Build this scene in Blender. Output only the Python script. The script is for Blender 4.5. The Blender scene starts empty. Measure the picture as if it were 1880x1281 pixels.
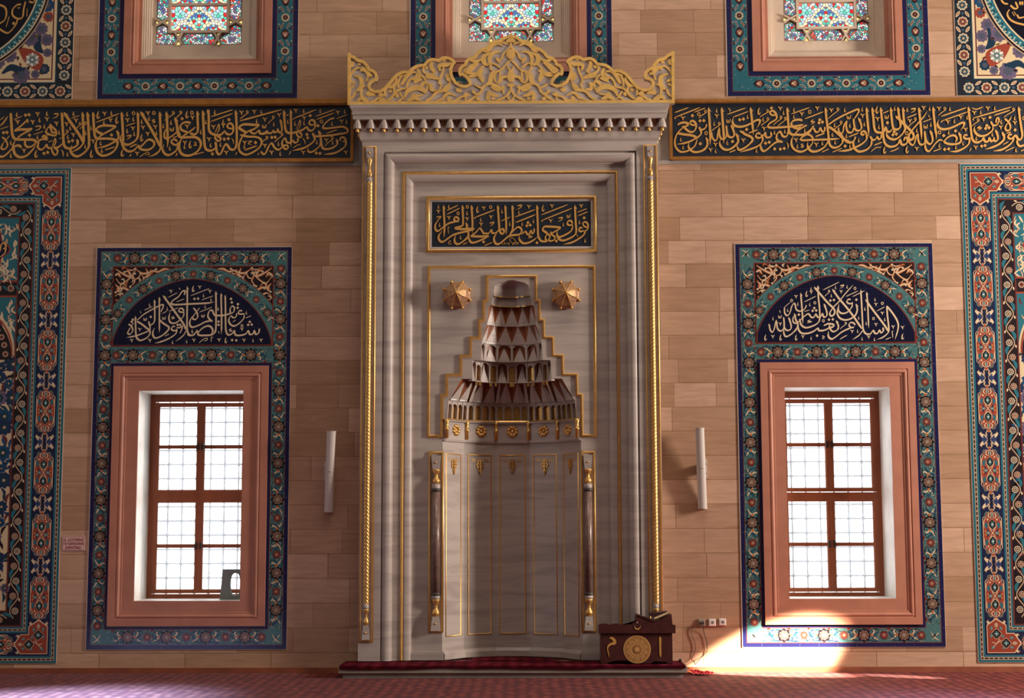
import bpy, math, random
import numpy as np
from math import sin, cos, pi, radians, sqrt, atan2, hypot
from mathutils import Matrix, Vector

C = bpy.context.scene.collection
SC = bpy.context.scene
random.seed(7)

# ---------------------------------------------------------------- camera
IMW, IMH, FPX = 1880, 1281, 2800.0
PITCH, YAW, ROLL = radians(6.5134), radians(-0.6328), radians(-0.1523)
DIST = 16.8

def _rot():
    cp, sp = cos(PITCH), sin(PITCH); cy, sy = cos(YAW), sin(YAW); cr, sr = cos(ROLL), sin(ROLL)
    rr = np.array([[cr, -sr, 0], [sr, cr, 0], [0, 0, 1]])
    rp = np.array([[1, 0, 0], [0, cp, sp], [0, -sp, cp]])
    ry = np.array([[cy, 0, sy], [0, 1, 0], [-sy, 0, cy]])
    return ry @ rp @ rr
ROT = _rot()

def _dir(px, py):
    d = ROT @ np.array([(px - IMW / 2) / FPX, -(py - IMH / 2) / FPX, 1.0])
    return d[0] / d[2], d[1] / d[2]
CAMZ = -_dir(937, 1234)[1] * DIST
CAMX = -0.5 * (_dir(661, 700)[0] + _dir(1213.5, 700)[0]) * (DIST - 0.2)

def W(px, py, y=0.0):
    """survey of the photograph: where the sight line of a pixel meets the upright plane at depth y (metres)"""
    a, b = _dir(px, py)
    return CAMX + a * (DIST + y), CAMZ + b * (DIST + y)
def WX(px, py, y=0.0): return W(px, py, y)[0]
def WZ(px, py, y=0.0): return W(px, py, y)[1]

cam = bpy.data.objects.new('camera', bpy.data.cameras.new('camera')); C.objects.link(cam)
cam.data.sensor_width = 36.0; cam.data.lens = FPX / IMW * 36.0
cam.data.clip_start = 0.1; cam.data.clip_end = 200
_r, _u, _f = ROT @ [1, 0, 0], ROT @ [0, 1, 0], ROT @ [0, 0, 1]
cam.matrix_world = Matrix(((_r[0], _u[0], -_f[0], CAMX), (_r[2], _u[2], -_f[2], -DIST), (_r[1], _u[1], -_f[1], CAMZ), (0, 0, 0, 1)))
SC.camera = cam

# ---------------------------------------------------------------- exposure, ambient, daylight
SC.view_settings.view_transform = 'Standard'; SC.view_settings.look = 'None'
SC.view_settings.gamma = 1.0; SC.view_settings.use_curve_mapping = False
SC.view_settings.exposure = -0.08

world = bpy.data.worlds.new('world'); SC.world = world; world.use_nodes = True
_n = world.node_tree.nodes; _l = world.node_tree.links; _n.clear()
_o = _n.new('ShaderNodeOutputWorld'); _b = _n.new('ShaderNodeBackground')
_t = _n.new('ShaderNodeTexCoord'); _s = _n.new('ShaderNodeSeparateXYZ'); _rp = _n.new('ShaderNodeValToRGB'); _m = _n.new('ShaderNodeMapRange')
_l.new(_t.outputs['Generated'], _s.inputs[0]); _l.new(_s.outputs['X'], _m.inputs[0])
_m.inputs[1].default_value = -1; _m.inputs[2].default_value = 1
_l.new(_m.outputs[0], _rp.inputs[0])
_rp.color_ramp.elements[0].position = 0.1; _rp.color_ramp.elements[0].color = (0.34, 0.275, 0.24, 1)
_rp.color_ramp.elements[1].position = 0.95; _rp.color_ramp.elements[1].color = (0.60, 0.50, 0.43, 1)
# the hall: high windows and dome above are bright, the floor level far behind is dim
_z = _n.new('ShaderNodeMapRange'); _z.inputs[1].default_value = -0.02; _z.inputs[2].default_value = 0.8; _z.inputs[3].default_value = 0.30; _z.inputs[4].default_value = 2.3
_l.new(_s.outputs['Z'], _z.inputs[0]); _mu = _n.new('ShaderNodeMixRGB'); _mu.blend_type = 'MULTIPLY'; _mu.inputs[0].default_value = 1.0
_l.new(_rp.outputs[0], _mu.inputs[1]); _l.new(_z.outputs[0], _mu.inputs[2])
_l.new(_mu.outputs[0], _b.inputs[0]); _l.new(_b.outputs[0], _o.inputs[0])
_b.inputs[1].default_value = 0.24

def aim(o, tgt):
    o.rotation_euler = (Vector(tgt) - o.location).to_track_quat('-Z', 'Y').to_euler()
def lamp(name, typ, loc, tgt, energy, color, **kw):
    d = bpy.data.lights.new(name, typ); d.energy = energy; d.color = color
    for k, v in kw.items(): setattr(d, k, v)
    o = bpy.data.objects.new(name, d); C.objects.link(o); o.location = loc; aim(o, tgt); return o
# daylight through the tall windows of the right-hand side wall
lamp('window_daylight', 'AREA', (12.4, -3.7, 4.9), (0.5, 0, 3.0), 1900, (1.0, 0.90, 0.82), shape='RECTANGLE', size=1.3, size_y=3.0)
# soft overhead fill, added so upright faces outshine the hood
lamp('overhead_fill', 'AREA', (1.5, -5.5, 13.0), (0, 0, 4.5), 360, (1.0, 0.86, 0.76), shape='RECTANGLE', size=8.0, size_y=3.0)
# fainter daylight from the left-hand side wall
lamp('window_daylight_left', 'AREA', (-12.0, -6.5, 5.5), (0, 0, 3.0), 130, (0.95, 0.92, 0.92), shape='RECTANGLE', size=1.6, size_y=3.0)
# the sunbeam of one arched window
lamp('sunbeam', 'SPOT', (14.0, -6.2, 5.5), (2.70, 0.0, 0.02), 300000, (1.0, 0.86, 0.68), spot_size=radians(4.0), spot_blend=0.45, shadow_soft_size=0.05)
lamp('sunbeam_sliver', 'SPOT', (14.4, -6.6, 4.3), (4.1, -0.50, 0.0), 80000, (1.0, 0.86, 0.68), spot_size=radians(1.5), spot_blend=0.4, shadow_soft_size=0.03)
# cool skylight pools on the carpet
lamp('skylight_pool', 'SPOT', (-7.5, -8.0, 6.5), (-4.4, -3.3, 0.0), 190000, (0.15, 0.48, 1.0), spot_size=radians(19), spot_blend=0.5, shadow_soft_size=0.4)
lamp('skylight_pool_right', 'SPOT', (7.5, -8.0, 6.5), (4.2, -3.5, 0.0), 26000, (0.18, 0.42, 1.0), spot_size=radians(20), spot_blend=0.9, shadow_soft_size=0.4)

# ---------------------------------------------------------------- colours and materials
def lin(c):
    if isinstance(c, str):
        c = c.lstrip('#'); c = tuple(int(c[i:i + 2], 16) / 255 for i in (0, 2, 4))
    return tuple(v / 12.92 if v <= 0.04045 else ((v + 0.055) / 1.055) ** 2.4 for v in c)

MATS = {}
def mat(name, color, rough=0.6, metal=0.0, spec=0.5, noise=None, bump=0.0, bscale=60, stretch=(1, 1, 1), sheen=0, coat=0):
    """principled material; noise = (scale, amount) makes a gentle tone variation"""
    m = bpy.data.materials.new(name); m.use_nodes = True
    nt = m.node_tree; N = nt.nodes; L = nt.links; p = N['Principled BSDF']
    col = lin(color)
    p.inputs['Base Color'].default_value = (*col, 1); p.inputs['Roughness'].default_value = rough
    p.inputs['Metallic'].default_value = metal; p.inputs['Specular IOR Level'].default_value = spec
    if sheen: p.inputs['Sheen Weight'].default_value = sheen
    if coat: p.inputs['Coat Weight'].default_value = coat
    if noise or bump:
        tc = N.new('ShaderNodeTexCoord'); mp = N.new('ShaderNodeMapping'); mp.inputs['Scale'].default_value = stretch
        L.new(tc.outputs['Object'], mp.inputs[0])
    if noise:
        nz = N.new('ShaderNodeTexNoise'); nz.inputs['Scale'].default_value = noise[0]; nz.inputs['Detail'].default_value = 6
        L.new(mp.outputs[0], nz.inputs[0])
        r = N.new('ShaderNodeValToRGB'); a = noise[1]
        r.color_ramp.elements[0].position = 0.3; r.color_ramp.elements[1].position = 0.7
        r.color_ramp.elements[0].color = (*[c * (1 - a) for c in col], 1); r.color_ramp.elements[1].color = (*[min(1, c * (1 + a)) for c in col], 1)
        L.new(nz.outputs[0], r.inputs[0]); L.new(r.outputs[0], p.inputs['Base Color'])
    if bump:
        nb = N.new('ShaderNodeTexNoise'); nb.inputs['Scale'].default_value = bscale; nb.inputs['Detail'].default_value = 4
        L.new(mp.outputs[0], nb.inputs[0])
        b = N.new('ShaderNodeBump'); b.inputs['Strength'].default_value = bump; b.inputs['Distance'].default_value = 0.01
        L.new(nb.outputs[0], b.inputs['Height']); L.new(b.outputs[0], p.inputs['Normal'])
    MATS[name] = m; return m

def stone_wall():
    m = bpy.data.materials.new('coursed_stone'); m.use_nodes = True; nt = m.node_tree; N = nt.nodes; L = nt.links; p = N['Principled BSDF']
    tc = N.new('ShaderNodeTexCoord'); sx = N.new('ShaderNodeSeparateXYZ'); cx = N.new('ShaderNodeCombineXYZ')
    L.new(tc.outputs['Object'], sx.inputs[0])
    # courses of uneven block length: shift x per course with white noise
    row = N.new('ShaderNodeMath'); row.operation = 'DIVIDE'; row.inputs[1].default_value = 0.266
    off = N.new('ShaderNodeMath'); off.operation = 'ADD'; off.inputs[1].default_value = 10 * 0.266 + 0.055
    L.new(sx.outputs['Z'], off.inputs[0]); L.new(off.outputs[0], row.inputs[0])
    fl = N.new('ShaderNodeMath'); fl.operation = 'FLOOR'; L.new(row.outputs[0], fl.inputs[0])
    wn = N.new('ShaderNodeTexWhiteNoise'); wn.noise_dimensions = '1D'; L.new(fl.outputs[0], wn.inputs['W'])
    xs = N.new('ShaderNodeMath'); xs.operation = 'MULTIPLY_ADD'; xs.inputs[1].default_value = 3.1
    L.new(wn.outputs['Value'], xs.inputs[0]); L.new(sx.outputs['X'], xs.inputs[2])
    # each course gets its own block length
    wn2 = N.new('ShaderNodeTexWhiteNoise'); wn2.noise_dimensions = '1D'; sh = N.new('ShaderNodeMath'); sh.operation = 'ADD'; sh.inputs[1].default_value = 57.3
    L.new(fl.outputs[0], sh.inputs[0]); L.new(sh.outputs[0], wn2.inputs['W'])
    sr = N.new('ShaderNodeMapRange'); sr.inputs[3].default_value = 0.72; sr.inputs[4].default_value = 1.5; L.new(wn2.outputs['Value'], sr.inputs[0])
    xw = N.new('ShaderNodeMath'); xw.operation = 'MULTIPLY'; L.new(xs.outputs[0], xw.inputs[0]); L.new(sr.outputs[0], xw.inputs[1]); xs = xw
    wob = N.new('ShaderNodeTexNoise'); wob.inputs['Scale'].default_value = 1.3; L.new(tc.outputs['Object'], wob.inputs[0])
    L.new(xs.outputs[0], cx.inputs[0]); L.new(off.outputs[0], cx.inputs[1])
    br = N.new('ShaderNodeTexBrick'); br.offset = 0.5; br.offset_frequency = 2; br.squash = 0.72; br.squash_frequency = 3
    br.inputs['Scale'].default_value = 1.0; br.inputs['Brick Width'].default_value = 0.78; br.inputs['Row Height'].default_value = 0.266
    br.inputs['Mortar Size'].default_value = 0.006; br.inputs['Mortar Smooth'].default_value = 0.9; br.inputs['Bias'].default_value = -0.15
    br.inputs['Color1'].default_value = (*lin('#a98365'), 1); br.inputs['Color2'].default_value = (*lin('#cba58a'), 1); br.inputs['Mortar'].default_value = (*lin('#8f6a4a'), 1)
    L.new(cx.outputs[0], br.inputs['Vector'])
    # bedding grain, blotches and brown runs below the joints
    mp = N.new('ShaderNodeMapping'); mp.inputs['Scale'].default_value = (1.2, 1, 9); L.new(tc.outputs['Object'], mp.inputs[0])
    n1 = N.new('ShaderNodeTexNoise'); n1.inputs['Scale'].default_value = 2.2; n1.inputs['Detail'].default_value = 9; n1.inputs['Distortion'].default_value = 0.8
    L.new(mp.outputs[0], n1.inputs[0])
    r1 = N.new('ShaderNodeValToRGB'); r1.color_ramp.elements[0].position = 0.3; r1.color_ramp.elements[0].color = (0.80, 0.76, 0.70, 1)
    r1.color_ramp.elements[1].position = 0.72; r1.color_ramp.elements[1].color = (1.08, 1.06, 1.05, 1)
    L.new(n1.outputs[0], r1.inputs[0])
    mx = N.new('ShaderNodeMixRGB'); mx.blend_type = 'MULTIPLY'; mx.inputs[0].default_value = 0.85
    L.new(br.outputs['Color'], mx.inputs[1]); L.new(r1.outputs[0], mx.inputs[2])
    fr = N.new('ShaderNodeMath'); fr.operation = 'FRACT'; L.new(row.outputs[0], fr.inputs[0])
    st = N.new('ShaderNodeMapRange'); st.inputs[1].default_value = 0.0; st.inputs[2].default_value = 0.16; st.inputs[3].default_value = 1; st.inputs[4].default_value = 0
    L.new(fr.outputs[0], st.inputs[0])
    n2 = N.new('ShaderNodeTexNoise'); n2.inputs['Scale'].default_value = 3.4; n2.inputs['Detail'].default_value = 5; L.new(tc.outputs['Object'], n2.inputs[0])
    r2 = N.new('ShaderNodeMapRange'); r2.inputs[1].default_value = 0.48; r2.inputs[2].default_value = 0.72; L.new(n2.outputs[0], r2.inputs[0])
    mm = N.new('ShaderNodeMath'); mm.operation = 'MULTIPLY'; L.new(st.outputs[0], mm.inputs[0]); L.new(r2.outputs[0], mm.inputs[1])
    m3 = N.new('ShaderNodeMath'); m3.operation = 'MULTIPLY'; m3.inputs[1].default_value = 0.6; L.new(mm.outputs[0], m3.inputs[0])
    mx2 = N.new('ShaderNodeMixRGB'); mx2.inputs[2].default_value = (*lin('#8d6440'), 1)
    L.new(m3.outputs[0], mx2.inputs[0]); L.new(mx.outputs[0], mx2.inputs[1])
    L.new(mx2.outputs[0], p.inputs['Base Color'])
    p.inputs['Roughness'].default_value = 0.6; p.inputs['Specular IOR Level'].default_value = 0.35
    bp = N.new('ShaderNodeBump'); bp.inputs['Strength'].default_value = 0.25; bp.inputs['Distance'].default_value = 0.006; bp.invert = True
    L.new(br.outputs['Fac'], bp.inputs['Height']); L.new(bp.outputs[0], p.inputs['Normal'])
    MATS['stone'] = m

def marble():
    m = bpy.data.materials.new('veined_marble'); m.use_nodes = True; nt = m.node_tree; N = nt.nodes; L = nt.links; p = N['Principled BSDF']
    tc = N.new('ShaderNodeTexCoord'); mp = N.new('ShaderNodeMapping'); mp.inputs['Scale'].default_value = (0.5, 0.8, 4.6); mp.inputs['Rotation'].default_value = (0, 0.16, 0)
    L.new(tc.outputs['Object'], mp.inputs[0])
    n1 = N.new('ShaderNodeTexNoise'); n1.inputs['Scale'].default_value = 1.6; n1.inputs['Detail'].default_value = 10; n1.inputs['Distortion'].default_value = 1.1
    L.new(mp.outputs[0], n1.inputs[0])
    r = N.new('ShaderNodeValToRGB'); e = r.color_ramp.elements
    e[0].position = 0.30; e[0].color = (*lin('#a0928a'), 1); e[1].position = 0.52; e[1].color = (*lin('#b5a69b'), 1)
    x = e.new(0.44); x.color = (*lin('#ab9d93'), 1); x = e.new(0.75); x.color = (*lin('#bcafa4'), 1)
    L.new(n1.outputs[0], r.inputs[0]); L.new(r.outputs[0], p.inputs['Base Color'])
    p.inputs['Roughness'].default_value = 0.38; p.inputs['Specular IOR Level'].default_value = 0.4
    MATS['marble'] = m

def vcol_mat(name, rough, spec=0.5, coat=0.0, metal=0.0):
    m = bpy.data.materials.new(name); m.use_nodes = True; nt = m.node_tree; N = nt.nodes; L = nt.links; p = N['Principled BSDF']
    a = N.new('ShaderNodeVertexColor'); a.layer_name = 'Col'
    L.new(a.outputs[0], p.inputs['Base Color'])
    p.inputs['Roughness'].default_value = rough; p.inputs['Specular IOR Level'].default_value = spec; p.inputs['Metallic'].default_value = metal
    p.inputs['Coat Weight'].default_value = coat; p.inputs['Coat Roughness'].default_value = 0.15
    MATS[name] = m; return m

def emit(name, color, strength):
    m = bpy.data.materials.new(name); m.use_nodes = True; N = m.node_tree.nodes; L = m.node_tree.links; N.clear()
    o = N.new('ShaderNodeOutputMaterial'); e = N.new('ShaderNodeEmission'); e.inputs[0].default_value = (*color, 1); e.inputs[1].default_value = strength
    L.new(e.outputs[0], o.inputs[0]); MATS[name] = m; return m

def glass_pane():
    m = bpy.data.materials.new('glare_glass'); m.use_nodes = True; N = m.node_tree.nodes; L = m.node_tree.links; N.clear()
    o = N.new('ShaderNodeOutputMaterial'); a = N.new('ShaderNodeMixShader'); a.inputs[0].default_value = 0.19  # translucent share stands in for veiling glare over the lattice
    t = N.new('ShaderNodeBsdfTransparent'); t.inputs[0].default_value = (0.95, 0.98, 1, 1)
    d = N.new('ShaderNodeBsdfTranslucent'); d.inputs[0].default_value = (0.9, 0.95, 1, 1)
    L.new(t.outputs[0], a.inputs[1]); L.new(d.outputs[0], a.inputs[2]); L.new(a.outputs[0], o.inputs[0])
    MATS['glass'] = m

def stained_mat():
    """stained-glass pieces, each emitting its own colour in place of daylight from behind"""
    m = bpy.data.materials.new('stained_glass'); m.use_nodes = True; N = m.node_tree.nodes; L = m.node_tree.links; N.clear()
    o = N.new('ShaderNodeOutputMaterial'); a = N.new('ShaderNodeVertexColor'); a.layer_name = 'Col'
    e = N.new('ShaderNodeEmission'); e.inputs[1].default_value = 1.35; L.new(a.outputs[0], e.inputs[0])  # emission imitates daylight coming through; the ground behind is opaque
    g = N.new('ShaderNodeBsdfGlossy'); g.inputs['Roughness'].default_value = 0.2; mx = N.new('ShaderNodeMixShader'); mx.inputs[0].default_value = 0.03
    L.new(e.outputs[0], mx.inputs[1]); L.new(g.outputs[0], mx.inputs[2]); L.new(mx.outputs[0], o.inputs[0])
    MATS['stained'] = m

def carpet_mat():
    m = bpy.data.materials.new('patterned_carpet'); m.use_nodes = True; nt = m.node_tree; N = nt.nodes; L = nt.links; p = N['Principled BSDF']
    tc = N.new('ShaderNodeTexCoord')
    v = N.new('ShaderNodeTexVoronoi'); v.inputs['Scale'].default_value = 9.0; v.inputs['Randomness'].default_value = 0.35
    L.new(tc.outputs['Object'], v.inputs['Vector'])
    r = N.new('ShaderNodeValToRGB'); e = r.color_ramp.elements
    e[0].position = 0.12; e[0].color = (*lin('#8e4434'), 1); e[1].position = 0.62; e[1].color = (*lin('#521815'), 1)
    x = e.new(0.34); x.color = (*lin('#712c22'), 1)
    L.new(v.outputs['Distance'], r.inputs[0])
    # prayer rows: a darker seam every 1.15 m
    sx = N.new('ShaderNodeSeparateXYZ'); L.new(tc.outputs['Object'], sx.inputs[0])
    ad = N.new('ShaderNodeMath'); ad.operation = 'ADD'; ad.inputs[1].default_value = 0.62; L.new(sx.outputs['Y'], ad.inputs[0])
    md = N.new('ShaderNodeMath'); md.operation = 'PINGPONG'; md.inputs[1].default_value = 0.62; L.new(ad.outputs[0], md.inputs[0])
    lt = N.new('ShaderNodeMapRange'); lt.inputs[1].default_value = 0.0; lt.inputs[2].default_value = 0.035; lt.inputs[3].default_value = 0.75; lt.inputs[4].default_value = 0
    L.new(md.outputs[0], lt.inputs[0])
    mx = N.new('ShaderNodeMixRGB'); mx.inputs[2].default_value = (*lin('#4d1f20'), 1)
    L.new(lt.outputs[0], mx.inputs[0]); L.new(r.outputs[0], mx.inputs[1])
    nz = N.new('ShaderNodeTexNoise'); nz.inputs['Scale'].default_value = 40; nz.inputs['Detail'].default_value = 3; L.new(tc.outputs['Object'], nz.inputs[0])
    rr = N.new('ShaderNodeValToRGB'); rr.color_ramp.elements[0].color = (0.6, 0.6, 0.6, 1); rr.color_ramp.elements[1].color = (1.3, 1.3, 1.3, 1); L.new(nz.outputs[0], rr.inputs[0])
    m2 = N.new('ShaderNodeMixRGB'); m2.blend_type = 'MULTIPLY'; m2.inputs[0].default_value = 0.8; L.new(mx.outputs[0], m2.inputs[1]); L.new(rr.outputs[0], m2.inputs[2])
    L.new(m2.outputs[0], p.inputs['Base Color'])
    p.inputs['Roughness'].default_value = 0.9; p.inputs['Specular IOR Level'].default_value = 0.1
    p.inputs['Sheen Weight'].default_value = 0.07; p.inputs['Sheen Roughness'].default_value = 0.3; p.inputs['Sheen Tint'].default_value = (0.72, 0.86, 1.0, 1)
    MATS['carpet'] = m

stone_wall(); marble(); glass_pane(); stained_mat(); carpet_mat()
vcol_mat('tile', 0.22, 0.5, 0.3)
vcol_mat('paint', 0.6)
mat('casing', '#b0735a', 0.5, noise=(5, 0.10))
mat('plaster', '#c9b29b', 0.7, noise=(4, 0.08))
mat('reveal', '#dfd8cf', 0.55, noise=(3, 0.15))
mat('wood', '#9a5433', 0.45, noise=(7, 0.2), stretch=(1, 1, 0.2))
mat('dark_wood', '#47201d', 0.4, noise=(10, 0.25))
mat('skirting', '#8a4a30', 0.5, noise=(5, 0.2))
mat('iron', '#c9d6dc', 0.6)
mat('hinge', '#4f4742', 0.45, metal=0.5)
mat('gold', '#dfae66', 0.38, metal=0.75, noise=(14, 0.12))
mat('gilt', '#e3b562', 0.45, metal=0.2, noise=(18, 0.14))
mat('letter_gold', '#d19c52', 0.5, metal=0.2)
mat('letter_cream', '#d8bd98', 0.45)
mat('navy_board', '#161d29', 0.45, noise=(20, 0.15))
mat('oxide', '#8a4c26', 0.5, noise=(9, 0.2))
mat('shaft_stone', '#7d6459', 0.3, noise=(22, 0.3))
mat('collar', '#4a4239', 0.4, metal=0.3)
mat('bronze', '#b98f69', 0.42, metal=0.45, noise=(60, 0.45), bump=0.5, bscale=90)
mat('speaker_white', '#c9bdb2', 0.5)
mat('socket_white', '#ddd3ca', 0.45)
mat('socket_grey', '#8f7d70', 0.5)
mat('black_plastic', '#15110f', 0.5)
mat('cable_brown', '#6a4a3c', 0.5)
mat('paper', '#dcc391', 0.8, noise=(60, 0.1), stretch=(0.2, 0.2, 6))
mat('book_cover', '#341518', 0.5)
mat('grey_plastic', '#7d8079', 0.55)
mat('step_marble', '#9f958b', 0.45, noise=(4, 0.12))
mat('sign_white', '#d8b5a8', 0.5)
mat('sign_red', '#8c1a1c', 0.5)
emit('daylight', (0.93, 0.97, 1.0), 6.0)
mat('lead', '#8d7767', 0.7, noise=(8, 0.1))

# ---------------------------------------------------------------- mesh helpers
class MB:
    """collects faces, then links them as ONE mesh object"""
    def __init__(s): s.v = []; s.f = []; s.mi = []; s.sm = []; s.c = []; s.m = 0; s.smooth = False; s.col = (1, 1, 1)
    def add(s, verts, faces):
        b = len(s.v); s.v += [tuple(map(float, p)) for p in verts]
        for f in faces:
            s.f.append([b + i for i in f]); s.mi.append(s.m); s.sm.append(s.smooth); s.c.append(s.col)
        return s
    def box(s, x0, x1, y0, y1, z0, z1):
        v = [(x, y, z) for x in (x0, x1) for y in (y0, y1) for z in (z0, z1)]
        return s.add(v, [(0, 1, 3, 2), (4, 6, 7, 5), (0, 4, 5, 1), (2, 3, 7, 6), (0, 2, 6, 4), (1, 5, 7, 3)])
    def quad(s, a, b, c, d): return s.add([a, b, c, d], [(0, 1, 2, 3)])
    def prism(s, pts, y0, y1):
        """outline in (x, z), thickness from y0 (front) to y1"""
        n = len(pts); v = [(x, y0, z) for x, z in pts] + [(x, y1, z) for x, z in pts]
        return s.add(v, [tuple(range(n)), tuple(range(2 * n - 1, n - 1, -1))] + [(i, (i + 1) % n, n + (i + 1) % n, n + i) for i in range(n)])
    def mould(s, path, profile, y, closed=True):
        """sweep (inset, height) profile along a mitred (x, z) path"""
        n = len(path); rings = []
        for i in range(n):
            p = np.array(path[i]); a = np.array(path[i - 1]) if (closed or i > 0) else None
            b = np.array(path[(i + 1) % n]) if (closed or i < n - 1) else None
            def nrm(u, w):
                d = w - u; d = d / (np.linalg.norm(d) + 1e-12); return np.array([-d[1], d[0]])
            if a is None: m = nrm(p, b)
            elif b is None: m = nrm(a, p)
            else:
                n1, n2 = nrm(a, p), nrm(p, b); m = (n1 + n2) / max(0.25, 1 + n1.dot(n2))
            rings.append([(p[0] + m[0] * o, y - h, p[1] + m[1] * o) for o, h in profile])
        k = len(profile); v = [q for r in rings for q in r]; f = []
        for i in range(n if closed else n - 1):
            j = (i + 1) % n
            f += [(i * k + t, j * k + t, j * k + t + 1, i * k + t + 1) for t in range(k - 1)]
        s.add(v, f)
        if not closed:
            s.add(rings[0], [tuple(range(k))]); s.add(rings[-1], [tuple(range(k - 1, -1, -1))])
        return s
    def lathe(s, prof, cx, cy, z0=0, n=20, flute=0, famp=0):
        """(radius, height) profile turned about the upright axis"""
        v = []; f = []; k = len(prof)
        for j, (r, z) in enumerate(prof):
            for i in range(n):
                a = 2 * pi * i / n; rr = r * (1 + famp * cos(flute * a)) if flute else r
                v.append((cx + rr * cos(a), cy + rr * sin(a), z0 + z))
        for j in range(k - 1):
            for i in range(n):
                f.append((j * n + i, j * n + (i + 1) % n, (j + 1) * n + (i + 1) % n, (j + 1) * n + i))
        f.append(tuple(range(n - 1, -1, -1))); f.append(tuple((k - 1) * n + i for i in range(n)))
        return s.add(v, f)
    def tube(s, pts, r, n=8, rads=None):
        pts = [np.array(p, float) for p in pts]; v = []; f = []; m = len(pts)
        for i, p in enumerate(pts):
            d = pts[min(i + 1, m - 1)] - pts[max(i - 1, 0)]; d = d / (np.linalg.norm(d) + 1e-12)
            u = np.cross(d, [0, 1, 0]); u = u if np.linalg.norm(u) > 0.05 else np.cross(d, [1, 0, 0]); u = u / np.linalg.norm(u); w = np.cross(d, u)
            rr = rads[i] if rads else r
            for k in range(n):
                a = 2 * pi * k / n; v.append(tuple(p + rr * (cos(a) * u + sin(a) * w)))
        for i in range(m - 1):
            f += [(i * n + k, i * n + (k + 1) % n, (i + 1) * n + (k + 1) % n, (i + 1) * n + k) for k in range(n)]
        f += [tuple(range(n - 1, -1, -1)), tuple((m - 1) * n + k for k in range(n))]
        return s.add(v, f)
    def ribbon(s, left, right, y, th):
        """raised stroke between two (x, z) edges, standing th in front of depth y"""
        n = len(left); v = []
        for i_, (a, b) in enumerate(zip(left, right)):
            th += 0.00003
            v += [(a[0], y - th, a[1]), (b[0], y - th, b[1]), (a[0], y, a[1]), (b[0], y, b[1])]
        f = []
        for i in range(n - 1):
            o, q = 4 * i, 4 * i + 4
            f += [(o, o + 1, q + 1, q), (o, q, q + 2, o + 2), (o + 1, o + 3, q + 3, q + 1)]
        f += [(0, 2, 3, 1), (4 * n - 4, 4 * n - 3, 4 * n - 1, 4 * n - 2)]
        return s.add(v, f)
    def build(s, name, mats, parent=None, kind=None):
        me = bpy.data.meshes.new(name); me.from_pydata(s.v, [], s.f)
        if isinstance(mats, str): mats = [mats]
        for m in mats: me.materials.append(MATS[m])
        me.polygons.foreach_set('material_index', s.mi); me.polygons.foreach_set('use_smooth', s.sm)
        if any(c != (1, 1, 1) for c in s.c):
            at = me.color_attributes.new('Col', 'FLOAT_COLOR', 'CORNER')
            buf = []
            for c, f in zip(s.c, s.f): buf += [c[0], c[1], c[2], 1.0] * len(f)
            at.data.foreach_set('color', buf)
        me.update()
        o = bpy.data.objects.new(name, me); C.objects.link(o)
        if parent: o.parent = parent; o.matrix_parent_inverse = parent.matrix_world.inverted()
        if kind: o['kind'] = kind
        return o

def empty(name, loc=(0, 0, 0)):
    o = bpy.data.objects.new(name, None); C.objects.link(o); o.location = loc
    o.matrix_world = Matrix.Translation(loc); return o
def tag(o, label, cat, group=None):
    o['label'] = label; o['category'] = cat
    if group: o['group'] = group
    return o
def struct(o, label=None):
    o['kind'] = 'structure'
    if label: o['label'] = label
    return o
def copy_tree(o, parent=None, off=(0, 0, 0)):
    c = o.copy(); C.objects.link(c)
    if parent: c.parent = parent
    else: c.location = Vector(o.location) + Vector(off)
    for ch in list(o.children): copy_tree(ch, c)
    return c
def smooth_path(pts, sub=6, closed=False):
    """Catmull-Rom through the points"""
    P = [np.array(p, float) for p in pts]; n = len(P)
    if n < 3: return [tuple(P[0] + (P[-1] - P[0]) * t / sub) for t in range(sub + 1)]
    out = []
    for i in range(n if closed else n - 1):
        p0 = P[i - 1] if (closed or i > 0) else 2 * P[0] - P[1]
        p1, p2 = P[i], P[(i + 1) % n]
        p3 = P[(i + 2) % n] if (closed or i + 2 < n) else 2 * P[-1] - P[-2]
        for k in range(sub):
            t = k / sub
            out.append(tuple(0.5 * ((2 * p1) + (-p0 + p2) * t + (2 * p0 - 5 * p1 + 4 * p2 - p3) * t * t + (-p0 + 3 * p1 - 3 * p2 + p3) * t ** 3)))
    if not closed: out.append(tuple(P[-1]))
    return out
def edges_of(path, widths):
    L, R = [], []; n = len(path)
    for i, p in enumerate(path):
        a = path[max(i - 1, 0)]; b = path[min(i + 1, n - 1)]
        dx, dz = b[0] - a[0], b[1] - a[1]; d = hypot(dx, dz) + 1e-9; nx, nz = -dz / d, dx / d; w = widths[i] / 2
        L.append((p[0] + nx * w, p[1] + nz * w)); R.append((p[0] - nx * w, p[1] - nz * w))
    return L, R
def rect(x0, x1, z0, z1): return [(x0, z0), (x1, z0), (x1, z1), (x0, z1)]     # counter-clockwise: inset goes inwards
def halfround(o0, w, h, n=5, base=0.0):
    return [(o0 + w / 2 - w / 2 * cos(pi * i / n), base + h * sin(pi * i / n)) for i in range(n + 1)]

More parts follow.
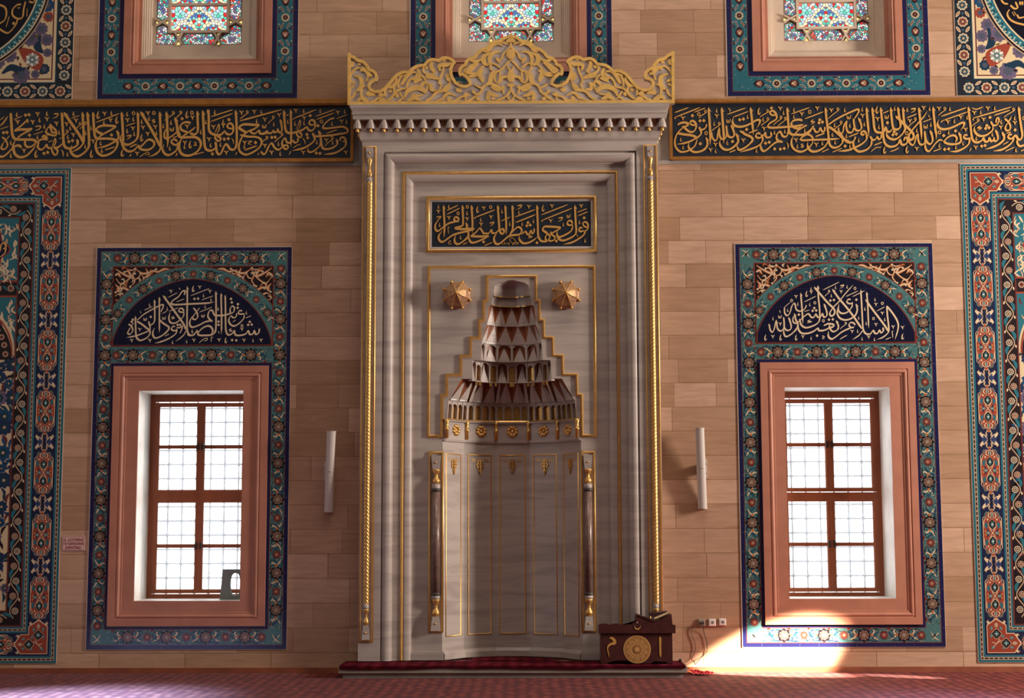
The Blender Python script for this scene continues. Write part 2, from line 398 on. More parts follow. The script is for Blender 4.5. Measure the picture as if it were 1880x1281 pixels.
# ---------------------------------------------------------------- surveyed rectangles (metres, on the wall plane y = 0)
WALLT = 0.62
def wrect(l, t, r, b, y=0.0):
    """l, r: (px at top, px at bottom); t, b rows -> x0, x1, z0, z1"""
    x0 = (WX(l[0], t, y) + WX(l[1], b, y)) / 2; x1 = (WX(r[0], t, y) + WX(r[1], b, y)) / 2
    xm = (l[0] + r[0]) / 2
    return x0, x1, WZ(xm, b, y), WZ(xm, t, y)
LOW = [dict(panel=wrect((179, 158.5), 454.5, (536, 526), 1191.5), casing=wrect((210.5, 197), 672, (492.5, 488), 1149), opening=wrect((256, 246), 717, (447.5, 441), 1102.5)),
       dict(panel=wrect((1348.8, 1364.5), 447.5, (1711, 1735.8), 1187.3), casing=wrect((1394, 1405), 665, (1677.5, 1693), 1146), opening=wrect((1440, 1449), 711, (1632.5, 1645.5), 1098.5))]
UP = [dict(panel=wrect((190, 177), -150, (549, 547), 181), casing=wrect((233, 227), -150, (502, 500), 136), glass=wrect((291, 287), -150, (445, 446), 82, 0.17)),
      dict(panel=wrect((754, 754), -150, (1122, 1123), 180), casing=wrect((800, 800), -150, (1076, 1077), 133), glass=wrect((861, 861), -150, (1016, 1016), 76.5, 0.17)),
      dict(panel=wrect((1331, 1335), -150, (1698, 1707), 176), casing=wrect((1376, 1382), -150, (1652, 1657), 131), glass=wrect((1436, 1438), -150, (1591, 1593), 75, 0.17))]

# ---------------------------------------------------------------- the setting
XL, XR, ZT = -9.5, 9.5, 8.8
def cut_wall():
    holes = []
    for w in LOW: holes.append(tuple(w['opening']))
    for u in UP:
        c = u['casing']; holes.append((c[0] + 0.06, c[1] - 0.06, c[2] + 0.06, c[3]))
    holes.append((-1.30, 1.30, -0.5, 5.30))                       # behind the prayer niche
    xs = sorted({XL, XR} | {h[0] for h in holes} | {h[1] for h in holes}); zs = sorted({-0.3, ZT} | {h[2] for h in holes if h[2] > -0.3} | {h[3] for h in holes})
    m = MB()
    for i in range(len(xs) - 1):
        for j in range(len(zs) - 1):
            cx, cz = (xs[i] + xs[i + 1]) / 2, (zs[j] + zs[j + 1]) / 2
            if any(h[0] < cx < h[1] and h[2] < cz < h[3] for h in holes): continue
            m.quad((xs[i], 0, zs[j]), (xs[i + 1], 0, zs[j]), (xs[i + 1], 0, zs[j + 1]), (xs[i], 0, zs[j + 1]))
            m.quad((xs[i], WALLT + 0.3, zs[j]), (xs[i + 1], WALLT + 0.3, zs[j]), (xs[i + 1], WALLT + 0.3, zs[j + 1]), (xs[i], WALLT + 0.3, zs[j + 1]))
    h = holes[-1]
    m.quad((h[0], WALLT + 0.28, h[2]), (h[1], WALLT + 0.28, h[2]), (h[1], WALLT + 0.28, h[3]), (h[0], WALLT + 0.28, h[3]))
    return m.build('wall_back', 'stone', kind='structure')
cut_wall()
struct(MB().box(XL, XR, -9.0, WALLT + 0.3, -0.3, 0.0).build('floor', 'carpet'))
sk = MB()
zsk = WZ(300, 1225.5) 
sk.box(XL, -1.66, -0.035, 0, 0, zsk); sk.box(1.66, XR, -0.035, 0, 0, zsk)
struct(sk.build('baseboard_back', 'skirting'))

# lower windows: stone casing, pale reveal, timber frame with eight panes, iron lattice outside
def lower_window(idx, w):
    root = struct(empty('window_%d' % idx, ((w['opening'][0] + w['opening'][1]) / 2, 0, w['opening'][2])))
    c, o = w['casing'], w['opening']
    m = MB()
    m.mould(rect(*c), [(0, 0), (0, 0.035), (0.075, 0.035), (0.078, 0.028), (0.088, 0.028), (0.098, 0.036), (0.112, 0.036), (0.128, 0.022), (0.148, 0.022), (0.151, 0.016), (o[0] - c[0], 0.016)], 0)
    # the casing meets the opening exactly on every side
    b = 0.151
    ci = (c[0] + b, c[1] - b, c[2] + b, c[3] - b)
    m = MB()
    m.mould(rect(*c), [(0, 0), (0, 0.035), (0.075, 0.035), (0.078, 0.028), (0.088, 0.028), (0.098, 0.036), (0.112, 0.036), (0.128, 0.022), (0.148, 0.022), (b, 0.016)], 0)
    for (x0, x1, z0, z1) in ((ci[0], ci[1], ci[2], o[2]), (ci[0], ci[1], o[3], ci[3]), (ci[0], o[0], o[2], o[3]), (o[1], ci[1], o[2], o[3])):
        m.box(x0, x1, -0.016, 0, z0, z1)
    m.build('stone_casing', 'casing', root)
    r = MB(); t = 0.012
    r.box(o[0] - t, o[0], 0.0005, WALLT, o[2] - t, o[3] + t); r.box(o[1], o[1] + t, 0.0005, WALLT, o[2] - t, o[3] + t)
    r.box(o[0], o[1], 0.0005, WALLT, o[3], o[3] + t)
    r.build('window_reveal', 'reveal', root)
    MB().box(o[0], o[1], 0.0005, WALLT, o[2] - t, o[2]).build('window_sill', 'reveal', root)
    yf = WALLT - 0.09
    if idx == 1: cols = [(298.5, 296, 369.5, 366.5), (385, 382)]; rows = [(747, 816.5), (824, 899.5), (923, 998.5), (1005.5, 1082)]; fx = (278, 272)
    else: cols = None; rows = [(740, 812.5), (819.5, 895.5), (920.5, 995.5), (1002, 1079)]
    xm = 350 if idx == 1 else 1535
    zr = [(WZ(xm, b_, yf), WZ(xm, a_, yf)) for a_, b_ in rows]
    pw = 0.425; mu = 0.095; xc = (o[0] + o[1]) / 2
    xcols = [(xc - mu / 2 - pw, xc - mu / 2), (xc + mu / 2, xc + mu / 2 + pw)]
    f = MB(); f.box(o[0], xcols[0][0] - 0.05, yf, yf + 0.08, o[2], o[3]); f.box(xcols[1][1] + 0.05, o[1], yf, yf + 0.08, o[2], o[3])
    f.box(xcols[0][0] - 0.05, xcols[1][1] + 0.05, yf, yf + 0.08, zr[0][1] + 0.06, o[3]); f.box(xcols[0][0] - 0.05, xcols[1][1] + 0.05, yf, yf + 0.08, o[2], zr[3][0] - 0.05)
    f.box(xcols[0][0] - 0.05, xcols[1][1] + 0.05, yf - 0.01, yf + 0.07, (zr[1][0] + zr[2][1]) / 2 - 0.03, (zr[1][0] + zr[2][1]) / 2 + 0.03)
    f.build('window_frame', 'wood', root)
    for (x0, x1), side in zip(xcols, (0, 1)):
        for k, (za, zb) in enumerate(((zr[3][0], zr[2][1]), (zr[1][0], zr[0][1]))):
            s = MB(); e = 0.047
            s.mould(rect(x0 - e, x1 + e, za - e * 0.9, zb + e), [(0, 0), (0, 0.012), (e - 0.012, 0.012), (e, 0.0), (e, -0.03)], yf - 0.002)
            zmid = ((zr[2][0] + zr[3][1]) / 2) if k == 0 else ((zr[0][0] + zr[1][1]) / 2)
            s.box(x0, x1, yf - 0.005, yf + 0.02, zmid - 0.021, zmid + 0.021)
            sash = s.build('sash', 'wood', root)
            for (p0, p1) in ((za, zmid - 0.021), (zmid + 0.021, zb)):
                MB().quad((x0, yf + 0.012, p0), (x1, yf + 0.012, p0), (x1, yf + 0.012, p1), (x0, yf + 0.012, p1)).build('pane', 'glass', sash)
            MB().box(xc - 0.012 + (0.028 if side else -0.028), xc + 0.012 + (0.028 if side else -0.028), yf - 0.035, yf - 0.01, zmid - 0.035, zmid + 0.04).build('latch', 'hinge', sash)
    # wrought-iron lattice on the outer side
    g = MB(); yg = WALLT + 0.10; sp = 0.161
    nx = int(1.5 / sp) + 1
    for k in range(-nx // 2, nx // 2 + 1):
        x = xc + (k + 0.5) * sp; g.tube([(x, yg, o[2] - 0.2), (x, yg, o[3] + 0.1)], 0.009, 6)
    z = o[2] - 0.1
    zz = []
    while z < o[3] + 0.1: zz.append(z); g.tube([(xc - 0.85, yg, z), (xc + 0.85, yg, z)], 0.009, 6); z += sp
    for z in zz:
        for k in range(-nx // 2, nx // 2 + 1):
            x = xc + (k + 0.5) * sp; r_ = 0.030
            g.add([(x - r_, yg, z), (x, yg - r_, z), (x + r_, yg, z), (x, yg + r_, z), (x, yg, z - r_), (x, yg, z + r_)],
                  [(0, 1, 4), (1, 2, 4), (2, 3, 4), (3, 0, 4), (1, 0, 5), (2, 1, 5), (3, 2, 5), (0, 3, 5)])
    g.build('window_lattice', 'iron', root)
    return root
for i, w in enumerate(LOW): lower_window(i + 1, w)

# bright sky outside
sky = MB()
for w in LOW:
    o = w['opening']; sky.quad((o[0] - 1.2, 2.2, o[2] - 0.9), (o[1] + 1.2, 2.2, o[2] - 0.9), (o[1] + 1.2, 2.2, o[3] + 0.9), (o[0] - 1.2, 2.2, o[3] + 0.9))
struct(sky.build('sky_backdrop', 'daylight'))

# ---------------------------------------------------------------- the prayer niche (mihrab)
YF, YI = -0.20, -0.06                     # outer face, inner face
def hx(p, y=YF, row=700): return (WX(937.5 + p, row, y) - WX(937.5 - p, row, y)) / 2
def mz(row, y=YF): return WZ(937.5, row, y)
PLAT = 0.125                              # top of the marble step
PB = PLAT + 0.0135                        # foot of the marble, standing on the carpet
mih = empty('prayer_niche', (0, YF, 0))
tag(mih, 'tall grey marble prayer niche with gilt mouldings, honeycomb hood and lacy gilded crest', 'mihrab')

HWB = hx(276); GRV = hx(236.5); ZBODY = mz(252); ZGRV = mz(277.5)
b = MB()
b.box(-HWB, -GRV, YF, -0.0015, PB, ZBODY); b.box(GRV, HWB, YF, -0.0015, PB, ZBODY); b.box(-GRV, GRV, YF, -0.0015, ZGRV, ZBODY)
b.build('outer_frame', 'marble', mih)
upath = lambda hw, zt, z0=PB: [(hw, z0), (hw, zt), (-hw, zt), (-hw, z0)]
mo = MB(); mo.smooth = False
prof = [(0, 0), (0.006, -0.035), (0.018, -0.035)] + [(0.018 + 0.104 * (0.5 - 0.5 * cos(pi * i / 18)), -0.02 + 0.038 * sin(pi * i / 18) - 0.030 * i / 18) for i in range(19)] + \
       [(0.124, -0.062), (0.138, -0.062), (0.138, -0.075), (0.205, -0.075), (0.205, -0.085), (0.240, -0.085)] + \
       [(0.240 + 0.085 * (0.5 - 0.5 * cos(pi * i / 14)), -0.082 + 0.020 * sin(pi * i / 14) - 0.035 * i / 14) for i in range(15)] + [(0.328, -0.132), (0.345, -0.132), (0.345, YF - YI)]
mo.mould(upath(GRV, ZGRV), prof, YF, closed=False); mo.build('stepped_moulding', 'marble', mih)
g = MB(); g.smooth = True; g.mould(upath(GRV, ZGRV), halfround(0.205, 0.034, 0.022, 6, base=-0.085), YF, closed=False); g.build('gold_bead', 'gold', mih)

# hood tiers: (row bottom, row top, half-width bottom, half-width top in photo pixels) read off the opening of the niche
FAC = radians(27.5); AMAX = 2.5 * FAC; CA = cos(AMAX); SA = sin(AMAX)
XC = WX(939.5, 700, YI)
def hp(p): return (WX(939.5 + p, 700, YI) - WX(939.5 - p, 700, YI)) / 2
def HP(t, z, hw, inset=0.0):
    """point of a five-sided ring: t in 0..1 runs across the five facets"""
    a = -AMAX + 2 * AMAX * t
    k = min(4, max(0, int((a + AMAX) / FAC))); mid = -AMAX + (k + 0.5) * FAC
    r = hw / SA + inset
    rr = r * cos(FAC / 2) / cos(a - mid)
    return (XC + rr * sin(a), YI + rr * cos(a) - (hw / SA) * CA, z)
def zr_(row): return mz(row, YI)
T_WALL = (PB, zr_(808.5), hp(126.5), hp(126.5))
T_FRZ = (zr_(806), zr_(769), hp(121), hp(121))
T_GLD = (zr_(769), zr_(734), hp(120), hp(117))
T_A = (zr_(734), zr_(695), hp(114), hp(92))
T_B = (zr_(699), zr_(661), hp(73), hp(71.5))
T_C = (zr_(661), zr_(629), hp(57), hp(55))
T_D = (zr_(629), zr_(596), hp(55), hp(45))
T_E = (zr_(596), zr_(561), hp(45), hp(41.5))
T_F = (zr_(561), zr_(544), hp(37), hp(35))
T_G = (zr_(544), zr_(524), hp(33), hp(31))
TIERS = [T_WALL, T_FRZ, T_GLD, T_A, T_B, T_C, T_D, T_E, T_F, T_G]

# flat inner face around the opening
FHW = GRV - 0.34; ZFT = ZGRV - 0.34
f = MB()
def strip(z0, z1, h0, h1):
    f.quad((-FHW, YI, z0), (XC - h0, YI, z0), (XC - h1, YI, z1), (-FHW, YI, z1)); f.quad((XC + h0, YI, z0), (FHW, YI, z0), (FHW, YI, z1), (XC + h1, YI, z1))
zprev = None
for (z0, z1, h0, h1) in TIERS:
    if zprev is not None and z0 < zprev: z0 = zprev
    if zprev is not None and z0 > zprev + 1e-4: strip(zprev, z0, h0, h0)
    strip(z0, z1, h0, h1); zprev = z1
zc = zr_(514); strip(zprev, (zprev + zc) / 2, hp(31), hp(25)); strip((zprev + zc) / 2, zc, hp(25), hp(4)); strip(zc, ZFT, 0, 0)
f.build('inner_face', 'marble', mih)

# niche wall: five facets with gilt line frames and a floral pendant each
wl = MB()
def ring_wall(mb, z0, z1, h0, h1, i0=0, i1=0):
    for k in range(5):
        a, c = k / 5, (k + 1) / 5
        mb.quad(HP(a + 1e-6, z0, h0, i0), HP(c - 1e-6, z0, h0, i0), HP(c - 1e-6, z1, h1, i1), HP(a + 1e-6, z1, h1, i1))
ring_wall(wl, *T_WALL)
hw = T_WALL[2]
for (za, zb, ia, ib) in ((PB, PB + 0.06, -0.03, -0.03), (PB + 0.06, PB + 0.09, -0.03, -0.008), (PB + 0.09, PB + 0.095, -0.008, 0), (T_WALL[1] - 0.012, T_WALL[1], 0, -0.02), (T_WALL[1], T_WALL[1] + 0.016, -0.02, -0.02)):
    ring_wall(wl, za, zb, hw, hw, ia, ib)
ring_wall(wl, T_WALL[1] + 0.016, T_FRZ[0], hw, T_FRZ[2], -0.02, 0)
wl.build('niche_wall', 'marble', mih)

class Facet:
    """local frame of one facet: s runs across (metres from its middle), z up, d forward of the facet"""
    def __init__(s, k, hw):
        p, q = np.array(HP(k / 5 + 1e-6, 0, hw)), np.array(HP((k + 1) / 5 - 1e-6, 0, hw))
        s.o = (p + q) / 2; s.u = (q - p) / np.linalg.norm(q - p); s.w = np.linalg.norm(q - p); s.n = np.array([s.u[1], -s.u[0], 0])
    def P(s, x, z, d=0.0): return tuple(s.o + s.u * x + s.n * d + np.array([0, 0, z]))
def facet_map(mb, fc, src, z0=0.0):
    """place a flat mesh made in (x, -y, z) onto a facet"""
    b_ = len(mb.v)
    for (x, y, z) in src.v: mb.v.append(fc.P(x, z + z0, -y))
    for ff, mi, sm, cc in zip(src.f, src.mi, src.sm, src.c): mb.f.append([b_ + i for i in ff]); mb.mi.append(mi); mb.sm.append(sm); mb.c.append(cc)

def flower_pendant(sc=1.0):
    m = MB(); m.smooth = False
    for sx in (-1, 1):
        for pts, w in (([(0, -0.01), (0.022, 0.0), (0.036, -0.022)], 0.014), ([(0, -0.03), (0.03, -0.03), (0.044, -0.055)], 0.016), ([(0, -0.055), (0.026, -0.06), (0.032, -0.085)], 0.016), ([(0, -0.09), (0.012, -0.10), (0.016, -0.12)], 0.010)):
            pa = smooth_path([(sx * x * sc, z * sc) for x, z in pts], 5); n_ = len(pa)
            L, R = edges_of(pa, [w * sc * (0.35 + 0.65 * sin(pi * (i + 0.8) / (n_ + 0.2))) for i in range(n_)]); m.ribbon(L, R, 0, 0.012 + 0.003 * (sx > 0))
    pa = [(0, 0.012 * sc), (0, -0.07 * sc), (0, -0.155 * sc)]; L, R = edges_of(pa, [0.012 * sc, 0.018 * sc, 0.003]); m.ribbon(L, R, 0, 0.02)
    return m
for k in range(5):
    fc = Facet(k, hw)
    za, zb = mz(1166, YI + 0.3), zr_(826) - 0.03
    e = 0.045 + 0.01 * (k in (0, 4))
    tmp = MB(); tmp.smooth = True; tmp.mould(rect(-fc.w / 2 + e, fc.w / 2 - e, za, zb), halfround(0, 0.013, 0.008, 4), 0)
    m = MB(); facet_map(m, fc, tmp); m.build('panel_line', 'gold', mih)
    m = MB(); facet_map(m, fc, flower_pendant(1.0), zb - 0.075); 
    tmp = MB()
    for i in range(3):
        wv = fc.w / 2 - e - 0.04
        tmp.box(-wv + i * wv * 0.72, -wv + i * wv * 0.72 + wv * 0.5, -0.004, 0, zb - 0.058, zb - 0.050); tmp.box(-wv + i * wv * 0.72 + 0.01, -wv + i * wv * 0.72 + wv * 0.5 + 0.01, -0.004, 0, zb - 0.078, zb - 0.070)
    facet_map(m, fc, tmp)
    m.build('floral_pendant', 'gold', mih)

m = MB(); m.box(-1.0, 1.0, 0.001, 0.6, 0.0, PLAT - 0.01); m.build('niche_floor', 'marble', mih)
# ---- honeycomb hood
hood = empty('honeycomb_hood', (0, YI, 0)); hood.parent = mih; hood.matrix_parent_inverse = mih.matrix_world.inverted()
def ledge(mb, z, h0, h1, i0=0, i1=0):
    for k in range(5):
        a, c = k / 5 + 1e-6, (k + 1) / 5 - 1e-6
        mb.quad(HP(a, z, h0, i0), HP(c, z, h0, i0), HP(c, z, h1, i1), HP(a, z, h1, i1))
# frieze with rosettes and small gilt brackets
m = MB(); ring_wall(m, *T_FRZ); ledge(m, T_FRZ[0], T_WALL[2], T_FRZ[2]); ledge(m, T_FRZ[1], T_FRZ[2], T_GLD[2], 0, -0.02); m.build('rosette_frieze', 'marble', hood)
zf = (T_FRZ[0] + T_FRZ[1]) / 2
for k in range(5):
    fc = Facet(k, T_FRZ[2]); tmp = MB(); tmp.smooth = True
    R_ = 0.068
    for i in range(8):
        a = 2 * pi * (i + 0.5) / 8
        cx_, cz_ = R_ * 0.66 * cos(a), zf + R_ * 0.66 * sin(a)
        ring = [(cx_ + 0.024 * cos(t * pi / 4), -0.004, cz_ + 0.024 * sin(t * pi / 4)) for t in range(8)]; ring2 = [(cx_ + 0.015 * cos(t * pi / 4), -0.018, cz_ + 0.015 * sin(t * pi / 4)) for t in range(8)]
        tmp.add(ring + ring2 + [(cx_, -0.021, cz_)], [(t, (t + 1) % 8, 8 + (t + 1) % 8, 8 + t) for t in range(8)] + [(8 + t, 8 + (t + 1) % 8, 16) for t in range(8)])
    tmp.m = 0
    for t in range(10):
        a, c = 2 * pi * t / 10, 2 * pi * (t + 1) / 10
        tmp.add([(0, -0.016, zf), (0.02 * cos(a), -0.006, zf + 0.02 * sin(a)), (0.02 * cos(c), -0.006, zf + 0.02 * sin(c))], [(0, 1, 2)])
    m = MB(); facet_map(m, fc, tmp); m.build('rosette', 'gold', hood)
for k in range(6):
    p = HP(min(1, max(0, k / 5)), 0, T_FRZ[2], -0.012); m = MB(); m.smooth = True
    zz0, zz1 = T_FRZ[0] + 0.012, T_FRZ[1]
    m.lathe([(0.004, 0), (0.021, 0.004), (0.021, (zz1 - zz0) * 0.42), (0.027, (zz1 - zz0) * 0.45), (0.027, (zz1 - zz0) * 0.52), (0.02, (zz1 - zz0) * 0.55), (0.02, (zz1 - zz0) * 0.8), (0.034, zz1 - zz0)], p[0], p[1], zz0, 12)
    m.build('bracket', 'gold', hood)

def tri_tier(name, T, cells, lead=0.022, recess=0.035, col=1, fascia=0.018):
    """upright marble triangles (cells = list of t ranges) with painted wedges between them"""
    z0, z1, h0, h1 = T; m = MB(); zb = z0 + fascia
    ap = []
    for (a, c) in cells:
        mid = (a + c) / 2; m.m = 0
        A, B, Mm, P = HP(a, zb, h0), HP(c, zb, h0), HP(mid, zb, h0, -lead), HP(mid, z1, h1)
        m.add([A, Mm, P], [(0, 1, 2)]); m.add([Mm, B, P], [(0, 1, 2)])
        A0, B0, M0 = HP(a, z0, h0), HP(c, z0, h0), HP(mid, z0, h0, -lead)
        m.quad(A0, M0, Mm, A); m.quad(M0, B0, B, Mm); m.add([A0, M0, B0], [(0, 1, 2)])
        ap.append((a, mid, c))
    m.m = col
    for i in range(len(ap) - 1):
        b_ = (ap[i][2] + ap[i + 1][0]) / 2; P, Q, S, Mt = HP(ap[i][1], z1, h1), HP(ap[i + 1][1], z1, h1), HP(b_, zb, h0), HP((ap[i][1] + ap[i + 1][1]) / 2, z1, h1, recess)
        m.add([P, Mt, S], [(0, 1, 2)]); m.add([Mt, Q, S], [(0, 1, 2)])
    for e, sgn in ((ap[0], 0), (ap[-1], 1)):
        if (sgn == 0 and e[1] > 0.001) or (sgn == 1 and e[1] < 0.999):
            t_ = 0.0 if sgn == 0 else 1.0
            m.add([HP(t_, z1, h1), HP(e[1], z1, h1), HP(t_, zb, h0)], [(0, 1, 2)])
    return m
def arch_tier(name, T, cells, pill=0.0, backcol=1, leaf=False, depth=0.05, fascia=0.0):
    """cells = (t0, t1, kind): 'p' pillar, 'g' plain gilt recess, 'a' arched recess with an upright leaf"""
    z0, z1, h0, h1 = T; m = MB()
    H = lambda t, f_, ins=0.0: HP(t, z0 + (z1 - z0) * f_, h0 + (h1 - h0) * f_, ins)
    for (a, c, kind) in cells:
        m.m = 0
        if kind == 'p':
            m.quad(H(a, 0, -0.006), H(c, 0, -0.006), H(c, 1, -0.006), H(a, 1, -0.006)); m.quad(H(a, 0), H(a, 0, -0.006), H(a, 1, -0.006), H(a, 1)); m.quad(H(c, 0), H(c, 0, -0.006), H(c, 1, -0.006), H(c, 1)); continue
        mid = (a + c) / 2; q = (c - a) * 0.22
        head = 0.80 if kind == 'g' else 0.92
        # header with a shouldered arch
        m.add([H(a, 1), H(a, head - 0.14), H(a + q, head), H(mid, head + 0.03), H(c - q, head), H(c, head - 0.14), H(c, 1)], [(0, 1, 2), (0, 2, 3), (0, 3, 6), (3, 4, 6), (4, 5, 6)])
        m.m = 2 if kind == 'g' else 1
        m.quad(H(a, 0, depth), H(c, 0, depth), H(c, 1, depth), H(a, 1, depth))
        m.m = 0
        m.quad(H(a, 0), H(a, 0, depth), H(a, 1, depth), H(a, 1)); m.quad(H(c, 0), H(c, 0, depth), H(c, 1, depth), H(c, 1)); m.quad(H(a, 1), H(c, 1), H(c, 1, depth), H(a, 1, depth))
        if kind == 'a':
            A, B, P, Mm = H(a, 0), H(c, 0), H(mid, 0.86, depth * 0.5), H(mid, 0, -0.02)
            m.add([A, Mm, P], [(0, 1, 2)]); m.add([Mm, B, P], [(0, 1, 2)])
        if kind == 'g' and (c - a) > 0.03:
            m.m = 0; m.quad(H(a, 0.0), H(c, 0.0), H(c, 0.06), H(a, 0.06))
    return m
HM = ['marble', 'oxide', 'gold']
F5 = 0.2
# gilt arcade
cells = []
for k in range(5):
    o = k * F5
    cells += [(o, o + 0.008, 'p'), (o + 0.008, o + 0.040, 'g'), (o + 0.040, o + 0.050, 'p'), (o + 0.050, o + 0.096, 'g'), (o + 0.096, o + 0.104, 'p'), (o + 0.104, o + 0.150, 'g'), (o + 0.150, o + 0.160, 'p'), (o + 0.160, o + 0.192, 'g'), (o + 0.192, o + 0.2, 'p')]
m = arch_tier('a', T_GLD, cells, depth=0.035); ring_wall(m, T_GLD[0] - 0.02, T_GLD[0], T_GLD[2], T_GLD[2], -0.02, -0.02); ledge(m, T_GLD[1], T_GLD[3], T_A[2]); m.m = 2
ring_wall(m, T_GLD[0] - 0.004, T_GLD[0] + 0.010, T_GLD[2], T_GLD[2], -0.024, -0.016)
m.build('gilt_arcade', HM, hood)
m = tri_tier('t', T_A, [(k * F5 + o, k * F5 + o + 0.084) for k in range(5) for o in (0.012, 0.104)], 0.02, 0.05); m.m = 0
for k in range(1, 5):
    t_ = k * F5; m.quad(HP(t_ - 0.012, T_A[0], T_A[2], -0.02), HP(t_ + 0.012, T_A[0], T_A[2], -0.02), HP(t_ + 0.010, T_A[1], T_A[3], -0.012), HP(t_ - 0.010, T_A[1], T_A[3], -0.012))
ledge(m, T_A[1], T_A[3], T_B[2], 0.05, 0); m.build('triangle_tier', HM, hood)
cells = [(0, 0.05, 'a'), (0.05, 0.064, 'p')]
for k in range(5):
    o = k * F5; cells += [(o + 0.064, o + 0.136, 'g'), (o + 0.136, o + 0.150, 'p')]
    if k < 4: cells += [(o + 0.150, o + 0.250, 'a'), (o + 0.250, o + 0.264, 'p')]
cells += [(0.950, 1.0, 'a')]
m = arch_tier('a', T_B, cells, depth=0.04); ledge(m, T_B[1], T_B[3], T_C[2], 0.02, 0); m.build('arcade_tier', HM, hood)
for k in range(5):
    for d in ((0,) if k == 2 else (-0.03, 0.03)):
        p = HP((k + 0.5) * F5 + d, 0, T_B[2], -0.004); mm_ = MB(); w_ = 0.026 if k == 2 else 0.012
        mm_.box(p[0] - w_, p[0] + w_, p[1] - 0.01, p[1] + 0.014, T_B[0] - 0.040, T_B[0] + 0.006); mm_.build('gilt_drop', 'gold', hood)
cells = [(0, 0.06, 'a'), (0.06, 0.085, 'p')]
for k in range(5):
    o = k * F5; cells += [(o + 0.085, o + 0.115, 'p')]
    if k < 4: cells += [(o + 0.115, o + 0.285, 'a')]
cells += [(0.915, 0.94, 'p'), (0.94, 1.0, 'a')]
m = arch_tier('a', T_C, cells, depth=0.035); ledge(m, T_C[1], T_C[3], T_D[2], 0.02, -0.01); m.build('leaf_tier', HM, hood)
m = tri_tier('t', T_D, [(-0.0, 0.1)] + [(0.1 + k * F5, 0.3 + k * F5) for k in range(4)] + [(0.9, 1.0)], 0.02, 0.03); ledge(m, T_D[1], T_D[3], T_E[2], 0.03, 0); m.build('triangle_tier', HM, hood)
m = tri_tier('t', T_E, [(k * F5, (k + 1) * F5) for k in range(5)], 0.015, 0.03); ledge(m, T_E[1], T_E[3], T_F[2], 0.03, -0.01); m.build('triangle_tier', HM, hood)
m = MB(); ring_wall(m, *T_F); ledge(m, T_F[1], T_F[3], T_G[2], 0, -0.012); ring_wall(m, *T_G)
zz = [T_G[1], T_G[1] + (zc - T_G[1]) * 0.45, T_G[1] + (zc - T_G[1]) * 0.85, zc]; hh = [T_G[3], hp(25), hp(13), hp(1)]
for i in range(3): ring_wall(m, zz[i], zz[i + 1], hh[i], hh[i + 1])
m.m = 2
for k in range(5):
    for (T_, i_) in ((T_F, -0.014), (T_G, -0.014)):
        for (u0, u1) in ((0.0, 0.36), (0.64, 1.0)):
            a, c = (k + u0) * F5 + 1e-5, (k + u1) * F5 - 1e-5
            m.quad(HP(a, T_[0], T_[2], i_), HP(c, T_[0], T_[2], i_), HP(c, T_[0] + 0.014, T_[2], i_), HP(a, T_[0] + 0.014, T_[2], i_))
            m.quad(HP(a, T_[0], T_[2], i_), HP(c, T_[0], T_[2], i_), HP(c, T_[0], T_[2], 0.01), HP(a, T_[0], T_[2], 0.01))
m.build('cap_shell', HM, hood)

# ---- gilt frame: square outside, stepped inside
st = [(45.4 + 0, 507), (51.9, 551.5), (59.3, 587.5), (76, 619.5), (93.7, 652.7), (119.7, 687.7), (128.5, 724.8)]
st = [(166, 507), (189, 551.5), (217, 587.5), (278, 619.5), (343, 652.7), (438, 687.7), (470, 724.8)]
st = [(hp(p / 3.659), zr_(r)) for p, r in st]; zbot = zr_(800)
right = []
for i, (h_, z_) in enumerate(st):
    if i: right += [(XC + st[i - 1][0], z_)]
    right += [(XC + h_, z_)]
right += [(XC + st[-1][0], zbot)]
left = [(2 * XC - x, z) for x, z in right]
HO = hp(152.7); ZO = zr_(490)
inner = left[::-1] + right                     # bottom-left up over the top and down to bottom-right
outer = [(XC + HO, zbot), (XC + HO, ZO), (XC - HO, ZO), (XC - HO, zbot)]
pth = inner + outer                            # clockwise body of the panel
pth = pth[::-1]
sf = MB(); sf.smooth = True; sf.mould(pth, [(-0.016, 0)] + halfround(-0.016, 0.034, 0.022, 6)[1:-1] + [(0.018, 0)], YI); sf.build('stepped_frame', 'gold', mih)
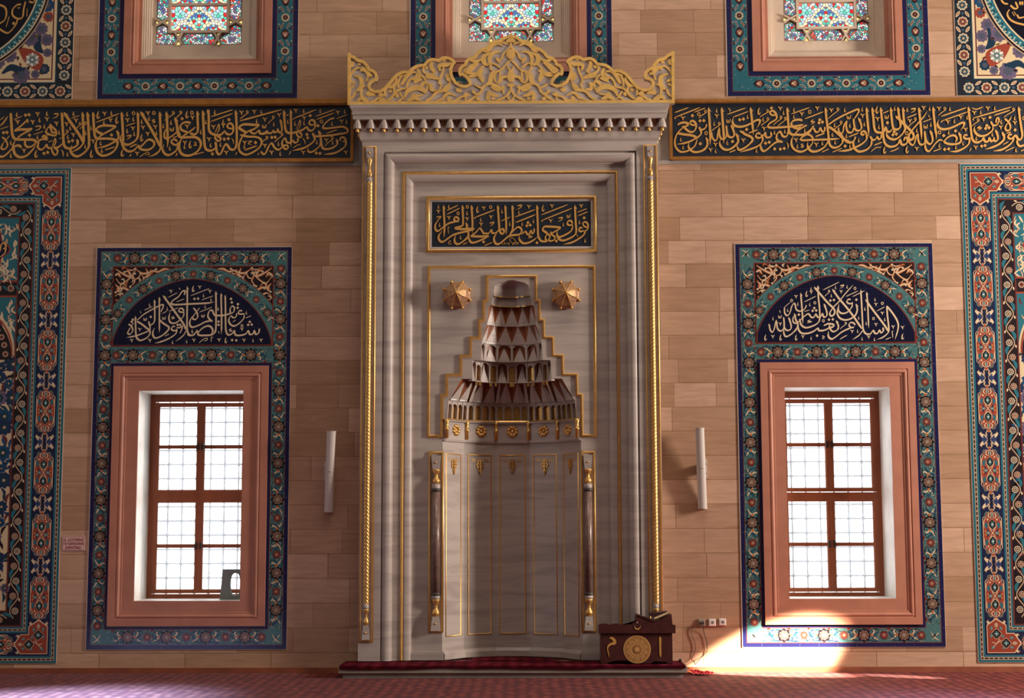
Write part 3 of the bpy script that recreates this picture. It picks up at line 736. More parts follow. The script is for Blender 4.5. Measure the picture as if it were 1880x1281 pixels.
# raised marble panel inside the outer square
# ---- bosses
def boss(cx_, cz_):
    m = MB(); R_ = 0.157; n_ = 8; rot = pi / 8
    prof_ = [(1.0, 0.0), (1.02, 0.03), (0.97, 0.05), (0.90, 0.055), (0.88, 0.09), (0.70, 0.15), (0.42, 0.195), (0.12, 0.222), (0.04, 0.228)]
    V_ = []; F_ = []
    for r_, h_ in prof_:
        for i in range(n_): a = 2 * pi * i / n_ + rot; V_.append((cx_ + R_ * r_ * cos(a), YI - h_, cz_ + R_ * r_ * sin(a)))
    for j in range(len(prof_) - 1):
        for i in range(n_): F_.append((j * n_ + i, j * n_ + (i + 1) % n_, (j + 1) * n_ + (i + 1) % n_, (j + 1) * n_ + i))
    F_.append(tuple((len(prof_) - 1) * n_ + i for i in range(n_))); m.add(V_, F_)
    o = m.build('boss', 'bronze', mih)
    k_ = MB(); k_.smooth = True
    for i in range(n_):
        a = 2 * pi * i / n_ + rot
        k_.tube([(cx_ + R_ * r_ * cos(a), YI - h_ - 0.004, cz_ + R_ * r_ * sin(a)) for r_, h_ in prof_[3:]], 0.0055, 6)
        for da in (0,):
            px_, pz_ = cx_ + R_ * 0.99 * cos(a + da), cz_ + R_ * 0.99 * sin(a + da)
            k_.tube([(px_, YI - 0.02, pz_), (px_, YI - 0.06, pz_), (px_, YI - 0.085, pz_)], 0.02, 8, [0.015, 0.018, 0.006])
    k_.tube([(cx_, YI - 0.22, cz_), (cx_, YI - 0.24, cz_), (cx_, YI - 0.262, cz_)], 0.02, 10, [0.014, 0.02, 0.004])
    k_.build('boss_ribs', 'gold', o)
for px_ in (839.5, 1039.0): boss(*W(px_, 542, YI - 0.02))

# ---- slender columns
def urn(z0, z1, r, flip=False):
    pr = [(0.55, 0), (0.85, 0.06), (0.95, 0.2), (0.75, 0.36), (0.38, 0.48), (0.5, 0.53), (0.38, 0.58), (0.7, 0.74), (1.0, 0.92), (0.98, 1.0)]
    if flip: pr = [(a, 1 - c) for a, c in pr[::-1]]
    return [(a * r, c * (z1 - z0)) for a, c in pr]
def taper_block(m, x, y, z0, z1, w0, w1):
    v = []
    for z, w_ in ((z0, w0), (z1, w1)): v += [(x - w_, y - w_, z), (x + w_, y - w_, z), (x + w_, y + w_, z), (x - w_, y + w_, z)]
    m.add(v, [(0, 1, 2, 3), (4, 5, 6, 7), (0, 1, 5, 4), (1, 2, 6, 5), (2, 3, 7, 6), (3, 0, 4, 7)])
def col_ends(root, x, y, Z, rows, w_in, w_out, r_ring, r_urn, low):
    """block, fluted urn and ring at one end of a slender column; rows run from the outer end inwards"""
    a, b_, c, d = [Z(r) for r in rows]
    m = MB(); (taper_block(m, x, y, a, b_, w_out, w_in) if low else taper_block(m, x, y, b_, a, w_in, w_out)); m.build('marble_block', 'marble', root)
    m = MB(); m.smooth = True; zz = (a + b_) / 2; yy = y - (w_in + w_out) / 2; m.tube([(x, yy + 0.004, zz), (x, yy - 0.006, zz), (x, yy - 0.010, zz)], 0.01, 10, [0.012, 0.010, 0.003]); m.build('gilt_boss', 'gold', root)
    m = MB(); m.smooth = True; z0, z1 = min(b_, c), max(b_, c); m.lathe(urn(z0, z1, r_urn), x, y, z0, 24, 8, 0.07); m.build('gilt_urn', 'gold', root)
    m = MB(); m.smooth = True; z0, z1 = min(c, d), max(c, d); m.lathe([(r_ring * 0.94, 0), (r_ring, (z1 - z0) * 0.3), (r_ring, z1 - z0)], x, y, z0, 18); m.build('marble_ring', 'marble', root)
def spiral_column(x, hand):
    y = YF - 0.004; r = 0.033; root = empty('spiral_column', (x, y, 0)); root.parent = mih; root.matrix_parent_inverse = mih.matrix_world.inverted()
    Z = lambda row: mz(row)
    col_ends(root, x, y, Z, (271, 290, 325, 333), 0.028, 0.040, 0.030, 0.031, False); col_ends(root, x, y, Z, (1174, 1147, 1117, 1108), 0.028, 0.040, 0.030, 0.031, True)
    m = MB(); m.smooth = True; z0, z1 = Z(1108), Z(333); rows = int((z1 - z0) / 0.010); n_ = 56; V_ = []; F_ = []
    for j in range(rows + 1):
        z = z0 + (z1 - z0) * j / rows
        for i in range(n_):
            a = 2 * pi * i / n_; ph = 7 * a + hand * 2 * pi * z / 0.040
            rr = r * (0.76 + 0.28 * abs(cos(ph / 2)) ** 0.8)
            V_.append((x + rr * cos(a), y + rr * sin(a), z))
    for j in range(rows):
        for i in range(n_): F_.append((j * n_ + i, j * n_ + (i + 1) % n_, (j + 1) * n_ + (i + 1) % n_, (j + 1) * n_ + i))
    m.add(V_, F_); m.build('twisted_shaft', 'gold', root)
    m = MB(); m.smooth = True; m.mould(rect(x - 0.078, x + 0.078, Z(1178.5), Z(267)), halfround(0, 0.022, 0.016, 5), YF); m.build('gilt_surround', 'gold', root)
for s_ in (-1, 1): spiral_column(s_ * (hx(276) - 0.085), -s_)

def niche_column(x, s_):
    y = YI - 0.022; root = empty('niche_column', (x, y, 0)); root.parent = mih; root.matrix_parent_inverse = mih.matrix_world.inverted(); Z = zr_
    col_ends(root, x, y, Z, (836, 861, 888, 897), 0.036, 0.050, 0.046, 0.044, False); col_ends(root, x, y, Z, (1157, 1131, 1099, 1092), 0.036, 0.052, 0.046, 0.042, True)
    m = MB(); m.smooth = True; m.lathe([(0.044, 0), (0.044, Z(901) - Z(1088))], x, y, Z(1088), 22); m.build('shaft', 'shaft_stone', root)
    for r0, r1 in ((902, 896.5), (1093, 1087)):
        m = MB(); m.smooth = True; h_ = Z(r1) - Z(r0); m.lathe([(0.044, 0), (0.052, h_ * 0.25), (0.052, h_ * 0.75), (0.044, h_)], x, y, Z(r0), 20); m.build('collar', 'collar', root)
    xo, xi = x + s_ * 0.083, x - s_ * 0.083
    m = MB(); m.smooth = True; m.mould(rect(min(xo, xi), max(xo, xi), Z(1161), Z(828)), halfround(0, 0.026, 0.018, 5), YI); m.build('gilt_surround', 'gold', root)
    m = MB(); xa, xb = sorted((x - s_ * 0.089, x + s_ * 0.31))
    m.box(xa, xb, YI - 0.035, YI + 0.02, PB, PB + 0.065); m.box(xa, xb, YI - 0.022, YI + 0.02, PB + 0.065, PB + 0.085); m.build('plinth', 'marble', root)
for s_ in (-1, 1): niche_column(XC + s_ * hp(138.2), s_)

# ---- cornice with hanging drops
def plan_sweep(m, prof_, hw_, yf_):
    """(out, z) profile carried round the three free sides"""
    rings = [[(-hw_ - o, -0.064, z), (-hw_ - o, yf_ - o, z), (hw_ + o, yf_ - o, z), (hw_ + o, -0.064, z)] for o, z in prof_]
    for a, c in zip(rings[:-1], rings[1:]):
        for i in range(3): m.quad(a[i], a[i + 1], c[i + 1], c[i])
    m.add(rings[0], [(0, 1, 2, 3)]); m.add(rings[-1], [(3, 2, 1, 0)])
YC = YF - 0.125
zc_ = lambda r: mz(r, YC)
m = MB(); plan_sweep(m, [(0.0, ZBODY - 0.05), (0.004, zc_(254)), (0.022, zc_(250)), (0.026, zc_(247)), (0.034, zc_(239)), (0.036, zc_(236)), (0.036, zc_(217)), (0.095, zc_(216)), (0.098, zc_(208)), (0.110, zc_(207)), (0.110, zc_(204.5)), (0.098, zc_(204)), (0.104, zc_(201)), (0.116, zc_(198)), (0.125, zc_(196)), (0.128, zc_(194)), (0.122, zc_(192.5)), (0.127, zc_(192)), (0.127, zc_(190.3))], HWB, YF)
m.m = 1
npd = 24; pitch = 2 * (HWB + 0.048) / (npd - 1)
for i in range(npd - 1):
    xm_ = -(HWB + 0.048) + pitch * (i + 0.5); yb = YF - 0.037
    m.add([(xm_ - 0.03, yb - 0.002, zc_(217)), (xm_ + 0.03, yb - 0.002, zc_(217)), (xm_, yb - 0.002, zc_(231)), (xm_, yb - 0.03, zc_(217))], [(0, 3, 2), (3, 1, 2)])
corn = m.build('cornice', ['marble', 'oxide'], mih)
pr = MB(); pr.smooth = True
def pendant_mesh():
    m = MB(); h_ = zc_(216) - zc_(232)
    m.smooth = False
    def half(rw, rd, z): return [(-rw, 0, z), (-rw * 0.8, -rd * 0.6, z), (-rw * 0.3, -rd, z), (rw * 0.3, -rd, z), (rw * 0.8, -rd * 0.6, z), (rw, 0, z)]
    lv = [half(0.026, 0.052, h_), half(0.036, 0.056, h_ * 0.72), half(0.046, 0.056, h_ * 0.5), half(0.050, 0.054, h_ * 0.18), half(0.050, 0.052, 0)]
    for a, c in zip(lv[:-1], lv[1:]):
        for i in range(5): m.quad(a[i], a[i + 1], c[i + 1], c[i])
    m.add(lv[-1], [(0, 1, 2, 3, 4, 5)]); m.m = 1; m.smooth = True
    m.lathe([(0.016, -0.042), (0.020, -0.036), (0.020, 0.0)], 0, -0.024, 0, 12)
    return m
for i in range(npd):
    if i == 0: pd = pendant_mesh().build('pendant', ['marble', 'gold'], corn); pd0 = pd
    else: pd = pd0.copy(); C.objects.link(pd); pd.parent = corn; pd.matrix_parent_inverse = pd0.matrix_parent_inverse
    pd.location = (-(HWB + 0.048) + pitch * i - corn.location.x, YF - 0.036, zc_(232))
for s_ in (-1, 1):
    for j in range(3):
        m = MB(); m.smooth = True; m.lathe([(0.014, -0.05), (0.019, -0.04), (0.019, 0.0)], s_ * (HWB + 0.036 - 0.018 * j), YF + 0.02 + 0.05 * j, zc_(236) - 0.035 * j, 10); m.build('side_drop', 'gold', corn)

# ---- pierced crest
YCR = YF - 0.09
A_ = lambda p: W(930 + p[0] / 8.5375, 50 + p[1] / 8.5375, YCR)
B_ = lambda p: W(1080 + p[0] / 10.676, 80 + p[1] / 10.676, YCR)
XM = WX(938.0, 130, YCR)
oA = [(65, 95), (100, 125), (180, 150), (235, 200), (300, 205), (390, 230), (450, 310), (520, 325), (600, 380), (650, 450), (730, 470), (790, 530), (800, 570), (850, 590), (893, 650), (893, 720), (868, 765), (830, 752), (785, 785), (745, 835), (722, 880), (780, 903), (850, 893), (920, 848), (965, 780), (985, 715), (988, 650), (966, 590), (930, 545), (960, 500), (1020, 462), (1090, 445), (1150, 455), (1208, 490), (1270, 474)]
oB = [(60, 272), (130, 310), (190, 380), (260, 385), (340, 400), (430, 450), (500, 520), (560, 508), (640, 520), (740, 570), (840, 680), (930, 790), (1000, 855), (1080, 888), (1160, 886), (1222, 855), (1246, 800), (1225, 745), (1170, 716), (1112, 710), (1092, 670), (1093, 610), (1115, 540), (1170, 490), (1250, 460), (1280, 395), (1340, 320), (1420, 285), (1480, 272), (1540, 220), (1600, 192), (1686, 150), (1695, 1172)]
half_ = [(x - XM, z) for x, z in [A_(p) for p in oA] + [B_(p) for p in oB]]
half_[0] = (0.0, half_[0][1]); zbase = zc_(190.3)
half_[-1] = (half_[-1][0], zbase)
full = [(XM + x, z) for x, z in half_] + [(XM - x, z) for x, z in half_[1:]][::-1]
m = MB(); m.prism(full, YCR, YCR + 0.06); crest = m.build('crest', 'marble', mih)
for s_ in (-1, 1):
    P_ = [(XM + s_ * x, z) for x, z in half_]
    w_ = 0.034; n_ = len(P_); inn = []
    for i, p in enumerate(P_):
        a, c = np.array(P_[max(i - 1, 0)]), np.array(P_[min(i + 1, n_ - 1)]); d = c - a; d = d / np.linalg.norm(d)
        nn = np.array([d[1], -d[0]]) * s_; inn.append((p[0] + nn[0] * w_, p[1] + nn[1] * w_))
    inn[0] = (XM, inn[0][1]); m = MB(); m.ribbon(P_, inn, YCR + 0.002, 0.018); m.build('crest_border', 'gilt', crest)
m = MB(); m.box(full[len(half_) - 1][0] * -1 + 2 * XM, full[len(half_) - 1][0], YCR - 0.02, YCR, zbase, zbase + 0.038); m.build('crest_border', 'gilt', crest)
CA_ = """3:62,240 70,300 120,360 180,420 205,480 210,500|5:215,500 260,515 290,490 240,570|9:62,345 40,430 62,500|8:62,345 62,500|3.5:62,510 120,560 190,640 240,680 290,700 320,760 320,830 280,880
3:120,610 90,670 60,720|3:240,680 240,780 260,860|3:240,640 300,590 370,570 390,640 350,690|6:200,290 260,260 330,265 390,310 430,370 500,380|3:110,270 180,245 230,240|6:230,390 310,385 370,420 400,480 400,560 440,600
8:380,400 470,440 500,500 480,560 430,600|5:510,490 600,530 680,520 730,490|9:575,550 640,590 700,640 740,700 720,720|3.5:480,590 550,650 600,710 660,720 740,715 790,690 780,650 750,640|8:500,690 540,690 560,740 530,800 510,860
5:550,690 600,740 680,760 730,760|5:60,800 130,780 200,790 240,850 280,880|10:60,690 58,780 60,860|6:10,910 60,912 115,910|3.5:60,930 80,1000 130,1070 210,1120 300,1150|3:62,1165 100,1130 130,1070|5:62,130 85,190 62,240|6:62,170 110,220 130,240
4:180,1050 200,980 260,930 340,900 430,890 500,930 540,1010 600,1060 680,1120 760,1155|9:230,990 300,960 380,930|8:290,690 350,720 380,790 400,860 470,910|3:520,960 600,920 640,890|4:560,1060 620,1040 665,1010 640,990|7:260,1080 340,1060 400,1030 430,1080 440,1140
2.5:408,1160 408,1060|2.5:782,1160 782,1010|3.5:740,1070 820,1080 880,1100 930,1140 1060,1160|6:720,1060 770,1050 810,1065|5:940,1070 1000,1040 1060,1030 1110,1070 1140,1110 1250,1140|6:850,965 880,990 905,970 880,955|5:1010,840 1060,910 1130,980 1220,1000 1280,1050 1310,1100
9:1030,880 1090,960 1140,980|7:1000,540 1050,580 1120,580 1190,600 1180,680|3.5:1120,600 1140,700 1180,790 1190,860 1160,890|7:1190,800 1260,780 1330,750 1366,740|6:1290,550 1320,560 1310,630 1270,690 1300,720|3:1160,890 1190,970 1260,1030 1300,1070|4:1290,890 1340,890 1320,940 1310,980 1240,970
10:1010,790 1050,760 1095,760|9:1000,820 1040,800 1080,790|3:1060,480 1110,510 1140,500|6:560,1140 590,1120 600,1140|5:330,1140 350,1120 365,1140|8:1020,1140 1040,1120 1060,1140|6:170,950 190,940 200,960"""
CB_ = """3.5:0,600 80,590 150,570 200,520 190,440 140,370 60,330|6:0,500 30,450 50,400 20,350|5:110,470 135,460 140,490|8:0,650 100,630 150,600|7:320,480 280,560 300,640 370,680 420,680|3.5:150,720 180,660 240,610|3.5:330,560 350,640 450,680 510,760 530,860|6:230,680 310,700 390,750
6:340,550 440,550 520,600 570,680 610,760 650,780|3.5:560,580 640,640 690,740 690,850|6:730,650 740,740 790,810 870,830 920,820|3.5:920,830 960,920 950,1020|3.5:790,830 770,920 800,1000 900,1080|5:830,930 850,910 870,940|3.5:120,740 120,840 160,930|6:120,740 200,760 260,840
9:160,960 200,900 300,850 420,860 520,920 570,1030|3:200,980 300,1000 420,970|3.5:540,860 640,870 710,900 760,960 830,1040 930,1100|3:670,930 620,1010 560,1080|3:580,1040 650,1080 700,1110|4:20,820 70,830 60,890 20,910|4:0,1000 60,1060 160,1110|8:260,1090 340,1060 400,1020 430,1060 520,1100
4:1000,1000 1090,1040 1160,1090 1240,1110|7:930,1110 1000,1080 1080,1100|7:1150,980 1230,960 1300,960 1260,900|8:1290,620 1280,570 1320,500 1400,470 1430,520|3:1290,620 1320,720|4:1440,390 1450,350 1480,390|3.5:1430,450 1510,450 1590,520 1640,620|7:1560,600 1470,620 1420,680 1420,780 1480,880 1520,880
6:1640,290 1640,360 1600,390 1650,420|4:1340,800 1400,820 1430,900 1420,1000 1400,1080|5:1540,740 1600,720 1650,690|3:1560,780 1640,850|3.5:1540,900 1580,1000 1680,1070|7:1280,1090 1340,1080 1420,1040 1500,1100|7:980,1000 1040,980 1080,1000|5:640,590 670,610 690,600|5:1210,610 1235,590 1250,620|5:1560,340 1590,350 1600,400|6:700,960 720,1000 700,1020"""
def crest_ornament(data, fn, name):
    for s_ in (-1, 1):
        m = MB(); k_ = 0
        for line in data.replace('\n', '|').split('|'):
            w_, pts = line.split(':'); w_ = float(w_) * 1.08 / 168.0
            pts = [fn(tuple(map(float, q.split(',')))) for q in pts.split()]
            pa = smooth_path([(x - XM, z) for x, z in pts], 6); n_ = len(pa); k_ += 1
            th = 0.011 + 0.0012 * (k_ % 5) + 0.0005 * s_
            if w_ > 0.028: ws = [w_ * (0.30 + 0.75 * sin(pi * (i + 0.6) / (n_ + 0.2))) for i in range(n_)]
            else: ws = [w_ * min(1.0, 0.55 + 0.9 * min(i, n_ - 1 - i) / (n_ * 0.25)) for i in range(n_)]
            L, R = edges_of([(XM + s_ * x, z) for x, z in pa], ws); m.ribbon(L, R, YCR + 0.002, th)
        m.build(name, 'gilt', crest)
crest_ornament(CA_, A_, 'arabesque'); crest_ornament(CB_, B_, 'arabesque')

# ---- framed verse above the niche
plaque = empty('verse_plaque', (0, YI, zr_(412)))
tag(plaque, 'dark navy verse plaque in a gold frame set above the niche hood', 'calligraphy plaque')
px0, px1, pz0, pz1 = WX(782, 412, YI), WX(1095.5, 412, YI), zr_(463.5), zr_(359.5)
m = MB(); m.smooth = True; m.mould(rect(px0, px1, pz0, pz1), halfround(0, 0.042, 0.028, 6), YI - 0.0015); m.build('gold_frame', 'gold', plaque)
m = MB(); m.mould(rect(px0 + 0.042, px1 - 0.042, pz0 + 0.042, pz1 - 0.042), [(0, 0.006), (0.012, 0.006), (0.026, 0.001)], YI - 0.0015); m.build('inner_bevel', 'marble', plaque)
m = MB(); m.box(px0 + 0.066, px1 - 0.066, YI - 0.004, YI - 0.0015, pz0 + 0.066, pz1 - 0.066); m.build('board', 'navy_board', plaque)

# ---- marble step and its carpet
stp = MB(); YS = -0.62
sx0, sx1 = WX(621, 1235, YS), WX(1262, 1235, YS)
stp.box(sx0 + 0.045, sx1 - 0.045, YS + 0.03, 0, 0, 0.045)
stp.box(sx0, sx1, YS, 0, 0.055, PLAT - 0.01); stp.box(sx0 + 0.02, sx1 - 0.02, YS + 0.012, 0, 0.045, 0.055)
sto = stp.build('marble_step', 'step_marble'); tag(sto, 'long low grey marble step running under the prayer niche', 'step')

# ---------------------------------------------------------------- glazed tile panels (painted motifs lie in the glaze)
NAVY, NAVY2, DARK, TEAL, TEAL2, TEALD = lin('#1b1c45'), lin('#20304f'), lin('#241a1d'), lin('#47706f'), lin('#2b6570'), lin('#1e3a44')
REDB, RED, CREAM, TAN, ORNG, GREYG, WHITE = lin('#66302c'), lin('#94402f'), lin('#d6bd98'), lin('#b5977b'), lin('#b9683a'), lin('#8f9488'), lin('#ded6c8')
PURP, BLUE = lin('#63556b'), lin('#1f4468')
YT = -0.010
class TP(MB):
    def __init__(s): super().__init__(); s.nl = 0
    def y(s, layer): s.nl += 1; return YT - 0.00045 * layer - 0.000008 * ((s.nl * 37) % 53)   # each glaze patch a hair above the last
    def poly(s, T, pts, col, layer):
        s.col = col; y = s.y(layer); q = [T(u, v) for u, v in pts]
        s.add([(a, y, b_) for a, b_ in q], [tuple(range(len(q)))])
    def fan(s, T, c, pts, col, layer):
        s.col = col; y = s.y(layer); q = [T(*c)] + [T(u, v) for u, v in pts]; n = len(pts)
        s.add([(a, y, b_) for a, b_ in q], [(0, 1 + i, 1 + (i + 1) % n) for i in range(n)])
    def rect(s, x0, x1, z0, z1, col, layer): s.poly(lambda u, v: (u, v), [(x0, z0), (x1, z0), (x1, z1), (x0, z1)], col, layer)
    def frame(s, r, w, col, layer):
        x0, x1, z0, z1 = r
        s.rect(x0, x1, z0, z0 + w, col, layer); s.rect(x0, x1, z1 - w, z1, col, layer); s.rect(x0, x0 + w, z0 + w, z1 - w, col, layer); s.rect(x1 - w, x1, z0 + w, z1 - w, col, layer)
    def disc(s, T, u, v, r, col, layer, lob=0, amp=0.0, n=None, rot=0.0, sq=1.0, sharp=False):
        n = n or (16 if lob == 0 else lob * 4); pts = []
        for i in range(n):
            a = 2 * pi * i / n + rot
            k = cos(lob * (a - rot)) if lob else 0
            rr = r * (1 + amp * (abs(k) * 2 - 1 if sharp else k))
            pts.append((u + rr * cos(a), v + rr * sq * sin(a)))
        s.fan(T, (u, v), pts, col, layer)
    def leaf(s, T, u0, v0, u1, v1, w, bend, col, layer, n=5):
        dx, dy = u1 - u0, v1 - v0; L_ = hypot(dx, dy); nx, ny = -dy / L_, dx / L_; a, b_ = [], []
        for i in range(n + 1):
            t = i / n; c = bend * 4 * t * (1 - t); h = w / 2 * sin(pi * t) ** 0.8 if 0 < t < 1 else 0
            px_, py_ = u0 + dx * t + nx * c, v0 + dy * t + ny * c
            a.append((px_ + nx * h, py_ + ny * h)); b_.append((px_ - nx * h, py_ - ny * h))
        pts = a + b_[-2:0:-1]
        s.poly(T, pts, col, layer)
    def curl(s, T, pts, w, col, layer, sub=4, taper=True):
        pa = smooth_path(pts, sub); n = len(pa)
        ws = [w * (min(1, 0.3 + 2.4 * min(i, n - 1 - i) / n) if taper else 1) for i in range(n)]
        L, R = edges_of(pa, ws); s.col = col; y = s.y(layer); b = len(s.v)
        v = []
        for a, c in zip(L, R): p, q = T(*a), T(*c); v += [(p[0], y, p[1]), (q[0], y, q[1])]
        v = [(a, b2 - 0.000006 * (i_ // 2), c) for i_, (a, b2, c) in enumerate(v)]
        s.add(v, [(2 * i, 2 * i + 1, 2 * i + 3, 2 * i + 2) for i in range(n - 1)])
def strip_T(p, q, side):
    """u from p to q along the strip, v across"""
    p, q = np.array(p), np.array(q); d = (q - p) / np.linalg.norm(q - p); n = np.array([-d[1], d[0]]) * side
    return (lambda u, v: tuple(p + d * u + n * v)), float(np.linalg.norm(q - p))

BRN = lin('#4b3430')
def m_rosette(t, T, u, s_=1.0, l=6):
    t.disc(T, u, 0, 0.062 * s_, DARK, l, 8, 0.13); t.disc(T, u, 0, 0.043 * s_, TAN, l + 1, 8, 0.12, rot=0.2); t.disc(T, u, 0, 0.0385 * s_, BRN, l + 2, 8, 0.12, rot=0.2)
    for i in range(8):
        a = 2 * pi * i / 8 + 0.2; t.leaf(T, u + 0.008 * s_ * cos(a), 0.008 * s_ * sin(a), u + 0.034 * s_ * cos(a), 0.034 * s_ * sin(a), 0.012 * s_, 0, TAN, l + 3, 3); t.leaf(T, u + 0.014 * s_ * cos(a), 0.014 * s_ * sin(a), u + 0.030 * s_ * cos(a), 0.030 * s_ * sin(a), 0.006 * s_, 0, REDB, l + 4, 3)
    t.disc(T, u, 0, 0.009 * s_, GREYG, l + 4)
    for sx in (-1, 1):
        t.curl(T, [(u + sx * 0.052 * s_, 0.012 * s_), (u + sx * 0.078 * s_, 0.0), (u + sx * 0.095 * s_, -0.022 * s_), (u + sx * 0.135 * s_, -0.044 * s_)], 0.015 * s_, CREAM, l)
        t.curl(T, [(u + sx * 0.06 * s_, -0.006 * s_), (u + sx * 0.085 * s_, 0.012 * s_), (u + sx * 0.100 * s_, 0.040 * s_), (u + sx * 0.082 * s_, 0.054 * s_)], 0.013 * s_, CREAM, l)
        t.curl(T, [(u + sx * 0.03 * s_, 0.058 * s_), (u + sx * 0.07 * s_, 0.052 * s_), (u + sx * 0.10 * s_, 0.06 * s_)], 0.009 * s_, TEALD, l); t.curl(T, [(u + sx * 0.03 * s_, -0.058 * s_), (u + sx * 0.07 * s_, -0.05 * s_), (u + sx * 0.09 * s_, -0.06 * s_)], 0.009 * s_, NAVY2, l)
        t.disc(T, u + sx * 0.074 * s_, 0.002, 0.012 * s_, ORNG, l + 1)
def m_redflower(t, T, u, s_=1.0, l=6):
    t.disc(T, u, 0, 0.040 * s_, REDB, l, 11, 0.30, sharp=True); t.disc(T, u, 0, 0.022 * s_, RED, l + 1, 10, 0.2); t.disc(T, u, 0.002, 0.012 * s_, TAN, l + 2, 5, 0.25); t.disc(T, u, 0, 0.005 * s_, TEALD, l + 3)
def m_leafpair(t, T, u, s_=1.0, flip=1, l=6):
    t.leaf(T, u - 0.035 * s_, -0.045 * s_ * flip, u + 0.035 * s_, 0.035 * s_ * flip, 0.017 * s_, 0.014 * flip, NAVY2, l); t.leaf(T, u - 0.028 * s_, -0.038 * s_ * flip, u + 0.03 * s_, 0.028 * s_ * flip, 0.006 * s_, 0.014 * flip, TEAL2, l + 1)
    t.leaf(T, u - 0.02 * s_, 0.048 * s_ * flip, u + 0.03 * s_, 0.052 * s_ * flip, 0.012 * s_, 0.01, TEALD, l); t.leaf(T, u + 0.03 * s_, -0.05 * s_ * flip, u - 0.025 * s_, -0.052 * s_ * flip, 0.012 * s_, 0.008, NAVY2, l)
def scrolls(t, T, L_, w, rnd, l=5):
    for _ in range(int(L_ * w * 520)):
        u, v = rnd.uniform(0, L_), rnd.uniform(-w * 0.46, w * 0.46); a = rnd.uniform(0, 6.28); k = rnd.uniform(0.014, 0.026); b_ = rnd.choice((-1, 1)) * 0.6
        t.curl(T, [(u, v), (u + k * cos(a), v + k * sin(a)), (u + 2 * k * cos(a + b_), v + 2 * k * sin(a + b_))] if abs(v + 2 * k * sin(a + b_)) < w * 0.49 else [(u, v), (u + k, v * 0.9), (u + 2 * k, v * 0.95)], 0.0055, rnd.choice((TEALD, TEALD, NAVY2, GREYG, TAN)), l, 3)
def speckle(t, T, L_, w, dens=420, cols=(TEALD, TEALD, REDB, CREAM, NAVY2), l=5, rnd=random.Random(3)):
    for _ in range(int(L_ * w * dens * 10)):
        u, v = rnd.uniform(0, L_), rnd.uniform(-w / 2, w / 2); a = rnd.uniform(0, 6.28); k = rnd.uniform(0.006, 0.014)
        t.leaf(T, u, v, u + k * cos(a), v + k * sin(a), 0.005, 0.003, rnd.choice(cols), l, 3)
def band_iznik(t, p, q, side, w, first=None, period=0.42, centered=True):
    T, L_ = strip_T(p, q, side)
    speckle(t, T, L_, w); scrolls(t, T, L_, w, random.Random(17))
    n = max(1, int(round(L_ / period))); per = L_ / n; s_ = min(1.12, w / 0.125)
    for i in range(n):
        u = (i + 0.5) * per; m_rosette(t, T, u, s_)
        m_redflower(t, T, u + per / 2 if i < n - 1 else L_ - 0.03, s_)
        m_leafpair(t, T, u + per * 0.29, s_, 1); m_leafpair(t, T, u - per * 0.29, s_, -1)
    # half rosettes along the inner edge
    for i in range(int(L_ / (per / 2))):
        u = (i + 0.25) * per / 2; t.fan(T, (u, w / 2), [(u + 0.02 * cos(a), w / 2 - 0.02 * sin(a)) for a in np.linspace(0, pi, 8)], RED, 7); t.fan(T, (u, w / 2), [(u + 0.011 * cos(a), w / 2 - 0.011 * sin(a)) for a in np.linspace(0, pi, 6)], DARK, 8)
def grout(t, r, w, step=0.205):
    x0, x1, z0, z1 = r; g = lin('#5b5a72')
    z = z0 + step
    while z < z1: t.rect(x0, x0 + w, z - 0.001, z + 0.001, g, 4); t.rect(x1 - w, x1, z - 0.001, z + 0.001, g, 4); z += step
    x = x0 + step
    while x < x1: t.rect(x - 0.001, x + 0.001, z0, z0 + w, g, 4); t.rect(x - 0.001, x + 0.001, z1 - w, z1, g, 4); x += step
def ring_holes(t, r, hole, col, layer):
    x0, x1, z0, z1 = r; a, b_, c, d = hole
    t.rect(x0, x1, z0, c, col, layer); t.rect(x0, x1, d, z1, col, layer); t.rect(x0, a, c, d, col, layer); t.rect(b_, x1, c, d, col, layer)
def slab(name, r, hole, parent, edge='plaster'):
    m = MB(); x0, x1, z0, z1 = r
    if hole:
        a, b_, c, d = hole
        c0 = max(c, z0)
        for q in ((x0, x1, z0, c), (x0, x1, d, z1), (x0, a, c, d), (b_, x1, c, d)):
            if q[1] - q[0] > 1e-4 and q[3] - q[2] > 1e-4: m.box(q[0], q[1], YT + 0.0005, -0.0015, q[2], q[3])
    else: m.box(x0, x1, YT + 0.0005, -0.0015, z0, z1)
    return m.build(name, edge, parent)

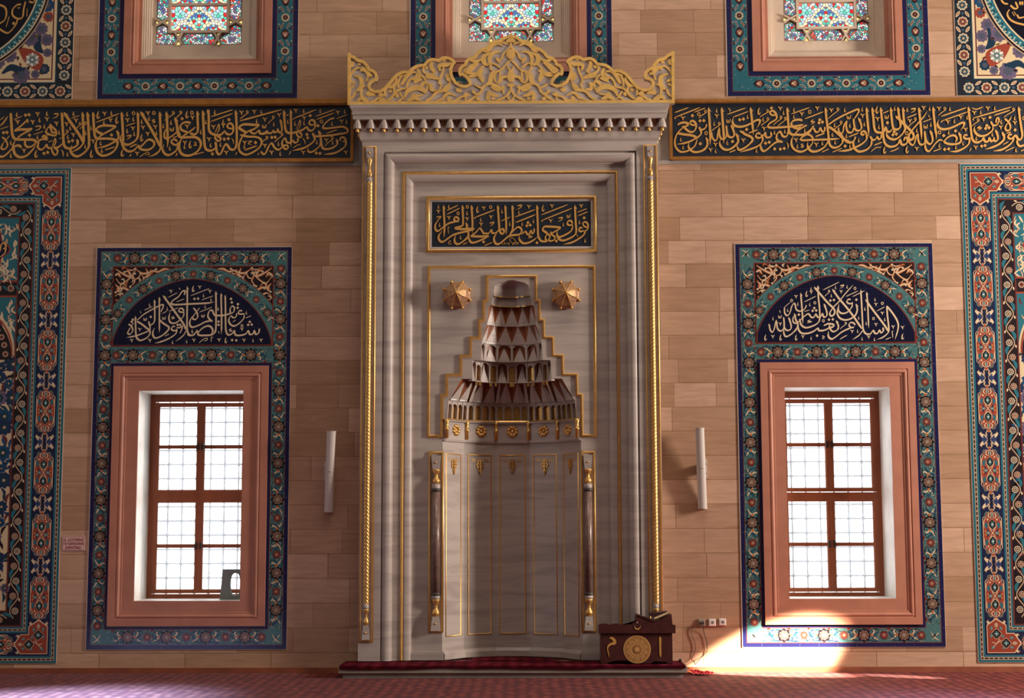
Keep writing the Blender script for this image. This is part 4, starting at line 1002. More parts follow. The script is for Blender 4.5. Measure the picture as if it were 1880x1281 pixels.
# ---- surrounds of the two lower windows
LUN = []
def lower_panel(w, label, rowsref):
    P, Cs = w['panel'], w['casing']; x0, x1, z0, z1 = P
    root = empty('window_tile_surround', ((x0 + x1) / 2, 0, z0)); tag(root, label, 'tile panel')
    slab('tile_bed', (x0 - 0.008, x1 + 0.004, z0 - 0.004, z1 + 0.006), Cs, root)
    t = TP(); ring_holes(t, P, Cs, NAVY, 0); grout(t, P, 0.04)
    i1 = (x0 + 0.04, x1 - 0.04, z0 + 0.042, z1 - 0.036); ring_holes(t, i1, (Cs[0] - 0.03, Cs[1] + 0.03, Cs[2] - 0.03, Cs[3] + 0.03), REDB, 1)
    i2 = (i1[0] + 0.008, i1[1] - 0.008, i1[2] + 0.008, i1[3] - 0.008); h2 = (Cs[0] - 0.038, Cs[1] + 0.038, Cs[2] - 0.038, Cs[3] + 0.038); ring_holes(t, i2, h2, TEAL, 2)
    t.rect(Cs[0] - 0.03, Cs[1] + 0.03, Cs[3], Cs[3] + 0.03, NAVY, 3)
    wl_ = h2[0] - i2[0]; wb = h2[2] - i2[2]
    zl0, zl1 = rowsref                                            # lunette block: bottom and top
    xl0, xl1 = h2[0] - 0.005, h2[1] + 0.005
    wt = i2[3] - zl1 - 0.012; wm = zl0 - h2[3] - 0.012
    band_iznik(t, (i2[0] + wl_ / 2, i2[3] - wl_ - 0.03), (i2[0] + wl_ / 2, i2[2] + wl_ + 0.03), 1, wl_)
    band_iznik(t, (i2[1] - wl_ / 2, i2[2] + wl_ + 0.03), (i2[1] - wl_ / 2, i2[3] - wl_ - 0.03), 1, wl_)
    band_iznik(t, (i2[0] + wb + 0.03, i2[2] + wb / 2), (i2[1] - wb - 0.03, i2[2] + wb / 2), 1, wb)
    band_iznik(t, (i2[1] - wt, i2[3] - wt / 2), (i2[0] + wt, i2[3] - wt / 2), 1, wt)
    band_iznik(t, (xl1 - 0.03, h2[3] + wm / 2), (xl0 + 0.03, h2[3] + wm / 2), 1, wm)
    I_ = lambda u, v: (u, v)
    for cx_, cz_, sx, sz in ((i2[0], i2[2], 1, 1), (i2[1], i2[2], -1, 1), (i2[0], i2[3], 1, -1), (i2[1], i2[3], -1, -1)):
        t.curl(I_, [(cx_ + sx * 0.02, cz_ + sz * 0.02), (cx_ + sx * 0.07, cz_ + sz * 0.05), (cx_ + sx * 0.11, cz_ + sz * 0.11)], 0.012, CREAM, 6); t.leaf(I_, cx_ + sx * 0.05, cz_ + sz * 0.09, cx_ + sx * 0.09, cz_ + sz * 0.05, 0.02, 0, DARK, 6)
        t.curl(I_, [(cx_ + sx * 0.02, cz_ + sz * 0.10), (cx_ + sx * 0.05, cz_ + sz * 0.08), (cx_ + sx * 0.1, cz_ + sz * 0.02)], 0.010, CREAM, 6)
    t.build('border_tiles', 'tile', root)
    # lunette: red outline, dark spandrels with scrolling arabesque, teal arch, navy half-moon
    t = TP(); t.rect(xl0, xl1, zl0, zl1, lin('#7d352b'), 4); t.rect(xl0 + 0.012, xl1 - 0.012, zl0 + 0.012, zl1 - 0.012, DARK, 5)
    cx_ = (xl0 + xl1) / 2; hw_ = (xl1 - xl0) / 2; k = (zl1 - zl0) / 730.0       # photo zoom units -> metres
    zt = lambda Y: zl1 - (Y - 238) * k
    Ro, Ri = 892 * k, 731 * k; zo, zi = zt(248) - Ro, zt(380) - Ri
    def arc_poly(R_, zc0, half, zbase, grow=0.0, point=0.0):
        am = math.asin(min(1, half / (R_ + grow))) if (zc0 + sqrt(max(0, (R_ + grow) ** 2 - half ** 2))) > zbase else math.acos(max(-1, (zbase - zc0) / (R_ + grow)))
        pts = [(cx_ + (R_ + grow) * sin(a), zc0 + (R_ + grow) * cos(a) + point * max(0, 1 - abs(a) / 0.5)) for a in np.linspace(-am, am, 41)]
        if pts[0][1] > zbase + 1e-4: pts = [(pts[0][0], zbase)] + pts + [(pts[-1][0], zbase)]
        return pts
    hb = hw_ - 0.012
    rnd = random.Random(11)
    for s_ in (-1, 1):
        S = lambda u, v, s_=s_: (cx_ + s_ * (hb - u), zl1 - 0.012 - v)
        vines = ["20,20 80,60 150,90 130,40 95,45", "25,110 60,150 110,130 150,95 190,60", "30,200 90,190 150,210 210,160", "200,20 170,70 190,130 150,180", "210,30 260,60 320,50 380,20", "250,70 270,110 230,150 250,180", "330,30 400,45 450,20 520,25", "20,260 60,240 110,260 150,230", "25,300 70,310 40,350", "120,20 160,30 190,15", "60,90 40,60 20,70", "110,180 90,150 60,170 75,200", "290,20 310,70 270,100", "420,50 470,40 560,15", "560,10 620,22 690,8", "180,110 220,100 240,60", "20,160 50,200 20,230", "340,60 300,90"]
        for i, vv in enumerate(vines):
            p_ = [(float(a.split(',')[0]) * k, float(a.split(',')[1]) * k) for a in vv.split()]
            t.curl(S, p_, 0.030 if i % 2 == 0 else 0.018, ORNG, 6); t.curl(S, p_, 0.015 if i % 2 == 0 else 0.010, CREAM, 7)
            t.disc(S, p_[-1][0], p_[-1][1], 0.012, CREAM, 8); t.disc(S, p_[0][0], p_[0][1], 0.010, ORNG, 8)
        for _ in range(46):
            u, v = rnd.uniform(10, 640), rnd.uniform(8, 330)
            if v > 330 * (1 - u / 660) ** 1.6 + 12: continue
            a = rnd.uniform(0, 6.28); p_ = [(u * k, v * k), ((u + 24 * cos(a)) * k, (v + 24 * sin(a)) * k), ((u + 42 * cos(a + 0.9)) * k, max(4, v + 42 * sin(a + 0.9)) * k)]
            if min(q[0] for q in p_) < 0.005 or min(q[1] for q in p_) < 0.005: continue
            t.curl(S, p_, 0.016, ORNG if _ % 3 == 0 else CREAM, 6)
    t.poly(I_, arc_poly(Ro, zo, hb, zl0 + 0.012, 0.008), lin('#7d352b'), 9); t.poly(I_, arc_poly(Ro, zo, hb - 0.004, zl0 + 0.012), TEAL, 10)
    Rm = (Ro + Ri) / 2; zm = (zo + zi) / 2; wv = (zo + Ro) - (zi + Ri)
    TA = lambda u, v: (cx_ + (Rm - v) * sin(u / Rm), zm + (Rm - v) * cos(u / Rm))
    for i in range(-3, 4):
        a = radians(22.3) * Rm
        if abs(i) < 3: m_redflower(t, TA, i * a, 1.0, 12)
        if abs(i) < 3: m_leafpair(t, TA, i * a + a * 0.24, 0.9, -1, 12); m_leafpair(t, TA, i * a - a * 0.24, 0.9, 1, 12)
    for i in (-2.5, -1.5, -0.5, 0.5, 1.5, 2.5): m_rosette(t, TA, i * a, 0.92 if abs(i) < 2 else 0.8, 12)
    r3 = random.Random(5)
    for _ in range(220):
        u = r3.uniform(-2.6, 2.6) * a; v = r3.uniform(-wv * 0.45, wv * 0.45); al = r3.uniform(0, 6.28); t.leaf(TA, u, v, u + 0.012 * cos(al), v + 0.012 * sin(al), 0.005, 0.003, r3.choice((TEALD, REDB, CREAM, NAVY2)), 11, 3)
    t.poly(I_, arc_poly(Ri, zi, hb - 0.002, zl0 + 0.012, 0.012, 0.02), lin('#7d352b'), 17); t.poly(I_, arc_poly(Ri, zi, hb - 0.01, zl0 + 0.012, 0.006, 0.02), REDB, 18); t.poly(I_, arc_poly(Ri, zi, hb - 0.016, zl0 + 0.02, 0.0, 0.02), lin('#10122c'), 19)
    for q in range(1, 9):
        xq = xl0 + q * 0.205; zz = zi + sqrt(max(0.0001, Ri ** 2 - (xq - cx_) ** 2))
        if zz > zl0 + 0.1: t.rect(xq - 0.001, xq + 0.001, zl0 + 0.02, zz, lin('#34385e'), 20)
    for q in range(1, 4): 
        zq = zl0 + q * 0.205; hh_ = sqrt(max(0, Ri ** 2 - (zq - zi) ** 2)) - 0.03
        if zq < zi + Ri: t.rect(cx_ - min(hh_, hb - 0.02), cx_ + min(hh_, hb - 0.02), zq - 0.001, zq + 0.001, lin('#34385e'), 20)
    t.build('lunette_tiles', 'tile', root)
    return root
PANEL_L = lower_panel(LOW[0], 'turquoise and navy floral tile surround with lettered half-moon, around the window holding the grey plastic piece', (WZ(355, 636), WZ(355, 488)))
PANEL_R = lower_panel(LOW[1], 'floral tile surround with lettered half-moon, around the window above the sunlit patch', (WZ(1531, 631), WZ(1531, 481.5)))

# ---- surrounds of the three upper windows
def m_medallion(t, T, u, s_=1.0, l=6):
    pts = []
    for i in range(28):
        a = 2 * pi * i / 28; r_ = 0.056 * s_ * (0.86 + 0.22 * abs(cos(a)) ** 6 + 0.03 * cos(8 * a)); pts.append((u + r_ * cos(a), r_ * 0.92 * sin(a)))
    t.fan(T, (u, 0), pts, DARK, l); t.disc(T, u, 0, 0.040 * s_, REDB, l + 1, 6, 0.08)
    for a in (-0.9, -0.3, 0.3, 0.9): t.leaf(T, u - 0.024 * s_ * cos(a), 0.024 * s_ * sin(a) * 0.4, u + 0.034 * s_ * cos(a), 0.034 * s_ * sin(a), 0.016 * s_, 0, TAN, l + 2, 4)
    t.disc(T, u - 0.016 * s_, 0, 0.012 * s_, CREAM, l + 3); t.disc(T, u + 0.012 * s_, 0, 0.008 * s_, RED, l + 3)
def m_sun(t, T, u, s_=1.0, l=6):
    for i in range(14):
        a = 2 * pi * i / 14; t.leaf(T, u + 0.018 * s_ * cos(a), 0.018 * s_ * sin(a), u + 0.055 * s_ * cos(a), 0.055 * s_ * sin(a), 0.013 * s_, 0, CREAM, l, 3)
    t.disc(T, u, 0, 0.034 * s_, CREAM, l + 1, 12, 0.06); t.disc(T, u, 0, 0.029 * s_, DARK, l + 2, 10, 0.06); t.disc(T, u, 0, 0.017 * s_, REDB, l + 3, 6, 0.2); t.disc(T, u, 0, 0.006 * s_, TAN, l + 4)
def band_sun(t, p, q, side, w, start, per=0.392):
    T, L_ = strip_T(p, q, side); s_ = min(1, w / 0.165)
    speckle(t, T, L_, w, 110, (TEALD, NAVY2, TEALD, CREAM))
    u = start; k = 0
    while u < L_ - 0.03:
        (m_medallion if k % 2 == 0 else m_sun)(t, T, u, s_)
        d = 1 if k % 2 else -1
        for dv in (-0.034, 0.034):
            if u + per / 2 > L_: continue
            c = u + per / 4
            t.leaf(T, c - 0.040, dv - 0.020 * d, c + 0.040, dv + 0.020 * d, 0.022, 0.004, CREAM, 6); t.leaf(T, c - 0.034, dv - 0.017 * d, c + 0.034, dv + 0.017 * d, 0.014, 0.004, REDB if dv > 0 else BLUE, 7)
        for dv in (-w * 0.42, w * 0.42):
            t.leaf(T, u + 0.05, dv, u + 0.08, dv * 0.8, 0.016, 0.004, NAVY, 6); t.disc(T, u + per * 0.3, dv, 0.007, CREAM, 6); t.disc(T, u + per * 0.2, dv, 0.010, REDB, 6)
        u += per / 2; k += 1
def upper_panel(u_, label):
    P, Cs = u_['panel'], u_['casing']; x0, x1, z0, z1 = P
    root = empty('upper_tile_surround', ((x0 + x1) / 2, 0, z0)); tag(root, label, 'tile panel')
    slab('tile_bed', (x0 - 0.010, x1 + 0.004, z0 - 0.002, z1), (Cs[0], Cs[1], Cs[2], z1 + 1), root)
    H_ = lambda e: (Cs[0] - e, Cs[1] + e, Cs[2] - e, z1)
    t = TP(); ring_holes(t, P, H_(0), NAVY, 0); grout(t, P, 0.05)
    t2 = (x0 + 0.052, x1 - 0.052, z0 + 0.050, z1); ring_holes(t, t2, H_(0.048), REDB, 1)
    i2 = (x0 + 0.060, x1 - 0.060, z0 + 0.058, z1); h2 = H_(0.056); ring_holes(t, i2, h2, TEAL2, 2)
    wl_ = h2[0] - i2[0]; wb = h2[2] - i2[2]
    per = 0.392; nb = 4; Lb = (i2[1] - i2[0]); st_ = Lb / 2 - 2 * per + 0.0
    band_sun(t, (i2[0], i2[2] + wb / 2), (i2[1] - 0.1, i2[2] + wb / 2), 1, wb, st_)
    band_sun(t, (i2[0] + wl_ / 2, i2[2] + wb + 0.0), (i2[0] + wl_ / 2, z1), -1, wl_, 0.12)
    band_sun(t, (i2[1] - wl_ / 2, i2[2] + wb + 0.0), (i2[1] - wl_ / 2, z1), 1, wl_, 0.12)
    t.build('border_tiles', 'tile', root); return root
upper_panel(UP[0], 'turquoise tile frame around the coloured window left of the gilded crest')
upper_panel(UP[1], 'turquoise tile frame around the coloured window behind the gilded crest')
upper_panel(UP[2], 'turquoise tile frame around the coloured window right of the gilded crest')

# ---- the tall carpet-like panels at both ends of the wall
def dash_strip(t, r, w, side_in):
    x0, x1, z0, z1 = r; t.frame(r, w, TEAL2, 1); g = (x0 + w * 0.42, x1 - w * 0.42, z0 + w * 0.42, z1 - w * 0.42); d = w * 0.30
    t.frame((g[0] - d * 0.35, g[1] + d * 0.35, g[2] - d * 0.35, g[3] + d * 0.35), d * 1.3, TAN, 2); t.frame(g, d * 0.6, DARK, 3)
    for ax in (0, 1):
        L_ = (g[1] - g[0]) if ax == 0 else (g[3] - g[2]); n = int(L_ / 0.052)
        for i in range(n):
            a = (g[0] if ax == 0 else g[2]) + L_ * (i + 0.5) / n; e = d * 0.6
            if ax == 0: t.rect(a - 0.007, a + 0.007, g[2], g[2] + e, TAN, 4); t.rect(a - 0.007, a + 0.007, g[3] - e, g[3], TAN, 4)
            else: t.rect(g[0], g[0] + e, a - 0.007, a + 0.007, TAN, 4); t.rect(g[1] - e, g[1], a - 0.007, a + 0.007, TAN, 4)
def m_cartouche(t, T, u, h, w, l=4):
    """long red hexagon with pointed ends, symmetrical teal and navy leaves inside"""
    a, b_ = h / 2, w / 2; tip = 0.11
    hexa = lambda k: [(u - a + k * 1.3, 0), (u - a + tip * 0.55 + k * 0.7, -b_ * 0.55), (u - a + tip + k * 0.4, -b_ + k), (u + a - tip - k * 0.4, -b_ + k), (u + a - tip * 0.55 - k * 0.7, -b_ * 0.55), (u + a - k * 1.3, 0), (u + a - tip * 0.55 - k * 0.7, b_ * 0.55), (u + a - tip - k * 0.4, b_ - k), (u - a + tip + k * 0.4, b_ - k), (u - a + tip * 0.55 + k * 0.7, b_ * 0.55)]
    t.poly(T, hexa(0), DARK, l); t.poly(T, hexa(0.006), CREAM, l + 1); t.poly(T, hexa(0.013), RED, l + 2)
    for s_ in (-1, 1):
        c = u + s_ * 0.092
        t.poly(T, [(c - 0.062, 0), (c - 0.02, -0.040), (c + 0.02, -0.040), (c + 0.062, 0), (c + 0.02, 0.040), (c - 0.02, 0.040)], TAN, l + 3)
        t.poly(T, [(c - 0.055, 0), (c - 0.02, -0.035), (c + 0.02, -0.035), (c + 0.055, 0), (c + 0.02, 0.035), (c - 0.02, 0.035)], DARK, l + 4)
        t.leaf(T, c - 0.036, 0, c + 0.036, 0, 0.038, 0, TEAL, l + 5, 6); t.disc(T, c, 0, 0.009, WHITE, l + 6)
        for v_ in (-1, 1):
            t.leaf(T, c - 0.03, v_ * 0.052, c + 0.05, v_ * 0.062, 0.032, v_ * 0.012, TEAL2, l + 3); t.leaf(T, u + s_ * 0.17, v_ * 0.075, u + s_ * 0.235, v_ * 0.055, 0.034, 0, TEAL, l + 3); t.leaf(T, u + s_ * 0.178, v_ * 0.071, u + s_ * 0.228, v_ * 0.057, 0.014, 0, RED, l + 4)
            t.curl(T, [(u + s_ * 0.03, 0), (u + s_ * 0.055, v_ * 0.03), (u + s_ * 0.10, v_ * 0.048)], 0.007, CREAM, l + 5)
            t.curl(T, [(u + s_ * 0.155, v_ * 0.012), (u + s_ * 0.175, v_ * 0.04), (u + s_ * 0.205, v_ * 0.036), (u + s_ * 0.225, v_ * 0.008)], 0.010, CREAM, l + 5)
            t.disc(T, u + s_ * 0.02, v_ * 0.075, 0.012, ORNG, l + 3)
        t.leaf(T, u + s_ * 0.165, 0, u + s_ * 0.215, 0, 0.036, 0, TEAL, l + 4); t.disc(T, u + s_ * 0.25, 0, 0.009, ORNG, l + 4)
    for s_ in (-1, 1):
        for v_ in (-1, 1):
            t.curl(T, [(u + s_ * 0.05, v_ * 0.088), (u + s_ * 0.10, v_ * 0.092), (u + s_ * 0.15, v_ * 0.080), (u + s_ * 0.17, v_ * 0.06)], 0.007, CREAM, l + 3)
            t.leaf(T, u + s_ * 0.13, v_ * 0.088, u + s_ * 0.17, v_ * 0.09, 0.018, 0, NAVY2, l + 3); t.leaf(T, u + s_ * 0.20, v_ * 0.022, u + s_ * 0.25, v_ * 0.03, 0.018, v_ * 0.004, NAVY2, l + 3)
            t.leaf(T, u + s_ * 0.008, v_ * 0.045, u + s_ * 0.045, v_ * 0.06, 0.018, 0, NAVY2, l + 3); t.disc(T, u + s_ * 0.145, v_ * 0.05, 0.010, CREAM, l + 4, 5, 0.3); t.disc(T, u + s_ * 0.255, v_ * 0.022, 0.006, CREAM, l + 4)
            t.curl(T, [(u + s_ * 0.16, v_ * 0.01), (u + s_ * 0.19, v_ * 0.012), (u + s_ * 0.23, v_ * 0.004)], 0.006, CREAM, l + 5)
    for v_ in (-1, 1): t.leaf(T, u - 0.0, v_ * 0.022, u, v_ * 0.075, 0.04, 0, TEAL, l + 3); t.leaf(T, u, v_ * 0.03, u, v_ * 0.065, 0.018, 0, GREYG, l + 4)
    t.curl(T, [(u - 0.04, 0.028), (u, 0), (u + 0.04, -0.028)], 0.006, CREAM, l + 6, taper=False); t.curl(T, [(u - 0.04, -0.028), (u, 0), (u + 0.04, 0.028)], 0.006, CREAM, l + 6, taper=False)
def m_cross(t, T, u, w, l=4):
    for s_ in (-1, 1):
        t.curl(T, [(u + s_ * 0.10, -w * 0.5), (u + s_ * 0.055, -w * 0.28), (u + s_ * 0.012, 0), (u + s_ * 0.055, w * 0.28), (u + s_ * 0.10, w * 0.5)], 0.012, DARK, l)
        for v_ in (-1, 1):
            t.leaf(T, u + s_ * 0.004, v_ * 0.014, u + s_ * 0.062, v_ * w * 0.30, 0.052, s_ * v_ * 0.016, CREAM, l + 1); t.leaf(T, u + s_ * 0.014, v_ * 0.03, u + s_ * 0.05, v_ * w * 0.26, 0.020, s_ * v_ * 0.008, NAVY2, l + 2)
            t.leaf(T, u + s_ * 0.008, v_ * w * 0.24, u + s_ * 0.07, v_ * w * 0.46, 0.034, -s_ * v_ * 0.008, CREAM, l + 1); t.leaf(T, u + s_ * 0.03, v_ * w * 0.10, u + s_ * 0.085, v_ * w * 0.14, 0.02, 0, TAN, l + 1)
            t.disc(T, u + s_ * 0.075, v_ * w * 0.38, 0.008, TAN, l + 2)
    for v_ in (-1, 1): t.disc(T, u, v_ * w * 0.23, 0.030, lin('#3a4268'), l + 3, 6, 0.2); t.leaf(T, u, v_ * 0.01, u, v_ * w * 0.46, 0.026, 0, NAVY, l + 2); t.disc(T, u, v_ * w * 0.23, 0.010, TEALD, l + 4)
def band_cart(t, p, q, side, w, per=0.705):
    T, L_ = strip_T(p, q, side); n = max(1, int(round(L_ / per))); pr_ = L_ / n
    for i in range(n): m_cartouche(t, T, (i + 0.5) * pr_, pr_ - 0.135, w * 0.97)
    for i in range(n + 1): m_cross(t, T, min(L_ - 0.0, i * pr_), w)
def band_vine(t, p, q, side, w, per=0.335):
    T, L_ = strip_T(p, q, side); n = max(1, int(round(L_ / per))); pr_ = L_ / n
    pts = [(u, w * 0.30 * sin(2 * pi * u / pr_)) for u in np.linspace(0, L_, n * 10 + 1)]
    t.curl(T, pts, 0.011, TAN, 4, 1, False)
    for i in range(n):
        for j, s_ in ((0.25, 1), (0.75, -1)):
            u = (i + j) * pr_; v = -s_ * w * 0.10
            t.disc(T, u, v, 0.036, CREAM if s_ > 0 else TAN, 6, 9, 0.10); t.disc(T, u, v, 0.028, TEALD if s_ > 0 else REDB, 7, 9, 0.08)
            t.disc(T, u, v, 0.020, TAN, 8, 6, 0.2); t.disc(T, u, v, 0.008, DARK, 9)
            t.leaf(T, u + 0.02, s_ * w * 0.34, u + pr_ * 0.44, s_ * w * 0.02, 0.038, s_ * 0.02, TEAL2, 5); t.leaf(T, u - 0.06, s_ * w * 0.42, u - 0.02, s_ * w * 0.36, 0.018, 0, CREAM, 5)
def big_panel(P, label, mid_side):
    x0, x1, z0, z1 = P; root = empty('wall_tile_panel', ((x0 + x1) / 2, 0, z0)); tag(root, label, 'tile panel')
    slab('tile_bed', (x0 - 0.006, x1 + 0.006, z0 - 0.004, z1 + 0.006), None, root)
    t = TP(); ins = lambda r, e: (r[0] + e, r[1] - e, r[2] + e, r[3] - e)
    t.rect(*P, NAVY, 0); r = P; dash_strip(t, r, 0.078, 1); r = ins(r, 0.087); wm = 0.228
    t.frame(r, wm, lin('#1f2440'), 1)
    c = wm / 2
    band_cart(t, (r[1] - c, r[2] + wm + 0.05), (r[1] - c, r[3] - wm - 0.05), 1, wm); band_cart(t, (r[0] + c, r[3] - wm - 0.05), (r[0] + c, r[2] + wm + 0.05), 1, wm)
    band_cart(t, (r[0] + wm + 0.05, r[2] + c), (r[1] - wm - 0.05, r[2] + c), 1, wm); band_cart(t, (r[1] - wm - 0.05, r[3] - c), (r[0] + wm + 0.05, r[3] - c), 1, wm)
    for (cx_, cz_, sx, sz) in ((r[0], r[2], 1, 1), (r[1], r[2], -1, 1), (r[0], r[3], 1, -1), (r[1], r[3], -1, -1)):
        Q = lambda u, v, cx_=cx_, cz_=cz_, sx=sx, sz=sz: (cx_ + sx * u, cz_ + sz * v)
        t.poly(Q, [(0.01, 0.01), (wm + 0.08, 0.01), (wm + 0.155, c), (wm + 0.08, wm - 0.004), (wm - 0.004, wm - 0.004), (wm - 0.004, wm + 0.08), (c, wm + 0.155), (0.01, wm + 0.08)], CREAM, 10)
        t.poly(Q, [(0.018, 0.018), (wm + 0.075, 0.018), (wm + 0.140, c), (wm + 0.075, wm - 0.012), (wm - 0.012, wm - 0.012), (wm - 0.012, wm + 0.075), (c, wm + 0.140), (0.018, wm + 0.075)], RED, 11)
        for (u, v) in ((c + 0.10, c), (c, c + 0.10)):
            t.disc(Q, u, v, 0.052, TAN, 12, 4, 0.14); t.disc(Q, u, v, 0.045, DARK, 13, 4, 0.14); t.disc(Q, u, v, 0.026, TEAL, 14, 4, 0.2); t.disc(Q, u, v, 0.008, WHITE, 15)
        for (u, v, du, dv) in ((0.05, 0.05, 0.05, 0.03), (0.05, 0.17, 0.03, 0.05), (0.17, 0.05, 0.05, 0.03), (0.17, 0.17, 0.03, 0.03), (0.25, 0.06, 0.05, 0.01), (0.25, 0.17, 0.05, -0.01), (0.06, 0.25, 0.01, 0.05), (0.17, 0.25, -0.01, 0.05)): t.leaf(Q, u, v, u + du, v + dv, 0.034, 0.006, TEAL, 12); t.leaf(Q, u + 0.008, v + 0.006, u + du * 0.8, v + dv * 0.8, 0.012, 0.004, GREYG, 13)
        t.curl(Q, [(c - 0.04, c - 0.04), (c, c), (c + 0.05, c + 0.03)], 0.007, CREAM, 15, taper=False); t.curl(Q, [(c - 0.05, c + 0.01), (c, c), (c + 0.03, c + 0.05)], 0.007, CREAM, 15, taper=False)
        t.leaf(Q, wm + 0.05, c, wm + 0.11, c, 0.04, 0, TAN, 12); t.leaf(Q, c, wm + 0.05, c, wm + 0.11, 0.04, 0, TAN, 12)
    r = ins(r, wm + 0.008); dash_strip(t, r, 0.068, 1); r = ins(r, 0.068); t.frame(r, 0.018, REDB, 2); r = ins(r, 0.016); wv = 0.145
    t.frame(r, wv, DARK, 2); c = wv / 2
    band_vine(t, (r[1] - c, r[2] + c), (r[1] - c, r[3] - c), 1, wv); band_vine(t, (r[0] + c, r[2] + c), (r[0] + c, r[3] - c), -1, wv); band_vine(t, (r[0] + wv, r[3] - c), (r[1] - wv, r[3] - c), 1, wv); band_vine(t, (r[0] + wv, r[2] + c), (r[1] - wv, r[2] + c), -1, wv)
    r = ins(r, wv); t.frame(r, 0.016, REDB, 5); r = ins(r, 0.014)
    t.build('border_tiles', 'tile', root)
    # field: teal cartouche row, dark strip, arch with scrolling spandrels over a cream flowering ground
    t = TP(); I_ = lambda u, v: (u, v); xm = (r[0] + r[1]) / 2; hwid = (r[1] - r[0]) / 2; rn = random.Random(21)
    zA, zB, zC, zD = r[3], r[3] - 0.72, r[3] - 0.88, r[3] - 1.55
    t.rect(*r, lin('#cbb28c'), 1); t.rect(r[0], r[1], zB, zA, TEAL2, 3); t.rect(r[0], r[1], zC, zB, DARK, 3); t.rect(r[0], r[1], zC - 0.02, zC, RED, 4); t.rect(r[0], r[1], zB - 0.01, zB + 0.01, RED, 4)
    archp = [(r[0], zC - 0.02), (r[1], zC - 0.02)] + [(xm + hwid * cos(a), zD + (zC - 0.1 - zD) * sin(a) ** 0.9 if sin(a) > 0 else zD) for a in np.linspace(0, pi, 25)]
    t.poly(I_, archp, TEAL2, 3)
    def arch(k): return [(xm + (hwid - k) * cos(a), zD - k * 0.5 + (zC - 0.1 - zD - k) * max(0, sin(a)) ** 0.9) for a in np.linspace(0, pi, 31)]
    t.curl(I_, arch(0.03), 0.016, RED, 6, 1, False); t.curl(I_, arch(0.10), 0.13, DARK, 5, 1, False); t.curl(I_, arch(0.17), 0.014, RED, 6, 1, False)
    av = arch(0.10)
    for i in range(1, len(av), 2): t.disc(I_, av[i][0], av[i][1], 0.032, TAN, 7, 9, 0.12); t.disc(I_, av[i][0], av[i][1], 0.02, REDB, 8, 7, 0.2)
    pts = []                                                       # navy medallion with wavy outline
    for i in range(64):
        a = 2 * pi * i / 64; rr = 1 + 0.07 * cos(10 * a) + 0.16 * abs(cos(a)) ** 20; pts.append((xm + (hwid - 0.10) / 1.23 * rr * cos(a), (zA + zB) / 2 + 0.30 * rr * sin(a)))
    t.fan(I_, (xm, (zA + zB) / 2), [(xm + (x - xm) * 1.04, (zA + zB) / 2 + (z - (zA + zB) / 2) * 1.04) for x, z in pts], RED, 6); t.fan(I_, (xm, (zA + zB) / 2), pts, lin('#141637'), 7)
    for _ in range(420):
        x, z = rn.uniform(r[0] + 0.02, r[1] - 0.02), rn.uniform(zD + 0.3, zA - 0.02)
        if zC - 0.03 < z < zB + 0.03: continue
        p_ = [(x, z), (x + rn.uniform(-0.05, 0.05), z - 0.04), (x + rn.uniform(-0.06, 0.06), z - 0.08)]
        t.curl(I_, p_, 0.022, REDB if rn.random() < 0.5 else CREAM, 4); t.curl(I_, p_, 0.010, CREAM, 5 if z > zB else 4)
    x = r[0] + 0.06
    while x < r[1]: t.disc(I_, x, (zB + zC) / 2, 0.036, TAN, 5, 9, 0.12); t.disc(I_, x, (zB + zC) / 2, 0.024, REDB, 6, 7, 0.2); t.leaf(I_, x + 0.04, (zB + zC) / 2 + 0.03, x + 0.1, (zB + zC) / 2 - 0.03, 0.025, 0.01, TEAL2, 5); x += 0.14
    z = zD - 0.1
    while z > r[2] + 0.05:
        for i in range(7):
            x = r[0] + (r[1] - r[0]) * (i + 0.5 + (0.25 if int(z * 10) % 2 else -0.2)) / 7 + rn.uniform(-0.03, 0.03); zz = z + rn.uniform(-0.06, 0.06); R_ = rn.choice((0.05, 0.065, 0.085)); cc = rn.choice((NAVY2, BLUE, PURP, NAVY2))
            t.disc(I_, x, zz, R_, cc, 3, 9, 0.12); t.disc(I_, x, zz, R_ * 0.55, TEALD, 4, 7, 0.15); t.disc(I_, x, zz, R_ * 0.2, TAN, 5)
            for _ in range(5): a = rn.uniform(0, 6.28); t.leaf(I_, x + R_ * cos(a), zz + R_ * sin(a), x + (R_ + 0.11) * cos(a + 0.5), zz + (R_ + 0.11) * sin(a + 0.5), 0.034, 0.02, rn.choice((NAVY2, DARK, BLUE, TEALD, REDB)), 2)
        z -= 0.19
    t.build('field_tiles', 'tile', root); return root, r
zbL, ztL = WZ(70, 1217), WZ(70, 309.5); xr = (WX(131.5, 310) + WX(102.5, 1217)) / 2
BIGW = 2.1
FIELD_L = big_panel((xr - BIGW, xr, zbL, ztL), 'tall carpet-patterned tile panel of red cartouches beside the small red-lettered notice', 1)
zbR, ztR = WZ(1810, 1215), WZ(1810, 301.5); xl = (WX(1760.5, 302) + WX(1799, 1215)) / 2
FIELD_R = big_panel((xl, xl + BIGW, zbR, ztR), 'tall carpet-patterned tile panel of red cartouches beyond the sunlit window', -1)

